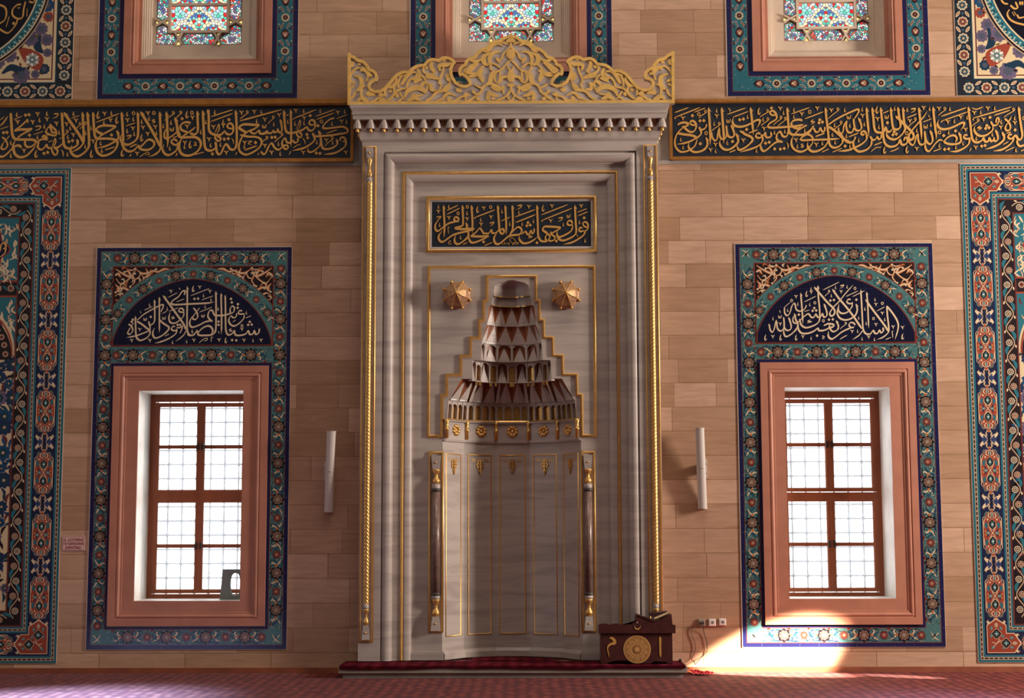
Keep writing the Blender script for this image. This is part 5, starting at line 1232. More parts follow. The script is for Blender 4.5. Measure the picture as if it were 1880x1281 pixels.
# ---- roundel panels above the calligraphy friezes
def roundel_panel(P, label):
    x0, x1, z0, z1 = P; root = empty('roundel_tile_panel', ((x0 + x1) / 2, 0, z0)); tag(root, label, 'tile panel')
    slab('tile_bed', (x0 - 0.006, x1 + 0.006, z0 - 0.003, z1), None, root)
    t = TP(); ins = lambda r, e: (r[0] + e, r[1] - e, r[2] + e, r[3] - e); I_ = lambda u, v: (u, v)
    t.rect(*P, lin('#20262f'), 0); wb = 0.178; c = wb / 2
    def bord(p, q, side):
        T, L_ = strip_T(p, q, side); n = int(round(L_ / 0.2)); pr_ = L_ / n
        for i in range(n):
            u = (i + 0.5) * pr_; g = (i % 2 == 0)
            t.disc(T, u, 0, 0.058, CREAM, 3, 9, 0.09); t.disc(T, u, 0, 0.047, GREYG if g else lin('#9b6a55'), 4, 9, 0.09); t.disc(T, u, 0, 0.034, TEALD if g else REDB, 5, 7, 0.2); t.disc(T, u, 0, 0.016, TAN, 6, 5, 0.2)
            for v_ in (-1, 1):
                s_ = 1 if i % 2 else -1
                t.leaf(T, u + pr_ / 2 - s_ * 0.045, v_ * 0.078, u + pr_ / 2 + s_ * 0.03, v_ * 0.028, 0.034, 0, CREAM, 3); t.leaf(T, u + pr_ / 2 - s_ * 0.035, v_ * 0.07, u + pr_ / 2 + s_ * 0.02, v_ * 0.035, 0.014, 0, lin('#9a6a55'), 4); t.leaf(T, u + 0.02, v_ * 0.08, u - 0.04, v_ * 0.07, 0.02, 0, TEALD, 3)
            t.disc(T, u + pr_ / 2, 0, 0.018, lin('#3b5160'), 3, 4, 0.2)
    bord((x1 - c, z0 + wb), (x1 - c, z1), 1); bord((x0 + c, z0 + wb), (x0 + c, z1), -1); bord((x0 + 0.03, z0 + c), (x1 - 0.03, z0 + c), -1)
    r = (x0 + wb, x1 - wb, z0 + wb, z1); t.rect(*r, TEALD, 2); r = (r[0] + 0.016, r[1] - 0.016, r[2] + 0.016, z1); t.rect(*r, CREAM, 3); r = (r[0] + 0.03, r[1] - 0.03, r[2] + 0.03, z1); t.rect(*r, REDB, 4); r = (r[0] + 0.014, r[1] - 0.014, r[2] + 0.014, z1); t.rect(*r, lin('#d2b98f'), 5)
    t.build('border_tiles', 'tile', root)
    t = TP(); cx_ = (x0 + x1) / 2; Rc = 1.17; cz_ = r[2] + 0.02 + Rc; rn = random.Random(8)
    for s_ in (-1, 1):
        Q = lambda u, v, s_=s_: ((r[1] if s_ > 0 else r[0]) - s_ * u, r[2] + v)
        # red pear-shaped bloom with a white daisy, dark leaves round it
        pear = smooth_path([(0.10, 0.17), (0.14, 0.10), (0.22, 0.12), (0.31, 0.20), (0.38, 0.34), (0.355, 0.365), (0.26, 0.345), (0.15, 0.30), (0.095, 0.24)], 4, True)
        for pts, w_ in (([(0.10, 0.30), (0.16, 0.36), (0.17, 0.45), (0.13, 0.54)], 0.09), ([(0.30, 0.12), (0.36, 0.10), (0.46, 0.13), (0.56, 0.06)], 0.08)): t.curl(Q, pts, w_, lin('#1c3346'), 6)
        t.fan(Q, (0.22, 0.23), pear, RED, 7)
        for i in range(12): a = 2 * pi * i / 12; t.leaf(Q, 0.22 + 0.02 * cos(a), 0.22 + 0.02 * sin(a), 0.22 + 0.085 * cos(a), 0.22 + 0.085 * sin(a), 0.038, 0, WHITE if i % 2 else GREYG, 8)
        t.disc(Q, 0.22, 0.22, 0.04, lin('#5d7474'), 9, 8, 0.15); t.disc(Q, 0.22, 0.22, 0.014, WHITE, 10)
        t.disc(Q, 0.385, 0.385, 0.045, DARK, 8, 5, 0.15); t.disc(Q, 0.385, 0.385, 0.022, TAN, 9)
        for (u, v, R_, cc) in ((0.25, 0.47, 0.09, PURP), (0.13, 0.58, 0.075, PURP), (0.48, 0.27, 0.08, PURP), (0.34, 0.04, 0.10, PURP), (0.06, 0.45, 0.07, PURP), (0.62, 0.2, 0.09, PURP), (0.08, 0.11, 0.06, lin('#1c3346')), (0.18, 0.05, 0.05, PURP), (0.05, 0.30, 0.05, PURP), (0.8, 0.1, 0.1, PURP), (1.0, 0.05, 0.08, BLUE), (0.05, 0.72, 0.06, RED), (0.07, 0.86, 0.08, BLUE), (0.09, 1.05, 0.08, PURP)): t.disc(Q, u, v, R_, cc, 6, 9, 0.1); t.disc(Q, u, v, R_ * 0.5, lin('#4a4f5e'), 7, 7, 0.2)
        for _ in range(70):
            u, v = rn.uniform(0.02, 1.1), rn.uniform(0.02, 1.2)
            if u > 0.5 and v > 0.5: continue
            a = rn.uniform(0, 6.28); t.leaf(Q, u, v, u + 0.06 * cos(a), v + 0.06 * sin(a), 0.026, 0.012, rn.choice((REDB, lin('#3f3a2e'), lin('#6b5b34'), DARK, TEALD)), 6)
    circ = lambda R_: [(cx_ + R_ * cos(a), min(z1, cz_ + R_ * sin(a))) for a in np.linspace(0, 2 * pi, 90, endpoint=False)]
    cc0 = (cx_, min(z1 - 0.02, cz_))
    for R_, col, l in ((Rc, TAN, 11), (Rc - 0.012, DARK, 12), (Rc - 0.035, CREAM, 13), (Rc - 0.05, TEAL2, 14), (Rc - 0.125, CREAM, 16), (Rc - 0.142, lin('#10101c'), 17)): t.fan(I_, cc0, circ(R_), col, l)
    for i in range(160):
        a = 2 * pi * i / 160; R_ = Rc - 0.088
        if cz_ + R_ * sin(a) < z1 - 0.05: t.disc(I_, cx_ + R_ * cos(a), cz_ + R_ * sin(a), 0.012, TEALD if i % 2 else lin('#8fc0bd'), 15, n=7); t.leaf(I_, cx_ + (Rc - 0.05) * cos(a), cz_ + (Rc - 0.05) * sin(a), cx_ + (Rc - 0.075) * cos(a + 0.01), cz_ + (Rc - 0.075) * sin(a + 0.01), 0.014, 0, CREAM, 15, 3)
    t.build('roundel_tiles', 'tile', root); return root
xr = (WX(136.5, 0) + WX(132, 184)) / 2; zt_ = WZ(937, -150)
ROUND_L = roundel_panel((xr - 2.86, xr, WZ(70, 182.2), zt_), 'dark bordered tile panel with a navy roundel, above the frieze on the notice side')
xl = (WX(1750, 0) + WX(1758.5, 176)) / 2
ROUND_R = roundel_panel((xl, xl + 2.86, WZ(1810, 175.5), zt_), 'dark bordered tile panel with a navy roundel, over the frieze on the wall-socket side')

# ---- upper windows: stone casing, plaster grille, stained glass
def stained_cells(pts_cols, clip, gap):
    """voronoi pieces inside a convex clip polygon, each shrunk by the lead width"""
    out = []
    P = [p for p, c in pts_cols]
    for i, (p, col) in enumerate(pts_cols):
        poly = [tuple(q) for q in clip]
        near = sorted(range(len(P)), key=lambda j: (P[j][0] - p[0]) ** 2 + (P[j][1] - p[1]) ** 2)[1:26]
        planes = []
        for j in near:
            d = hypot(P[j][0] - p[0], P[j][1] - p[1])
            if d < 1e-6: continue
            nx, nz = (P[j][0] - p[0]) / d, (P[j][1] - p[1]) / d; planes.append((nx, nz, nx * (p[0] + P[j][0]) / 2 + nz * (p[1] + P[j][1]) / 2 - gap / 2))
        for k in range(len(clip)):
            a, b_ = clip[k], clip[(k + 1) % len(clip)]; d = hypot(b_[0] - a[0], b_[1] - a[1]); nx, nz = (b_[1] - a[1]) / d, -(b_[0] - a[0]) / d
            planes.append((nx, nz, nx * a[0] + nz * a[1] - gap / 2))
        for nx, nz, c in planes:
            new = []
            for k in range(len(poly)):
                a, b_ = poly[k], poly[(k + 1) % len(poly)]; da, db = nx * a[0] + nz * a[1] - c, nx * b_[0] + nz * b_[1] - c
                if da <= 0: new.append(a)
                if (da < 0 < db) or (db < 0 < da): s_ = da / (da - db); new.append((a[0] + (b_[0] - a[0]) * s_, a[1] + (b_[1] - a[1]) * s_))
            poly = new
            if len(poly) < 3: break
        if len(poly) >= 3: out.append((poly, col))
    return out
SG = dict(y=(1.0, 0.86, 0.55), r=(0.75, 0.03, 0.035), R=(0.95, 0.18, 0.12), t=(0.12, 0.62, 0.48), T=(0.35, 0.85, 0.72), b=(0.10, 0.22, 0.55), l=(0.55, 0.68, 0.85), w=(1, 1, 1), p=(0.20, 0.17, 0.30), Y=(1.0, 0.78, 0.25))
def upper_window(idx, u_):
    Cs, G = u_['casing'], u_['glass']; xc = (Cs[0] + Cs[1]) / 2; root = struct(empty('window_%d' % idx, (xc, 0, Cs[2])))
    zt2 = Cs[3]; U = lambda e: [(Cs[0] + e, zt2), (Cs[0] + e, Cs[2] + e), (Cs[1] - e, Cs[2] + e), (Cs[1] - e, zt2)]
    m = MB(); m.mould(U(0), [(0, 0), (0, 0.03), (0.085, 0.03), (0.09, 0.018), (0.10, 0.018), (0.115, 0.028), (0.125, 0.014), (0.150, 0.004), (0.155, -0.02), (0.155, -0.05), (0.19, -0.05)], 0, closed=False); m.build('stone_casing', 'casing', root)
    yg = 0.17; gx = (G[0] + G[1]) / 2; hwg = (G[1] - G[0]) / 2; e0 = 0.19
    m = MB(); m.mould(U(e0), [(0, -0.05), (0.0, -0.075), (0.022, -0.075), (0.026, -0.09), (0.042, -0.09), (0.05, -0.105), (0.062, -0.105), (0.07, -0.13), (0.082, -0.13), (0.09, -yg), (0.10, -yg)], 0, closed=False)
    xa, xb, zb_ = Cs[0] + e0 + 0.10, Cs[1] - e0 - 0.10, Cs[2] + e0 + 0.10
    for q in ((xa, xb, zb_, G[2]), (xa, G[0], G[2], zt2), (G[1], xb, G[2], zt2)): m.quad((q[0], yg, q[2]), (q[1], yg, q[2]), (q[1], yg, q[3]), (q[0], yg, q[3]))
    m.build('plaster_frame', 'plaster', root)
    # layout in the photo's enlargement: glass spans 100..1815 across, bottom row at 905
    sc = 2 * hwg / 1715.0; X = lambda x: gx + (x - 957.5) * sc; Z = lambda y: G[2] + (905 - y) * sc
    gl = MB(); br = MB()
    bn = [0]
    def fy(): bn[0] += 1; return yg - 0.030 - 0.0007 * bn[0]
    def bar(x0, x1, y0, y1): br.box(X(x0), X(x1), fy(), yg + 0.012, Z(y1), Z(y0))
    top = 905 - (zt2 - G[2]) / sc
    def put(pcs):
        for poly, c in pcs: gl.col = SG[c]; gl.add([(x, yg - 0.002, z) for x, z in poly], [tuple(range(len(poly)))])
    rn = random.Random(40 + idx)
    # plaster bars
    bar(350, 400, top, 660); bar(1515, 1565, top, 660); bar(350, 1565, 622, 668)
    for yy in (85, -470): bar(400, 1515, yy - 20, yy + 20)
    for xx in (555, 1337): br.prism([(X(xx - 85), Z(668)), (X(xx - 45), Z(668)), (X(xx + 85), Z(905)), (X(xx + 45), Z(905))], fy() + 0.004, yg + 0.012); br.prism([(X(xx + 45), Z(668)), (X(xx + 85), Z(668)), (X(xx - 45), Z(905)), (X(xx - 85), Z(905))], fy() + 0.004, yg + 0.012)
    for xx in (225, 1700):
        for yy in (448, -110): br.prism([(X(xx - 125), Z(yy - 85)), (X(xx - 125), Z(yy - 50)), (X(xx + 125), Z(yy + 85)), (X(xx + 125), Z(yy + 50))], fy() + 0.004, yg + 0.012); br.prism([(X(xx - 125), Z(yy + 50)), (X(xx - 125), Z(yy + 85)), (X(xx + 125), Z(yy - 50)), (X(xx + 125), Z(yy - 85))], fy() + 0.004, yg + 0.012)
    backing = MB(); backing.quad((G[0], yg + 0.006, G[2]), (G[1], yg + 0.006, G[2]), (G[1], yg + 0.006, zt2), (G[0], yg + 0.006, zt2))
    # main panels
    def main_panel(yo):
        S_ = []
        def pc(x, y, c):
            S_.append(((X(x), Z(y + yo)), c))
            if abs(x - 957) > 8: S_.append(((X(1914 - x), Z(y + yo)), c))
        for x, y in ((930, 170), (885, 220), (820, 265), (755, 300), (722, 365), (690, 412), (615, 428), (560, 480), (530, 545), (455, 600), (735, 455), (790, 450), (845, 525), (895, 595), (770, 505)): pc(x, y, 'y')
        for x, y, c in ((957, 320, 'r'), (700, 205, 'R'), (800, 150, 'r'), (625, 155, 'R'), (445, 150, 'R'), (430, 300, 'r'), (470, 405, 'r'), (415, 480, 'R'), (860, 425, 'r'), (957, 500, 'R'), (670, 565, 'r'), (760, 600, 'r'), (570, 610, 'r'),
                        (957, 370, 'y'), (957, 440, 'w'), (957, 220, 'p'), (957, 600, 'p'), (740, 245, 'w'), (705, 150, 'w'), (660, 170, 'w'), (520, 450, 'w'), (665, 465, 'w'), (680, 612, 'w'), (410, 415, 'y'), (610, 480, 'w')): pc(x, y, c)
        for x, y in ((495, 175), (550, 165), (520, 285), (575, 325), (640, 265), (640, 325), (440, 370), (500, 335), (435, 545), (465, 460), (750, 180), (910, 385), (850, 360), (895, 465), (925, 545), (660, 520), (620, 600), (820, 608), (720, 595), (930, 250), (770, 380)): pc(x, y, 'T' if (x + y) % 3 else 't')
        for x, y in ((585, 205), (430, 205), (690, 290), (540, 385), (620, 380), (850, 190), (830, 160), (660, 360), (870, 150), (490, 510)): pc(x, y, 'l')
        for x, y in ((860, 290), (810, 350), (890, 330), (620, 520), (720, 545), (790, 570), (900, 285), (740, 410)): pc(x, y, 'b' if y % 20 else 'p')
        clip = [(X(402), Z(640 + yo)), (X(1512), Z(640 + yo)), (X(1512), Z(118 + yo)), (X(402), Z(118 + yo))]
        put(stained_cells(S_, clip, 0.0062))
    main_panel(0); main_panel(-555); main_panel(-1110)
    def scatter(clip, n, cx, cy, kx, ky):
        S_ = []; 
        for i in range(n):
            while True:
                x, y = rn.uniform(min(p[0] for p in clip), max(p[0] for p in clip)), rn.uniform(min(p[1] for p in clip), max(p[1] for p in clip))
                if all(hypot(x - a[0][0], y - a[0][1]) > 0.018 for a in S_): break
                if rn.random() < 0.02: break
            d = hypot((x - X(cx)) / sc / kx, (y - Z(cy)) / sc / ky); c = 'w' if 0.75 < d < 1.05 else rn.choice('pppbtTrtlbp') if d < 0.75 else rn.choice('trtbpRtTwp')
            S_.append(((x, y), c))
        put(stained_cells(S_, clip, 0.0075))
    cl = lambda *q: [(X(x), Z(y)) for x, y in q]
    scatter(cl((625, 810), (665, 895), (1240, 895), (1290, 810), (1220, 690), (690, 690)), 85, 957, 800, 170, 90)
    for f_ in (lambda x: x, lambda x: 1914 - x):
        o = lambda *q: cl(*[(f_(x), y) for x, y in (q if f_(100) == 100 else q[::-1])])
        scatter(o((108, 895), (500, 895), (520, 810), (450, 700), (330, 690), (108, 690)), 62, f_(290), 800, 120, 90)
        scatter(o((108, 690), (330, 690), (320, 560), (225, 505), (120, 560)), 26, f_(225), 640, 90, 60)
        scatter(o((120, 340), (225, 400), (335, 340), (335, -20), (225, -60), (120, -20)), 60, f_(225), 200, 85, 110)
        scatter(o((120, -200), (225, -160), (335, -200), (335, -560), (225, -600), (120, -560)), 50, f_(225), -380, 85, 110)
        put([(o((100, 420), (100, 490), (160, 455)), 'Y'), (o((335, 420), (335, 490), (275, 455)), 'Y'), (o((520, 685), (590, 685), (555, 745)), 'Y'), (o((515, 905), (590, 905), (552, 845)), 'Y')])
    # plaster ground behind the lead lines
    backing.build('lead_ground', 'lead', root); gl.build('stained_glass', 'stained', root); br.build('plaster_grille', 'plaster', root)
    return root
for i, u_ in enumerate(UP): upper_window(i + 3, u_)

# ---------------------------------------------------------------- calligraphy friezes (boards; lettering follows further down)
YB = -0.012
def frieze(px_in, px_out, rows, xref, label):
    """rows: top of moulding, top of board, bottom of board, bottom of moulding"""
    za, zb, zc2, zd = [WZ(xref, r, YB) for r in rows]
    xi = WX(px_in, (rows[1] + rows[2]) / 2, YB); s_ = 1 if px_out > px_in else -1; xo = WX(px_out, 240, YB)
    root = empty('calligraphy_frieze', ((xi + xo) / 2, 0, zd)); tag(root, label, 'calligraphy frieze')
    w_ = 0.034
    m = MB(); a, b_ = sorted((xi, xo)); m.box(a, b_, YB, -0.0015, zc2, zb); m.build('board', 'navy_board', root)
    m = MB(); m.smooth = False
    x0, x1 = (xi - s_ * w_, xo)
    lo, hi = min(x0, x1), max(x0, x1)
    k = (za - zb)
    for (z0, z1, d) in ((zb, zb + k * 0.22, 0.030), (zb + k * 0.22, zb + k * 0.60, 0.045), (zb + k * 0.60, za, 0.036)): m.box(lo, hi, YB - d, -0.0015, z0, z1)
    k = zc2 - zd
    for (z0, z1, d) in ((zc2 - k * 0.45, zc2, 0.03), (zd, zc2 - k * 0.45, 0.042)): m.box(lo, hi, YB - d, -0.0015, z0, z1)
    xa, xb = sorted((xi, xi - s_ * w_)); m.box(xa, xb, YB - 0.036, -0.0015, zd, za)
    m.build('gilt_moulding', 'gilt_dark', root)
    m = MB(); xe = s_ * (HWB + 0.004); xa, xb = sorted((xe, xo)); m.box(xa, xb, -0.010, -0.0015, zd - 0.040, zd); xa, xb = sorted((xe, xi - s_ * w_)); m.box(xa, xb, -0.010, -0.0015, zd, za)
    m.build('marble_border', 'step_marble', root)
    return root
mat('gilt_dark', '#b57a3a', 0.4, metal=0.55, noise=(12, 0.18))
FRZ_L = frieze(644.2, -160, (184.3, 195.8, 292.6, 299.4), 320, 'long navy calligraphy frieze with gold letters, ending at the niche side nearest the lettered notice')
FRZ_R = frieze(1234.0, 2040, (182.0, 188.6, 286.6, 293.0), 1550, 'long navy calligraphy frieze with gold letters, ending at the niche side above the lectern')

# ---------------------------------------------------------------- column loudspeakers
def speaker(px_t, px_b, tilt_side, label):
    (xt, zt), (xb, zb) = W(*px_t, -0.12), W(*px_b, -0.09)
    xm, zm = (xt + xb) / 2, (zt + zb) / 2; h = zt - zb; w_ = 0.047
    root = empty('column_speaker', (xm, 0, zm)); tag(root, label, 'loudspeaker', 'column speakers flanking the niche')
    def pt(x, d, z):
        """x across, d forward from the back plate, z along the speaker; leans out at the top"""
        return (xm + x + (xt - xb) * z / h, -0.075 - d - 0.13 * (z / h), zm + z)
    m = MB(); n = 7; V_ = []; F_ = []
    sec = [(-w_, 0.0), (-w_, 0.045)] + [(w_ * sin(a), 0.045 + 0.035 * cos(a)) for a in np.linspace(-1.2, 1.2, n)] + [(w_, 0.045), (w_, 0.0)]
    k = len(sec)
    for z in (-h / 2 + 0.012, -0.004, 0.004, h / 2 - 0.012):
        for x, d in sec: V_.append(pt(x, d, z))
    for j in range(3):
        for i in range(k): F_.append((j * k + i, j * k + (i + 1) % k, (j + 1) * k + (i + 1) % k, (j + 1) * k + i))
    F_ += [tuple(range(k)), tuple(range(4 * k - 1, 3 * k - 1, -1))]
    m.add(V_, F_); m.build('body', 'speaker_white', root)
    for z0, z1 in ((-h / 2, -h / 2 + 0.013), (h / 2 - 0.013, h / 2)):
        m = MB(); V_ = [pt(x * 1.05, d * 1.06 - 0.002, z) for z in (z0, z1) for x, d in sec]
        m.add(V_, [(i, (i + 1) % k, k + (i + 1) % k, k + i) for i in range(k)] + [tuple(range(k)), tuple(range(2 * k - 1, k - 1, -1))]); m.build('end_cap', 'speaker_white', root)
    m = MB(); V_ = [pt(x, d, z) for z in (-0.006, 0.002) for x, d in ((-0.018, 0.081), (0.018, 0.081))]; m.add([(a, b_ - 0.001, c) for a, b_, c in V_], [(0, 1, 3, 2)]); m.build('badge', 'socket_grey', root)
    m = MB(); c = tilt_side * 0.045
    m.box(xm + c - 0.03, xm + c + 0.03, -0.015, 0, zm - 0.10, zm + 0.11); m.box(xm - 0.02, xm + 0.02, -0.085, -0.01, zm - 0.05, zm + 0.05); m.build('wall_bracket', 'speaker_white', root)
    for z in (-0.05, 0.05):
        m = MB(); m.tube([(xm + c + tilt_side * 0.018, -0.015, zm + z), (xm + c + tilt_side * 0.018, -0.019, zm + z)], 0.006, 8); m.build('screw', 'black_plastic', root)
    return root
speaker((609.5, 792), (602, 940), -1, 'slim pale column loudspeaker on the shaded wall by the window with the grey plastic piece')
speaker((1283.5, 786), (1291, 934), 1, 'slim pale column loudspeaker on the brighter wall, casting a slanted shadow')

# ---------------------------------------------------------------- lectern chest with book cradle
YL = -0.50
Q_ = lambda x, y, yy=YL: W(1090 + x / 10.675, 1110 + y / 10.675, yy)
ZR = PLAT + 0.012                                                   # top of the step carpet
lect = empty('lectern_chest', (*[Q_(845, 1160)[0], YL + 0.14], ZR)); tag(lect, 'low dark wooden chest lectern with gold roundel and a scalloped rim, on the marble step', 'lectern')
bx0, bx1 = Q_(140, 900)[0], Q_(1545, 900)[0]; bz1 = Q_(800, 560)[1]
xc_ = (bx0 + bx1) / 2; bw = bx1 - bx0; LD = 0.24
def arch_cut(x0, x1, h): return [(x0 + (x1 - x0) * t, ZR + h * sin(pi * t) ** 0.6) for t in np.linspace(0, 1, 9)]
outl = [(bx0, ZR)] + arch_cut(bx0 + 0.06, bx0 + 0.36, 0.035) + arch_cut(bx1 - 0.23, bx1 - 0.05, 0.03) + [(bx1, ZR), (bx1, bz1), (bx0, bz1)]
m = MB(); m.prism(outl, YL, YL + 0.02); m.box(bx0, bx0 + 0.02, YL + 0.02, YL + LD, ZR, bz1); m.box(bx1 - 0.02, bx1, YL + 0.02, YL + LD, ZR, bz1); m.box(bx0 + 0.02, bx1 - 0.02, YL + LD - 0.015, YL + LD, ZR + 0.04, bz1); m.box(bx0 + 0.02, bx1 - 0.02, YL + 0.02, YL + LD - 0.015, bz1 - 0.02, bz1); m.build('chest_body', 'dark_wood', lect)
cx0, cx1 = Q_(100, 470)[0], Q_(1600, 470)[0]; cz0, cz1 = Q_(800, 553)[1], Q_(800, 392)[1]
def qz(y): return Q_(800, y)[1]
rim = [(cx0, cz0), (cx1, cz0), (cx1, cz1), (Q_(965, 400)[0], cz1)]
rim += [Q_(850 + 112 * cos(a), 405 - 112 * sin(a)) for a in np.linspace(0.12, pi - 0.12, 13)]
for c_ in (655, 430, 205): rim += [Q_(c_ + 112 * cos(a), 402 - 38 * sin(a)) for a in np.linspace(0.3, pi - 0.3, 7)]
rim += [(cx0, cz1)]
m = MB(); m.prism(rim, YL - 0.022, YL - 0.002); m.box(cx0, cx1, YL - 0.002, YL + LD + 0.01, bz1, cz1 - 0.01); m.build('scalloped_rim', 'dark_wood', lect)
m = MB(); vv = [Q_(825, 400), Q_(838, 215), Q_(1195, 345), Q_(1525, 182), Q_(1545, 392)]; m.prism(vv, YL + 0.0, YL + LD - 0.02)
m.build('book_cradle', 'dark_wood', lect)
m = MB(); m.prism([Q_(830, 200), Q_(858, 186), Q_(1222, 322), Q_(1196, 343)], YL - 0.006, YL + LD - 0.02); m.build('cradle_board', 'dark_wood', lect)
class CP(MB):
    pass
YM = YL - 0.003
tp = TP(); tp.y = lambda layer: YL - 0.002 - 0.0006 * layer - 0.00001 * (len(tp.f) % 41)
I2 = lambda u, v: (u, v); mcx, mcz = Q_(850, 872); MR = (Q_(1120, 872)[0] - Q_(580, 872)[0]) / 2
GB, GD, GLt = lin('#c08a4c'), lin('#7a4420'), lin('#cf9d5c')
tp.disc(I2, mcx, mcz, MR, GLt, 1, n=48); tp.disc(I2, mcx, mcz, MR * 0.95, GB, 2, n=48); tp.disc(I2, mcx, mcz, MR * 0.80, GD, 3, n=48); tp.disc(I2, mcx, mcz, MR * 0.785, GB, 4, n=48)
for i in range(60): a = 2 * pi * i / 60; tp.leaf(I2, mcx + MR * 0.82 * cos(a), mcz + MR * 0.82 * sin(a), mcx + MR * 0.92 * cos(a + 0.06), mcz + MR * 0.92 * sin(a + 0.06), 0.004, 0, GD, 5, 3)
for i in range(10):
    a = 2 * pi * (i + 0.5) / 10; ux, uz = cos(a), sin(a)
    R2 = lambda r, s_: (mcx + MR * (r * ux - s_ * uz), mcz + MR * (r * uz + s_ * ux))
    heart = lambda k: [R2(0.34 + 0.02 * k, 0), R2(0.50, 0.13 - 0.02 * k), R2(0.64, 0.15 - 0.02 * k), R2(0.71 - 0.02 * k, 0.07), R2(0.66 - 0.02 * k, 0), R2(0.71 - 0.02 * k, -0.07), R2(0.64, -0.15 + 0.02 * k), R2(0.50, -0.13 + 0.02 * k)]
    tp.poly(I2, heart(0), GD, 5); tp.poly(I2, heart(1.4), GLt, 6); tp.poly(I2, [R2(0.46, 0), R2(0.54, 0.05), R2(0.61, 0), R2(0.54, -0.05)], GD, 7)
    tp.poly(I2, [R2(0.72, 0.20), R2(0.78, 0.235), R2(0.72, 0.27), R2(0.60, 0.225)], GD, 5)
tp.disc(I2, mcx, mcz, MR * 0.30, GD, 8, 10, 0.14, sharp=True); tp.disc(I2, mcx, mcz, MR * 0.24, GB, 9, 10, 0.14, sharp=True); tp.disc(I2, mcx, mcz, MR * 0.17, GD, 10, n=20); tp.disc(I2, mcx, mcz, MR * 0.145, GLt, 11, n=20)
tp.build('roundel', 'paint', lect)
def wstroke(pts, fn, y, th, name, m_, parent):
    pa = smooth_path([p[:2] for p in pts], 6); ws = smooth_path([(p[2], 0) for p in pts], 6); k = np.linalg.norm(np.array(fn(100, 0)) - np.array(fn(0, 0))) / 100
    L, R = edges_of([fn(*p) for p in pa], [max(0.0006, w_[0] * k) for w_ in ws]); m = MB(); m.ribbon(L, R, y, th); return m.build(name, m_, parent)
wstroke([(308, 668, 8), (345, 648, 45), (398, 690, 58), (408, 748, 60), (345, 765, 42), (293, 800, 36), (272, 860, 22), (288, 950, 16), (305, 1030, 4)], Q_, YL, 0.004, 'gold_letter', 'letter_gold', lect)
wstroke([(1302, 618, 8), (1303, 660, 44), (1303, 800, 38), (1307, 960, 36), (1312, 1032, 6)], Q_, YL, 0.004, 'gold_letter', 'letter_gold', lect)
wstroke([(795, 400, 4), (805, 445, 18), (850, 475, 28), (900, 448, 18), (915, 402, 4)], Q_, YL - 0.022, 0.004, 'crescent', 'letter_gold', lect)
m = MB(); sx_, sz_ = Q_(852, 345); pts = [(sx_ + 0.011 * (1 if i % 2 == 0 else 0.42) * sin(pi * i / 5), sz_ + 0.011 * (1 if i % 2 == 0 else 0.42) * cos(pi * i / 5)) for i in range(10)]; m.prism(pts, YL - 0.0255, YL - 0.022); m.build('star', 'speaker_white', lect)
# the book lying open on the cradle
bk = empty('open_book', (Q_(1310, 230)[0], YL + 0.10, Q_(1310, 230)[1])); tag(bk, 'dark-covered book with tan page edges lying on the lectern cradle', 'book')
Qb = lambda x, y: Q_(x + 12, y - 16)
m = MB(); m.prism([Qb(1166, 268), Qb(1438, 152), Qb(1456, 190), Qb(1192, 300)], YL + 0.012, YL + 0.19); m.build('pages', 'paper', bk)
m = MB(); m.prism([Qb(1186, 304), Qb(1460, 184), Qb(1468, 190), Qb(1196, 318)], YL + 0.005, YL + 0.197); m.prism([Qb(1150, 262), Qb(1085, 228), Qb(1092, 198), Qb(1130, 182), Qb(1436, 148), Qb(1436, 154), Qb(1166, 266)], YL + 0.008, YL + 0.195); m.build('cover', 'book_cover', bk)

# ---------------------------------------------------------------- carpet on the step, cloth, odds and ends
def rug_mat():
    m = bpy.data.materials.new('step_rug'); m.use_nodes = True; nt = m.node_tree; N = nt.nodes; L = nt.links; p = N['Principled BSDF']
    tc = N.new('ShaderNodeTexCoord'); v = N.new('ShaderNodeTexVoronoi'); v.inputs['Scale'].default_value = 7; v.inputs['Randomness'].default_value = 0.25; L.new(tc.outputs['Object'], v.inputs['Vector'])
    r = N.new('ShaderNodeValToRGB'); e = r.color_ramp.elements; e[0].position = 0.1; e[0].color = (*lin('#6a4450'), 1); e[1].position = 0.6; e[1].color = (*lin('#3c0c15'), 1)
    x = e.new(0.22); x.color = (*lin('#661c29'), 1); x = e.new(0.45); x.color = (*lin('#581621'), 1)
    L.new(v.outputs['Distance'], r.inputs[0]); L.new(r.outputs[0], p.inputs['Base Color']); p.inputs['Roughness'].default_value = 1.0; p.inputs['Specular IOR Level'].default_value = 0.02
    MATS['rug'] = m
rug_mat()
rg = MB(); nx = 120; rr_ = random.Random(4); xs = [sx0 + 0.012 + (sx1 - sx0 - 0.03) * i / nx for i in range(nx + 1)]
prof_ = [(-0.055, 0.0), (-0.14, 0.001), (-0.3, 0.003), (-0.45, 0.002), (-0.58, 0.003), (YS - 0.004, 0.0), (YS - 0.012, -0.006), (YS - 0.013, -0.04)]
def hem(x): return -0.034 - 0.006 * sin(x * 3.1) - 0.003 * sin(x * 11)
V_ = []
for x in xs:
    for y, d in prof_:
        z = PLAT + 0.003 + d if d > -0.03 else PLAT + 0.003 + hem(x)
        V_.append((x, y, z + 0.002 * sin(x * 7 + y * 9)))
k = len(prof_); rg.add(V_, [(i * k + j, (i + 1) * k + j, (i + 1) * k + j + 1, i * k + j + 1) for i in range(nx) for j in range(k - 1)])
V2 = [(a, b_, c - 0.009) if b_ > YS - 0.01 else (a, b_ + 0.006, c) for a, b_, c in V_]; 
rg.add(V2, [(i * k + j + 1, (i + 1) * k + j + 1, (i + 1) * k + j, i * k + j) for i in range(nx) for j in range(k - 1)])
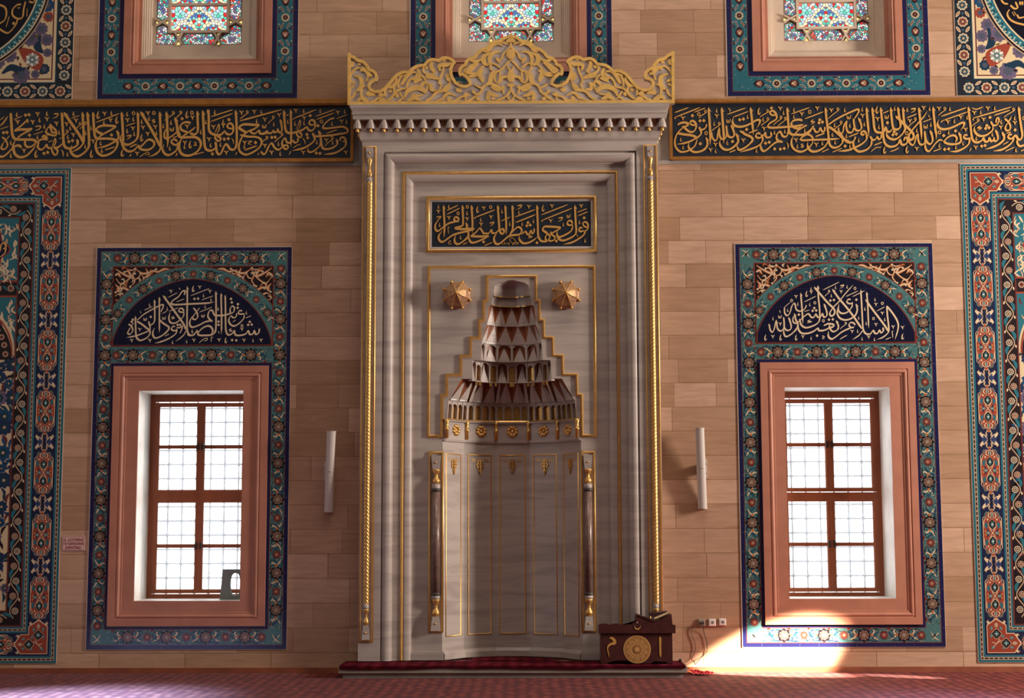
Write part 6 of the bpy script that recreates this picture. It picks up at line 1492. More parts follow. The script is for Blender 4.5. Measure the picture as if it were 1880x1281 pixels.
ro = rg.build('step_carpet', 'rug'); tag(ro, 'dark red patterned carpet covering the marble step and hanging over its edge', 'carpet')
m = MB(); n_ = 24; V_ = []                                       # strip running into the niche
for i in range(n_ + 1):
    for j in range(5):
        y = -0.05 + 0.105 * j; hw_ = (0.64, 0.55, 0.46, 0.36, 0.18)[j]; x = XC + hw_ * (2 * i / n_ - 1); V_.append((x, y, PLAT + 0.004 + 0.018 * max(0, sin(x * 6 + j)) * (j / 4) + 0.004))
m.add(V_, [(i * 5 + j, (i + 1) * 5 + j, (i + 1) * 5 + j + 1, i * 5 + j + 1) for i in range(n_) for j in range(4)])
o = m.build('niche_carpet', 'rug'); tag(o, 'wrinkled dark red rug lying inside the niche', 'rug')

mat('red_cloth', '#b5202a', 0.85, noise=(14, 0.35)); mat('white_cloth', '#d9cfc6', 0.8)
cl = MB(); n_ = 18; rr_ = random.Random(12); V_ = []; x0_, y0_ = WX(1266, 1222, -0.25), -0.40
for i in range(n_ + 1):
    for j in range(10):
        u, v = i / n_, j / 9; V_.append((x0_ + 0.24 * u + 0.02 * sin(v * 9), y0_ + 0.32 * v + 0.03 * sin(u * 8), 0.012 + 0.05 * abs(sin(u * 7 + v * 3)) * (1 - abs(2 * v - 1)) * (1 - 0.8 * u) + 0.012 * sin(u * 21 + v * 17) ** 2))
cl.add(V_, [(i * 10 + j, (i + 1) * 10 + j, (i + 1) * 10 + j + 1, i * 10 + j + 1) for i in range(n_) for j in range(9)])
o = cl.build('crumpled_cloth', 'red_cloth'); tag(o, 'crumpled bright red cloth on the floor beside the end of the marble step', 'cloth')
m = MB(); m.smooth = True; bx_, bz_ = WX(1249, 1210, -0.3), ZR; m.lathe([(0.014, 0), (0.020, 0.006), (0.018, 0.022), (0.006, 0.03)], bx_, -0.3, bz_, 14); o = m.build('black_knob', 'black_plastic'); tag(o, 'tiny black knob standing on the step carpet behind the lectern', 'knob')

# ---------------------------------------------------------------- sockets and cables
def socket(l, t, r, b_, m_, label, recess=True):
    x0, x1, z0, z1 = WX(l, t), WX(r, t), WZ((l + r) / 2, b_), WZ((l + r) / 2, t); root = empty('wall_socket', ((x0 + x1) / 2, 0, (z0 + z1) / 2)); tag(root, label, 'wall socket', 'sockets low on the wall')
    m = MB(); m.box(x0, x1, -0.020, 0, z0, z1); m.mould(rect(x0, x1, z0, z1), [(0, 0), (0.004, 0.005), (0.010, 0.006)], -0.020); m.add([(x0 + 0.01, -0.026, z0 + 0.01), (x1 - 0.01, -0.026, z0 + 0.01), (x1 - 0.01, -0.026, z1 - 0.01), (x0 + 0.01, -0.026, z1 - 0.01)], [(0, 1, 2, 3)]); m.build('plate', m_, root)
    cx_, cz_ = (x0 + x1) / 2, (z0 + z1) / 2; m = MB(); n_ = 16
    if recess:
        ri = [(cx_ + 0.017 * cos(2 * pi * i / n_), -0.0265, cz_ + 0.017 * sin(2 * pi * i / n_)) for i in range(n_)]; rb = [(a, -0.012, c) for a, _, c in ri]
        m.add(ri, [tuple(range(n_))]); m.build('socket_well', 'socket_grey', root)
        m = MB(); m.tube([(cx_ - 0.006, -0.027, cz_), (cx_ - 0.006, -0.0285, cz_)], 0.003, 6); m.tube([(cx_ + 0.006, -0.027, cz_), (cx_ + 0.006, -0.0285, cz_)], 0.003, 6); m.build('contact_holes', 'black_plastic', root)
    else:
        for dx in (-0.012, 0.014):
            m = MB(); m.smooth = True; m.tube([(cx_ + dx, -0.026, cz_), (cx_ + dx, -0.05, cz_ - 0.004), (cx_ + dx, -0.06, cz_ - 0.012)], 0.011, 10, [0.012, 0.012, 0.006]); m.build('plug', 'black_plastic', root)
    return root
socket(1281.5, 1136, 1294, 1149, 'socket_grey', 'grey wall socket with two plugs, nearest the lectern', False)
socket(1301, 1135.8, 1313.5, 1148.8, 'socket_white', 'white wall socket in the middle of the row of three')
socket(1320, 1135.2, 1332.3, 1147.8, 'socket_white', 'white wall socket at the end of the row, nearest the window')
def cable(pts, r, m_, label):
    P3 = []; n_ = len(pts)
    for i, (x, y) in enumerate(pts):
        d = -0.055 + 0.04 * min(1, i / 2) - (0.10 * max(0, i - n_ + 3)); a, c = W(1080 + x / 6.714, 1100 + y / 6.714, d); P3.append((a, d, max(c, 0.008 if i >= n_ - 2 else 0.0)))
    sm_ = smooth_path([(a, b_, c) for a, b_, c in P3], 6); m = MB(); m.smooth = True; m.tube(sm_, r, 7); o = m.build('power_cable', m_); tag(o, label, 'cable'); return o
cable([(1384, 296), (1340, 300), (1290, 330), (1270, 400), (1300, 480), (1325, 570), (1310, 660), (1275, 735), (1305, 765), (1315, 800)], 0.0045, 'cable_brown', 'brown power cable hanging in a loop from the grey socket')
cable([(1414, 310), (1418, 350), (1430, 420), (1462, 530), (1460, 640), (1400, 710), (1345, 770), (1325, 800)], 0.0035, 'black_plastic', 'black power cable curving from the grey socket to the floor')

# ---------------------------------------------------------------- the small notice
nx0, nx1, nz0, nz1 = WX(115, 997), WX(156, 997), WZ(135, 1010.2), WZ(135, 984.3)
sg = empty('notice_sign', ((nx0 + nx1) / 2, 0, nz0)); tag(sg, 'small white notice with red capitals, hung on the stone between two tile panels', 'sign')
m = MB(); m.box(nx0, nx1, -0.010, 0, nz0, nz1); m.build('plate', 'sign_white', sg)
m = MB(); m.mould(rect(nx0, nx1, nz0, nz1), [(0.006, 0.0), (0.006, 0.001), (0.009, 0.001), (0.009, 0)], -0.010); m.build('rim_line', 'sign_red', sg)
def text_mesh(txt, xc, zc, w_, h_, y, m_, parent, bold=0.02):
    cu = bpy.data.curves.new('text', 'FONT'); cu.body = txt; cu.size = 1; cu.align_x = 'CENTER'; cu.align_y = 'CENTER'; cu.offset = bold; cu.extrude = 0.01
    o = bpy.data.objects.new('text_tmp', cu); C.objects.link(o); dg = bpy.context.evaluated_depsgraph_get(); me = bpy.data.meshes.new_from_object(o.evaluated_get(dg)); bpy.data.objects.remove(o)
    co = np.array([v.co for v in me.vertices]); lo, hi = co.min(0), co.max(0)
    for v in me.vertices: v.co = Vector((xc + (v.co.x - (lo[0] + hi[0]) / 2) * w_ / (hi[0] - lo[0]), y - (v.co.z + 0.01) * 0.05, zc + (v.co.y - (lo[1] + hi[1]) / 2) * h_ / (hi[1] - lo[1])))
    me.materials.clear(); me.materials.append(MATS[m_]); ob = bpy.data.objects.new('lettering', me); C.objects.link(ob); ob.parent = parent; ob.matrix_parent_inverse = parent.matrix_world.inverted(); return ob
nh = nz1 - nz0; nw = nx1 - nx0; ncx = (nx0 + nx1) / 2
text_mesh('S. LÜTFEN!', ncx, nz0 + nh * 0.77, nw * 0.84, nh * 0.25, -0.0105, 'sign_red', sg)
text_mesh('CEP TELEFONLARINIZI', ncx, nz0 + nh * 0.485, nw * 0.88, nh * 0.19, -0.0105, 'sign_red', sg, 0.012)
text_mesh('KAPATINIZ', ncx, nz0 + nh * 0.21, nw * 0.70, nh * 0.21, -0.0105, 'sign_red', sg)

# ---------------------------------------------------------------- grey plastic piece on the window sill
YG = 0.22; gw = LOW[0]['opening']; G_ = lambda x, y: W(150 + x / 4.27, 920 + y / 4.27, YG)
gz0 = gw[2] + 0.0; gxl, gxt = G_(1080, 780)[0], G_(1107, 533)[0]; gzt = G_(1107, 533)[1]
hcx, hcz = G_(1203, 650); hw2 = G_(1243, 640)[0] - hcx; hh2 = (G_(1200, 562)[1] - G_(1200, 735)[1]) / 2
def outer_at(a):
    gx1 = 2 * hcx - gxl + 0.01; gx1t = 2 * hcx - gxt
    c_, s_ = cos(a), sin(a); best = 9
    # ray from the hole centre to the tapered outline
    for (p, q) in (((gxl, gz0), (gx1, gz0)), ((gx1, gz0), (gx1t, gzt)), ((gx1t, gzt), (gxt, gzt)), ((gxt, gzt), (gxl, gz0))):
        ex, ez = q[0] - p[0], q[1] - p[1]; den = c_ * ez - s_ * ex
        if abs(den) < 1e-9: continue
        t = ((p[0] - hcx) * ez - (p[1] - hcz) * ex) / den; u = ((p[0] - hcx) * s_ - (p[1] - hcz) * c_) / den
        if t > 0 and -1e-6 <= u <= 1 + 1e-6: best = min(best, t)
    return (hcx + best * c_, hcz + best * s_)
n_ = 64; angs = sorted(set([2 * pi * i / n_ for i in range(n_)] + [atan2(z - hcz, x - hcx) % (2 * pi) for x, z in ((gxl, gz0), (2 * hcx - gxl + 0.01, gz0), (2 * hcx - gxt, gzt), (gxt, gzt))])); n_ = len(angs)
inn = [(hcx + hw2 * abs(cos(a)) ** 0.75 * (1 if cos(a) >= 0 else -1), hcz + hh2 * abs(sin(a)) ** 0.8 * (1 if sin(a) >= 0 else -1)) for a in angs]; out_ = [outer_at(a) for a in angs]
m = MB(); V_ = [(x, YG, z) for x, z in out_] + [(x, YG, z) for x, z in inn] + [(x, YG + 0.05, z) for x, z in out_] + [(x, YG + 0.05, z) for x, z in inn]; F_ = []
for i in range(n_):
    j = (i + 1) % n_; F_ += [(i, j, n_ + j, n_ + i), (2 * n_ + i, 3 * n_ + i, 3 * n_ + j, 2 * n_ + j), (i, 2 * n_ + i, 2 * n_ + j, j), (n_ + i, n_ + j, 3 * n_ + j, 3 * n_ + i)]
m.add(V_, F_); o = m.build('plastic_bracket', 'grey_plastic'); tag(o, 'grey plastic piece with an oval slot standing on the window sill', 'plastic piece')

# ---------------------------------------------------------------- calligraphy, written stroke by stroke with a broad reed pen
def pen(m, pts, w, fn, k, y, th, mode, nib=True):
    """pts in enlargement pixels; fn maps them to (x, z); mode letters: A flagged head, N tapering end, B both ends taper, M plain"""
    wp = [fn(*p) for p in pts]
    pa = smooth_path(wp, 5 if len(wp) > 2 else 6); n = len(pa); W_ = w * k; ws = []
    L_ = [0.0]
    for i in range(1, n): L_.append(L_[-1] + hypot(pa[i][0] - pa[i - 1][0], pa[i][1] - pa[i - 1][1]))
    T_ = L_[-1] + 1e-9
    for i in range(n):
        a, b_ = pa[max(i - 1, 0)], pa[min(i + 1, n - 1)]; th_ = atan2(b_[1] - a[1], b_[0] - a[0])
        f = (0.50 + 0.52 * abs(sin(th_ - radians(52)))) if nib else 1.0
        s0, s1 = L_[i] / W_, (T_ - L_[i]) / W_; t = L_[i] / T_
        if 'N' in mode: f *= min(1, 0.10 + s1 / min(3.2, 0.45 * T_ / W_))
        elif 'B' in mode: f *= min(1, 0.12 + s1 / min(2.6, 0.4 * T_ / W_)) * min(1, 0.12 + s0 / min(2.6, 0.4 * T_ / W_))
        else: f *= min(1, 0.45 + s1 / 0.8)
        if 'A' in mode: f = min(f if s1 < s0 else 9, max(0.82, f)) * min(1, 0.15 + s0 / 0.7)
        elif 'B' not in mode: f *= min(1, 0.45 + s0 / 0.7)
        ws.append(W_ * f)
    L, R = edges_of(pa, ws); m.ribbon(L, R, y, th)
    if 'A' in mode:
        p0 = np.array(pa[0]); j = next((i for i in range(n) if L_[i] > 1.6 * W_), n - 1); d = np.array(pa[j]) - p0; d = d / (np.linalg.norm(d) + 1e-9); q = np.array([-d[1], d[0]])
        if q[0] < 0: q = -q
        tri = [p0 + d * 0.25 * W_ + q * 0.1 * W_, p0 + d * 1.75 * W_ + q * 0.92 * W_, p0 + d * 1.55 * W_ + q * 0.3 * W_]
        m.prism([tuple(v) for v in tri], y - th, y)
def calli(m, text, org, sc, y, th=0.006):
    fn = lambda u, v: W(org[0] + u / sc, org[1] + v / sc, y); a, b_ = fn(0, 0), fn(1000, 0); k = hypot(b_[0] - a[0], b_[1] - a[1]) / 1000
    u_ = 1.0 if sc > 10.5 else 0.72
    jit = 0
    for tok in text.replace('\n', '|').split('|'):
        if ':' not in tok: continue
        code, body = tok.strip().split(':'); P = [tuple(map(float, q.split(','))) for q in body.split()]; jit = (jit + 1) % 29; h = th + 0.00009 * jit
        o = lambda p, L: [(p[0] + a * u_, p[1] + b * u_) for a, b in L]
        if code == 'v':
            for p in P: pen(m, o(p, [(-42, -22), (-22, -32), (-4, 0), (2, 48)]), 21 * u_, fn, k, y, h, 'N', False); pen(m, o(p, [(2, 40), (8, -4), (26, -30), (46, -30)]), 15 * u_, fn, k, y, h, 'M', False)
        elif code == 'c':
            for p in P: pen(m, o(p, [(4, -46), (-8, 0), (-8, 30), (8, 36), (20, 12)]), 18 * u_, fn, k, y, h, 'B', False)
        elif code == 'C':
            for p in P: pen(m, o(p, [(14, -82), (-8, -20), (-14, 40), (2, 62), (26, 40), (30, 14)]), 27 * u_, fn, k, y, h, 'B', False)
        elif code == 'd':
            for p in P: m.prism([fn(*q) for q in o(p, [(0, -38), (37, -2), (2, 37), (-36, 2)])], y - h, y)
        elif code == 'o':
            for p in P:
                q = o(p, [(26 * cos(t * pi / 5), 30 * sin(t * pi / 5)) for t in range(11)]); pen(m, q, 17 * u_, fn, k, y, h, 'M', False)
        elif code == 'w':
            for p in P: pen(m, o(p, [(-38, -38), (-36, 18), (-14, 28), (-6, -18), (-2, 22), (22, 24), (34, -30), (36, -46)]), 16 * u_, fn, k, y, h, 'M', False)
        elif code[0] == 's':
            for i in range(0, len(P), 2): pen(m, [P[i], P[i + 1]], float(code[1:]) * 0.95, fn, k, y, h, 'M', False)
        elif code == 'g':
            for i in range(0, len(P), 2):
                p, q = P[i], P[i + 1]; pen(m, [q, ((p[0] * 0.45 + q[0] * 0.55), (p[1] * 0.40 + q[1] * 0.60)), (p[0] + 14 * u_, p[1] + 22 * u_), (p[0] + 20 * u_, p[1] - 8 * u_), (p[0], p[1] - 28 * u_), (p[0] - 18 * u_, p[1] - 4 * u_), (p[0] - 2 * u_, p[1] + 16 * u_), (p[0] + 16 * u_, p[1] + 14 * u_)], 15 * u_, fn, k, y, h, 'M', False)
        elif code[0] == 't': pen(m, P, float(code[1:]), fn, k, y, h, 'B', False)
        else:
            i = next(j for j, ch in enumerate(code) if ch.isdigit()); pen(m, P, float(code[i:]) * 0.93, fn, k, y, h, code[:i])
LB1 = """M60:220,195 228,330 240,520 258,650 310,720 420,735 560,735 680,740 740,780|M50:560,395 555,335 500,390 410,470 290,560|M62:290,555 420,530 560,530 655,510|M50:640,530 520,590 420,650 355,700|M50:520,740 508,820 560,885 650,870 720,810 790,760 870,725 970,735|M70:850,690 900,665 965,715
M44:1010,430 1080,490 1140,560 1140,640 1080,650 990,620 940,590 945,540 1000,480 1040,520 1060,580 1130,600|M60:950,610 1010,640|M50:1015,420 1040,460|B60:730,830 700,890 620,990 520,1070 400,1090 310,1030 275,930 270,850 310,750|M58:430,900 400,860 330,860 250,920 150,1020 60,1080 -10,1070|M40:45,680 120,750 155,840 120,915 50,930 30,890 70,800|t14:70,800 130,730 200,650|t14:0,340 90,270|t24:0,460 80,380 160,260|s14:0,525 180,465
M46:790,780 768,880 830,940 900,900 945,835 960,880 1010,910 1060,890|M28:1065,880 1095,780 1120,710 1132,790 1085,890|M42:1050,900 1070,990 1120,1045 1160,1020 1170,950 1120,920|M54:1090,900 1180,890 1260,830 1285,790|AM58:1255,180 1265,330 1280,560 1290,750 1310,860 1370,910 1460,910 1560,860 1580,800 1570,730|AM58:1300,180 1400,330 1520,500 1640,680 1690,790|AN56:1675,175 1690,400 1700,600 1700,780 1650,870 1560,940 1450,985|AB58:1775,175 1790,350 1805,600 1810,800 1790,910 1700,1010 1580,1075 1480,1040 1435,960 1440,900 1465,850
v:360,380 765,220 665,380 955,320 1150,410 1355,420 1545,350 1490,640 490,960|c:345,230 805,340 905,470 1205,590 1430,500 1380,680 1745,600 1735,880 225,800 1375,1030 1495,210 225,1060 765,690 955,210|C:730,1030|d:520,240 590,230 75,595 145,590 600,645 895,1015 970,995 1400,775 1475,755|s16:285,330 450,255 680,635 885,565 985,785 1075,750 1205,720 1250,695 1450,300 1615,245|N34:1095,215 1180,215 1150,270 1070,305|N34:720,470 825,465 800,520 715,550|g:1365,565 1305,655 1625,415 1560,505 1735,400 1620,520|t22:1240,930 1280,990 1285,1080"""
LB2 = """AB58:120,175 130,340 145,560 160,660 210,715 330,715 480,720 580,745 620,800 600,880 540,970 430,1040 310,1060 220,1000 180,900 180,810 215,715|M58:590,465 480,455 330,450 230,480 185,530 220,580 320,625|M50:590,470 480,540 350,610 260,670 215,720|AN50:605,545 630,620 640,690 600,750 500,810 370,870 200,910|AM58:700,170 715,380 728,600 735,770|AB56:1025,170 1038,400 1035,620 1010,720 920,800 820,840 740,810 690,760 680,690 705,620
M54:700,800 760,920 850,975 950,950 1040,860 1060,900 1130,940 1250,940 1340,880 1365,800 1300,740 1220,750 1140,830 1075,890|AM58:1085,165 1180,320 1300,520 1420,740 1490,880|AN56:1475,165 1485,400 1495,650 1495,900 1440,990 1350,1050 1250,1080|AN58:1610,165 1625,400 1635,650 1640,780 1625,890|M46:1605,520 1570,600 1575,690 1640,710 1740,650 1830,570|AM54:1785,280 1820,420 1850,560 1885,660|M46:1850,830 1780,840 1720,800 1720,750 1780,730 1830,770|N54:1845,790 1830,920 1760,1000 1650,1050 1570,1010 1530,920 1560,830
v:355,210 475,340 820,340 930,510 1135,490 1235,200 1385,480 1230,620 125,770 1015,1020|c:495,200 345,390 815,220 940,320 815,560 960,620 1110,370 1410,600 1680,910 1550,460 1705,390 85,500 275,810 300,960 1260,310|C:220,240 600,340 1105,700 85,1030 710,1010|o:945,200 1355,195|s22:185,385 655,205|s18:785,460 980,395 1740,695 1830,670|s26:870,890 1010,825 365,945 560,885|N36:800,665 890,650 860,695 800,735|w:1725,530|g:1750,190 1570,350|N30:1375,320 1325,350 1380,375 1310,410|t14:1065,1090 1170,1020 1240,990 1260,1030 1180,1050|t18:880,1025 890,1040 860,1085|t18:1815,1005 1828,1020 1800,1070|d:495,640"""
LB3 = """AB58:10,290 50,430 70,580 90,650 150,690 300,685 440,690 520,750 540,850 480,960 370,1040 250,1060 150,1020 100,920 110,800 160,690|M52:335,395 240,380 150,420 125,490 170,550 270,580|M48:430,480 330,560 240,620 170,670|AM54:470,150 475,330 480,520 460,600 390,630 320,600|AM58:580,140 590,350 600,600 615,830 650,930 740,960 820,920 850,870 835,780|M56:670,195 692,140 702,330 705,530 760,610 850,640 930,640 1010,580 1030,545|M26:830,590 870,500 905,420 912,520 870,600|M48:850,640 830,700 890,760 940,740 930,690 870,670
M48:1085,500 1085,430 1140,405 1190,450 1200,540 1160,620 1080,625 1035,580|M40:1085,490 1130,510 1195,510|AM54:1245,135 1260,330 1270,600 1265,830 1220,930 1140,930 1090,860 1045,830 1000,900 950,1010 900,1030 860,970 850,860 840,780|s34:1335,355 2180,128|M58:1735,435 1600,435 1430,425 1340,460 1325,500 1390,550 1475,595|M48:1730,440 1620,520 1500,570 1400,650 1340,760 1310,880 1340,980 1440,1040 1560,1010 1700,920 1770,820 1750,720 1640,680 1500,675 1340,640|M44:1570,530 1560,590 1640,610 1720,550 1740,610 1820,620 1890,590
d:160,310 1110,330 1650,795 1015,725 1095,715 775,1025|s26:1430,950 1680,860|v:370,290 260,470 795,480 995,450 1365,190 1625,170 1840,330 705,730 1055,1000 215,800 1430,800|c:825,180 645,380 995,370 1675,360 1770,170 540,580 740,850 940,840 210,880 1425,880|C:255,230 320,840|o:360,190|g:130,180 45,295 1480,175 1340,315|s24:745,270 1185,130|s22:740,370 1185,205|s18:405,1045 610,985|w:1830,470|t16:460,790 410,790 445,825 400,850 480,860|t16:1490,770 1575,770 1500,815 1580,840|t20:1160,700 1200,760 1200,820|t17:45,1005 60,1018 30,1065|t17:1260,980 1270,995 1240,1045|t17:1710,1000 1718,1012 1690,1050"""
LB4 = """M46:-10,615 60,600 110,560 130,600 200,600 240,550 260,590 320,570 330,520 360,590 410,560 415,480 385,330|A46:380,320 400,400|AM56:455,130 470,350 490,530 540,595 640,600 740,570 830,540 930,470|AN52:595,120 600,350 605,600 600,880|M24:705,530 750,430 785,340 788,450 730,550|M44:710,560 730,650 790,690 820,640 780,590 720,560|M48:985,440 975,370 1030,335 1085,380 1090,480 1030,550 960,540 925,470|M40:985,430 1030,440 1085,420|M50:1480,300 1400,320 1290,410 1250,490 1330,510 1500,490 1650,475 1740,520 1745,590 1600,620 1400,650 1200,665 1080,665 1040,600
N56:1040,610 1080,690 1070,760 980,840 850,910 620,965|AM52:1165,550 1200,680 1220,830 1250,910 1330,930 1450,900 1540,830 1530,730|B50:1190,720 1200,830 1130,920 1020,990 950,970 940,890|M46:1600,760 1610,700 1670,690 1710,750 1650,780|N54:1715,730 1710,850 1620,940 1480,1010 1260,1040|M42:740,700 740,770 680,800 640,760 590,800 520,790 480,710 430,760 425,850 490,930 540,900 520,850 440,855|M46:430,880 350,940 270,900 210,810 150,870 90,1000 40,1030 -10,975
v:70,330 360,240 700,150 870,300 1555,190 1630,370 1320,750 70,860 205,1000 850,1000 1715,1000|c:255,420 540,370 685,410 860,150 1200,150 1435,410 1695,160 1735,370 1130,790 350,820 385,1020 870,400 1450,790|o:1220,365|g:240,280 135,415 415,625 265,785 1435,700 1290,865 110,690 20,780|w:60,470|s24:650,310 1110,130|s22:1105,265 1495,125 1115,330 1475,195 1320,610 1535,535|s20:1525,310 1745,230 500,250 550,230|t22:655,310 650,325 670,330|d:210,690 280,685 925,630 940,700 990,250 1150,455 1115,1010 1190,1015|t14:640,910 740,840 770,845 800,815|t18:830,700 880,760 885,830|t17:575,965 590,985 555,1045"""
RB1 = """M56:175,545 250,505 340,502 410,535|M52:410,535 330,580 260,590|B46:320,590 240,640 170,720 130,820 120,920 150,1020 230,1090 330,1090 430,1050 520,980 560,890 565,820|M50:430,520 440,475 490,468 545,520 548,610 500,680 430,690 350,640 300,580|M42:430,525 480,550 540,550|M56:170,712 300,740 430,755 520,780 565,820|N48:650,740 560,810 430,880 300,920 165,940|M46:770,530 745,600 690,640 640,640 612,585|M48:635,630 655,720 610,780 555,820|AB52:750,795 780,880 775,970 710,1050 600,1095 500,1095 430,1050 395,980 405,900|AN58:805,190 820,400 835,650 840,800 835,960
M42:865,690 880,800 935,865 980,830 990,740 1010,650 1028,600|M46:1025,620 1025,740 1060,825 1110,830 1160,790 1175,690 1160,565|AN58:1070,190 1085,400 1105,650 1115,800 1110,930|M50:1165,560 1175,680 1200,770 1260,800 1320,770 1315,680 1265,550|A50:1262,545 1295,620|AB54:1360,715 1400,820 1400,900 1320,990 1210,1050 1110,1040 1045,970 1030,900 1045,850|AB56:1435,665 1550,740 1660,790 1700,850 1640,930 1540,1010 1430,1055 1390,1000 1385,940|B54:1312,385 1290,470 1320,550 1420,585 1540,570 1660,520 1760,460 1840,450 1840,510 1785,605|AN56:1655,190 1680,400 1700,600 1710,750|s26:1620,715 1800,645
d:475,360 630,465 705,462 635,930 1435,445 1510,430 1575,640 1290,885|o:605,330 755,715|s22:120,295 395,195 1180,335 1550,205 1225,1105 1360,1055|s24:130,390 630,195|t24:130,390 118,410 138,430|s20:515,290 735,205 1300,390 1610,275|v:285,415 970,370 945,950 845,1060 1510,865|c:970,255 920,520 245,840 290,1000 950,1075 1185,910 1600,380 1780,1070|C:1825,270|g:740,275 605,405 1020,525 865,670|w:1210,470|t20:1190,195 1235,240 1235,300"""
RB2 = """M46:125,780 70,810 10,800 -5,760 30,715 90,730|N50:125,760 130,870 60,960 -60,1020 -330,1100|M46:90,760 150,755 185,700 200,790 260,800 308,770 295,690|M50:660,640 640,740 600,785 540,775 500,700 470,690 420,750 420,840 480,880 540,895|N54:540,890 430,890 330,950 230,1040 150,1080 100,1020 95,940 125,870|M50:290,340 285,280 345,265 405,330 415,420 350,470 270,520 240,580 300,605 450,600 600,590 750,580 960,545|M42:285,325 335,350 405,350|AM56:630,190 645,400 660,600 670,680 720,740 820,745 920,750 1010,720 1090,660 1150,600 1160,560|M54:940,455 860,440 760,460 715,520 750,590 840,620 910,590|M48:1030,550 940,600 850,660 790,725
B50:1150,850 1140,920 1070,1010 960,1080 870,1090 770,1040 720,950 720,860 755,760|M44:1395,585 1390,670 1340,680 1300,610 1270,680 1210,690 1165,610|N46:1130,600 1100,680 1020,740 940,790 900,840 960,860 1100,852 1300,847 1500,840 1700,825|M44:930,780 1000,745 1080,750 1140,800 1150,860|N26:1160,440 1110,480 1185,490 1100,540|AB54:1405,190 1425,400 1450,600 1470,800 1465,870 1400,980 1290,1060 1170,1090 1090,1060 1045,980 1045,890|M50:1465,545 1600,450 1750,365 1900,295 2050,235 2085,260 2050,340 1995,420|M56:1470,580 1600,670 1720,780 1800,850 1900,900|M50:1475,860 1500,960 1570,1010 1670,990 1750,910 1750,840|M38:1670,600 1680,680 1730,720 1765,680 1780,560 1820,490 1842,460
v:490,220 160,625 925,330 1240,215 1525,255 810,860 1220,950|c:145,435 560,300 770,240 770,380 375,700 585,675 990,660 840,980 1345,920 1605,900 1595,550 1550,745 1800,245 10,1070|C:55,270|o:1085,285|g:230,265 75,390 235,430 100,560 500,395 345,550 590,420 440,570 1655,230 1460,420 1720,500 1590,640|s22:715,325 1080,195 985,425 1365,280|s28:1200,785 1390,715|s18:1330,1100 1480,1035 1545,1100 1745,1020|d:310,205 1290,445 1275,505 1345,490 190,920 265,900 375,1035 490,1040 570,1025 1805,980|t16:950,925 910,950 960,965 910,1000 980,990|t24:615,900 650,950 645,1040"""
RB3 = """M46:310,410 360,530 365,620 310,665 245,640 220,540 205,420|A44:305,400 345,480|M46:215,600 190,680 130,705 80,670 60,570 70,470|M40:70,470 20,560 -5,650|AN56:470,190 485,400 510,650 515,780|M54:-60,720 0,820 60,880 120,905 190,890 235,830 242,785|M50:430,745 370,740 370,690 430,680 475,740|N52:475,730 470,840 380,930 250,1000 100,1060 -110,1085|M46:775,735 765,810 720,840 690,790 650,840 590,850 545,775|B54:560,800 575,880 560,960 470,1050 330,1090 250,1050 210,980 205,900 240,800|AM56:585,190 610,400 625,580 660,680 740,705 820,690 855,600 890,680 950,680 995,630
AM54:755,190 780,400 800,600 815,800 850,930 940,990 1050,975 1120,920 1150,850 1180,940 1240,950 1300,900 1295,820 1250,810 1230,870|AM54:960,190 980,400 1000,560 1030,630 1090,640 1150,600 1160,520 1130,350 1108,200|A50:1105,185 1125,330|AN56:1060,365 1180,480 1290,590 1390,690 1430,770 1400,840 1340,840 1330,770 1400,650 1530,500 1640,370 1705,260|AB54:1210,190 1225,400 1245,560 1255,640 1190,740 1080,830 990,840 910,800 875,730 880,670|M42:1330,850 1350,920 1410,960 1450,900 1480,780 1522,715|M46:1518,730 1520,850 1560,940 1620,940 1660,880 1650,670|AN56:1530,190 1555,400 1580,650 1590,850|M48:1650,670 1675,840 1720,920 1780,930 1812,860 1800,770 1762,665|A46:1760,660 1790,740
d:1030,690 1005,750 1075,735 895,505 35,980|v:390,365 695,430 1630,205 1350,470 1490,1035|c:385,230 1045,215 1300,240 1755,220 135,560 430,530 725,590 315,860 140,975 65,770 1780,540 1495,660 30,245|C:680,245 835,1060 1290,1050|N38:1370,228 1460,220 1430,270 1370,295|s18:805,310 925,260 1615,490 1795,420|s20:1285,405 1490,325|s23:110,790 310,710 625,960 790,895|w:115,395 885,390 1675,585|g:1460,430 1320,585|o:1290,720|t16:1715,340 1745,380 1740,410|t16:555,1095 660,1010 740,1005 785,985|t20:940,1090 1040,1060 1140,1005"""
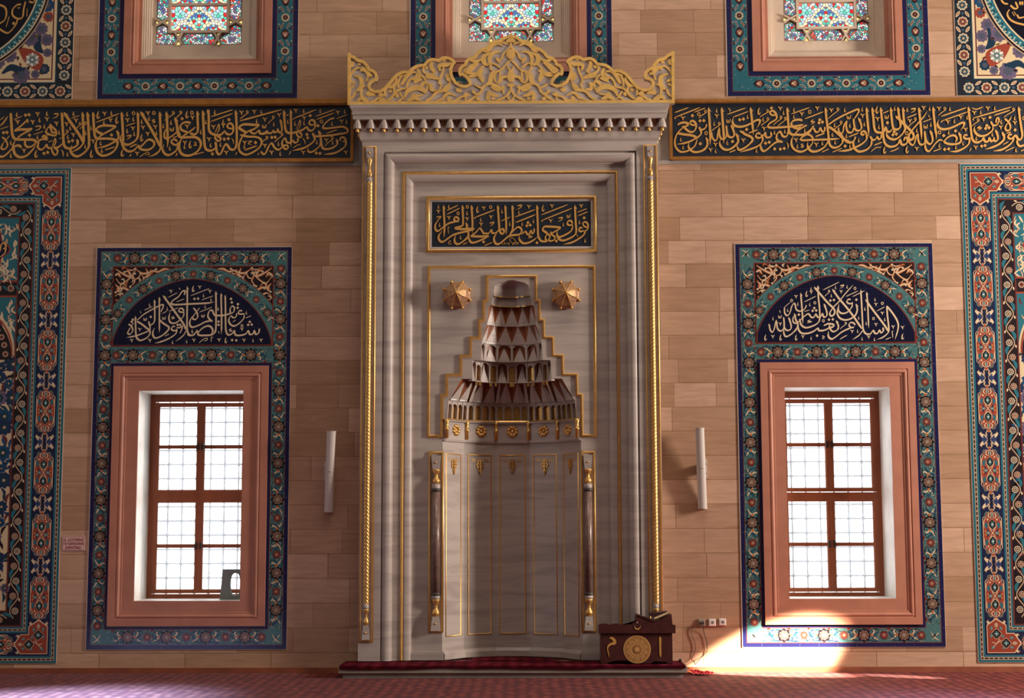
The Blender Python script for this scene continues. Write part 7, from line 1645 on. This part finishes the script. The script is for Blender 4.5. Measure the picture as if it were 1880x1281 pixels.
RB4 = """AN56:30,175 50,400 80,650 95,740 90,850|B56:150,440 120,520 150,600 230,635 350,620 480,570 600,510 660,510 650,570 580,665|AM50:550,695 590,800 590,890 520,930 400,940 300,920 260,880 330,800 420,760 490,780 512,840 480,900|B50:250,885 170,850 90,910 20,1000 -50,1080 -110,1050 -130,960 -100,880|M48:770,825 700,830 655,800 670,755 730,755|N54:772,800 760,920 670,1010 520,1080 360,1090|AM54:745,175 770,400 800,650 820,810 870,890 950,900 1020,860 1050,815 1080,880 1150,880 1170,815 1210,880 1260,850 1270,800|M50:1260,850 1300,880 1342,840 1340,760 1297,650|A48:1295,645 1320,720|M44:1200,475 1250,555 1330,540 1370,460 1345,405 1315,430 1310,510
B52:1235,550 1245,640 1180,710 1080,765 980,770 900,720 865,640 880,560|AN54:1430,690 1475,800 1440,880 1330,960 1190,1015 1085,1040|M48:1660,800 1600,830 1555,800 1570,745 1630,745|N54:1660,770 1650,870 1560,970 1420,1050 1250,1080|AM54:1765,175 1790,400 1820,600 1840,740 1820,830 1760,840 1720,780 1690,770 1650,800|M44:1480,420 1560,490 1600,580 1580,650 1520,660 1495,600 1540,510|t24:1540,510 1600,420 1620,370|M50:1900,950 1800,980 1750,940 1730,860
v:150,220 330,490 590,395 690,645 865,305 1140,215 1055,440 1405,600 1690,510 895,1010|c:375,225 465,470 725,395 350,700 640,920 495,1000 1000,290 1285,210 1415,490 1690,410 910,820 1235,740 160,965 1715,1060|g:265,220 135,360 940,450 820,570 1660,235 1460,395|s26:190,375 710,195 845,410 1615,185|s23:210,465 740,280 1265,355 1590,250|t22:210,465 195,485 220,495|t22:845,410 840,440 865,455|s19:1450,945 1560,890 1515,720 1610,690 1490,1085 1680,1000 35,1085 200,1025 1810,1080 1880,1050|t22:805,200 900,230 1000,200 1050,180|N30:990,570 930,610 1015,610 925,665|o:160,700 1875,410|t17:790,1010 800,1025 765,1090|d:1185,395 1120,560 1095,620 1165,605 1695,650 1015,980 1085,965 485,670 245,765 265,1045 345,1035"""
CP1 = """N36:140,470 235,460 190,510 135,540|B52:640,560 560,570 430,600 330,660 230,740 160,780 110,720 120,620 190,530|M48:640,560 575,560 530,520 550,470 610,480 640,540|AN54:295,200 305,400 315,600 315,750 300,920|B56:970,750 830,780 650,820 500,870 370,960 270,1020 200,980 190,880 270,770|M52:730,640 690,670 620,690 540,710|M62:540,715 680,735 850,730 985,730|AM52:715,200 725,400 732,560 722,670|AB54:795,585 820,700 845,800 840,900 740,1000 620,1070 550,1030 540,950 570,865|AN54:915,200 930,400 940,600 935,820|AM54:1500,200 1515,400 1530,600 1545,780 1600,840 1645,800 1620,735 1555,760
M46:1530,750 1450,820 1380,820 1360,750 1300,830 1240,830 1190,830 1130,740 1095,720 1020,800 900,890|M60:890,890 1050,900 1180,900 1305,893|B54:1290,905 1150,970 1000,1030 910,1030 860,950 850,840|AN52:1665,200 1680,400 1690,650 1690,860|AM54:1825,200 1835,400 1840,600 1830,740 1780,840|B56:2045,835 1950,860 1850,870 1740,900 1640,980 1540,1060 1460,1060 1420,980 1430,900 1500,800
v:180,345 415,485 820,510 1190,270 1350,470 1130,630|c:185,235 415,235 820,380 1125,525 1600,340 1770,620 210,640 675,920|C:1050,300|o:825,240 620,385 1345,245|s22:370,320 615,205 370,405 655,270|s26:995,475 1440,305|t24:995,475 985,490 1010,500|s19:1580,555 1780,465 725,1080 825,1030 1200,1105 1385,1030|N36:1320,605 1410,585 1380,635 1320,665|d:1185,1020|t14:440,700 410,690 395,720 398,770 410,840|t14:410,995 455,1000 400,1040 430,1070 490,1050|t14:1605,1030 1615,1085|t12:1670,1030 1645,1045 1665,1060 1640,1080|t14:1700,1030 1710,1085|t12:1735,1030 1750,1080 1765,1030"""
CP2 = """M50:-10,885 100,760 190,690 260,720 272,800 200,860 80,870 -10,885|M46:555,720 550,800 510,830 480,770 440,840 400,850 360,790 280,845|AM54:615,200 625,400 635,650 640,850 660,930 710,1000 790,1010 850,1000|B54:635,905 540,980 420,1040 310,1050 240,990 215,920 225,870|M44:850,1000 805,950 820,880 870,850 905,900 880,980 930,1000 1000,970 1012,910 940,850 925,790|M56:1150,700 1050,690 900,680 790,680 750,720 760,770 860,835|M46:1150,705 1050,770 940,830|M48:1410,630 1350,650 1295,620 1310,560 1370,550 1410,610|B54:1412,620 1405,710 1360,790 1250,860 1130,910 1075,890 1060,830 1075,760|AM54:1460,200 1470,400 1480,600 1490,800 1430,890 1300,960 1190,990 1110,960 1070,890
M46:1640,640 1650,590 1710,580 1752,640 1745,730 1690,780|M40:1640,640 1690,685 1750,690|M46:1660,765 1600,790 1555,760 1570,705 1630,710|N54:1690,770 1660,860 1560,940 1400,1030 1200,1080|d:1665,485 415,590 390,660 465,645 1045,1000 615,1040|v:435,240 950,225 1600,225 920,555|c:215,360 290,620 540,555 1205,630 1565,580 1690,990|C:750,270|N40:180,220 270,205 240,260 165,300|N38:1090,495 1180,480 1150,535 1080,565|s25:130,465 575,300 710,420 1300,190 730,540 1400,270|s28:140,590 580,415|t24:730,540 720,555 745,570|s20:1520,360 1725,280 1530,440 1745,350|w:1320,450|t18:490,850 430,895 510,905 410,940|t14:1490,855 1520,890 1522,920|t11:150,1030 100,950 40,935 8,980 60,1040 130,1070 210,1050 120,1030 90,1060 60,1100"""
LL1 = """M32:155,835 215,880 232,960 180,1020 143,990 190,900|t16:190,900 225,850 258,810|AM36:280,690 285,850 290,1000 310,1090 370,1130 460,1100 530,1040 545,960 500,920 400,840 310,785|M34:310,770 420,670 550,590 680,520 770,485 785,520 740,620|N34:520,960 400,1010 280,1050 120,1080|AM34:625,395 630,500 632,650 625,790 580,840 540,850 522,785|M30:540,850 548,920 520,970|AN34:715,345 715,500 716,750 716,990|AB36:700,750 800,830 885,890 870,950 770,1040 650,1090 600,1040 600,970 630,900|AM38:780,315 900,480 1030,660 1150,830 1195,935|AM36:1220,150 1220,400 1216,700 1218,930 1250,1020 1310,1040 1370,990 1400,940|N34:1205,950 1140,1050 1010,1150
M32:1160,620 1110,620 1068,600 1085,555 1130,555 1160,600|B34:1162,600 1150,690 1090,760 990,820 910,800 888,720 910,620|M32:1030,940 980,955 935,930 955,880 1000,880|N36:1032,920 1010,1010 900,1090 760,1150 630,1185|M28:1030,900 1090,900 1128,870 1120,930 1085,1005|N38:1165,310 1182,245 1130,245 1060,340 960,410 930,460 1000,485 1200,475 1430,465 1600,455 1705,435|d:560,705 1350,380 1415,375 1045,850 1090,850 235,755 215,795|w:460,750 800,730|v:925,245 360,935 215,1135 545,1135 1340,1130|c:1310,960 1210,1150 955,1165 540,490 860,560|C:1325,200|s13:440,585 595,515 870,355 1040,270 1025,435 1165,380 890,605 1060,540 765,650 850,600 815,1055 890,1015|t14:1070,180 1095,215|t14:365,600 388,640|N18:980,690 935,720 990,725 930,755"""
LL2 = """M36:395,790 335,740 312,680 340,600 390,590 430,670 470,680|B38:395,780 280,790 160,850 50,890 -5,870 -15,790 30,690|M32:50,540 110,620 128,700 90,750 40,740 50,690 110,610|t18:110,610 165,535|M38:440,680 560,680 650,665 725,640|AM38:455,240 460,450 460,700 458,900 440,980 380,1030 280,1040 180,1040 130,1010 200,920 300,870 370,890 402,960 370,1020|M34:130,1010 110,960 60,1030 -20,1040 -60,1020|AN36:550,275 555,500 560,750 555,1020|M36:625,310 630,500 632,800 640,960 680,1030 750,1010 790,955 810,1030 900,1040 1000,1010 1040,955 1070,1020 1130,1010 1150,955 1180,1020 1232,990 1245,915|M30:725,640 712,570 750,510 792,540 780,610 730,650|M30:835,640 822,700 770,720 728,680
M32:970,650 910,655 865,640 880,595 935,595|B36:972,640 960,730 880,820 790,870 720,840 690,770 715,680|d:730,380 745,445 855,475 850,540 505,790 505,850 1070,795 1040,850 1105,845 750,1125 825,1130|s14:0,325 340,190 200,400 410,325 160,620 385,530 1000,725 1095,685|s10:760,800 820,760|v:165,170 350,245 930,930 60,1130 515,1125 965,1130 1275,1130|c:235,320 370,395 1130,1130 500,560 30,970 1010,630 265,520|C:45,200 635,1130|w:225,690|o:930,865|N18:740,915 695,945 750,955 690,985|t12:150,1180 230,1110 300,1090 290,1130 230,1140|t12:415,1080 375,1075 372,1160|t12:500,960 515,1010"""
RL1 = """M32:115,880 140,990 180,1030 215,960 240,840 258,810|M34:255,830 270,960 320,1010 370,980 392,900 380,755|M34:385,870 400,960 450,1000 512,970 510,880 472,770|A32:468,760 500,840|AB36:575,690 600,800 640,900 600,990 500,1080 420,1110 385,1050 385,960|M30:560,740 548,830 590,870 640,850 710,780|M38:635,870 650,980 710,1050 830,1050 930,1010 1000,960 1020,1000 1100,1000 1190,960 1215,900|M38:1105,915 1180,880 1275,890 1280,930 1200,955|AN36:690,320 705,500 720,700 730,880|M32:395,580 400,680 440,730 490,690 530,560 570,510 590,540 610,620 660,650 720,640 770,600 792,540|AM36:1000,185 1010,400 1030,600 1032,800 980,880 880,930 780,950 700,900 668,790
M34:700,800 760,740 830,700 880,760 930,760 960,705 1000,760 1050,750 1080,695 1110,760 1162,730 1155,640 1112,525|A32:1108,515 1140,590|AN38:930,210 1050,350 1180,500 1290,610 1302,690 1250,740 1215,690 1280,580 1390,470 1500,330 1640,175|AM38:1260,250 1380,420 1500,560 1640,740 1795,970|AM34:1330,815 1372,920 1350,990 1270,1020 1205,950|v:605,390 880,310 320,885 185,1115 730,1115|c:880,250 640,520 190,785 455,635 855,530 880,1140 1245,370|C:795,340 50,1130 325,1130 605,1130|o:525,460 945,500 1100,825|s14:755,485 965,380 1090,270 1385,125|s11:755,660 845,630 395,580 500,490|d:935,595 905,645 970,640 655,715 1225,460 1290,450 1200,805 1270,800 985,1095|w:315,755|g:1200,290 1125,385|t14:870,805 815,835 890,840 800,865|t12:1105,1085 1080,1105 1120,1115 1080,1145 1125,1150|t14:305,630 325,690"""
RL2 = """M32:345,505 290,515 245,485 265,440 315,440|B36:350,480 330,580 250,670 150,690 90,630 100,520|AB36:410,515 432,620 400,720 310,790 200,810 110,770 70,690 75,600|AM36:495,260 510,500 525,800 540,980 590,1060 670,1060 720,1000 750,1050 800,1050 830,995 860,1040 902,1010 895,945|AN34:600,300 620,500 630,750 640,960|AM38:580,435 680,580 800,740 920,900 995,1015|N36:965,555 980,750 1002,950 990,1040 900,1120 790,1165|N36:965,555 1080,700 1160,840 1172,960 1115,1165|N34:530,1000 460,1090 340,1170|M32:370,950 310,940 282,900 310,858 365,865 395,905|B38:385,930 270,970 150,1030 50,1110 -30,1155 -90,1110 -90,1010
d:415,445|v:140,300 770,530 885,690 770,895 1080,940 1250,950 640,1120 340,1020|c:755,440 930,800 460,770 570,610 595,870 440,1010 745,1160 520,1150 250,210 40,220|C:1250,1110|o:390,240 885,510 725,785|s14:230,385 445,285 345,390 565,280 785,650 925,575 945,1165 1040,1125|g:220,870 120,975|t15:110,1165 200,1110 255,1085|t14:1090,1005 1062,1020 1068,1060 1075,1140|N26:120,195 185,180 160,220 115,240"""
def letters(parent, blocks, y, m_, th):
    m = MB()
    for t, o, s in blocks: calli(m, t, o, s, y, th)
    return m.build('lettering', m_, parent)
letters(FRZ_L, [(LB1, (0, 190), 11.06), (LB2, (160, 190), 11.06), (LB3, (320, 190), 11.06), (LB4, (480, 190), 11.06)], YB - 0.0005, 'letter_gold', 0.007)
letters(FRZ_R, [(RB1, (1228, 180), 11.06), (RB2, (1388, 180), 11.06), (RB3, (1548, 180), 11.06), (RB4, (1710, 180), 11.06)], YB - 0.0005, 'letter_gold', 0.007)
letters(plaque, [(CP1, (790, 360), 12.13), (CP2, (935, 360), 12.13)], YI - 0.0045, 'letter_gold', 0.006)
letters(PANEL_L, [(LL1, (220, 510), 9.855), (LL2, (350, 510), 9.855)], YT - 0.0095, 'letter_cream', 0.0006)
letters(PANEL_R, [(RL1, (1400, 505), 9.855), (RL2, (1530, 505), 9.855)], YT - 0.0095, 'letter_cream', 0.0006)
letters(ROUND_L, [("M26:-20,285 50,240 75,170 60,90 -20,50|M26:300,15 280,100 265,200 210,220 150,180 150,110 200,60 250,50|M24:210,215 180,300 100,385 40,370 -10,335|s9:320,100 315,200 110,190 70,320|M24:340,15 385,30 415,-5|M16:205,95 235,90", (0, 0), 6.405), ("d:57,-5", (20, 43.5), 11)], YT - 0.0095, 'letter_gold', 0.0006)
letters(ROUND_R, [("M26:1110,110 1085,160 1110,220 1180,265 1300,295|M26:1120,60 1165,100 1205,90 1180,20|M24:1200,170 1225,210 1300,195|M24:1010,0 1050,40 1095,45|M30:1235,15 1235,60|M30:1262,15 1262,60|s9:1140,140 1170,190 1160,130 1190,180", (1680, 0), 6.405)], YT - 0.0095, 'letter_gold', 0.0006)
letters(FIELD_L[0], [("M14:0,575 8,530 28,520 38,545 20,560|N14:38,540 34,580 10,605 -12,612", (0, 300), 3.56)], YT - 0.006, 'letter_gold', 0.0006)
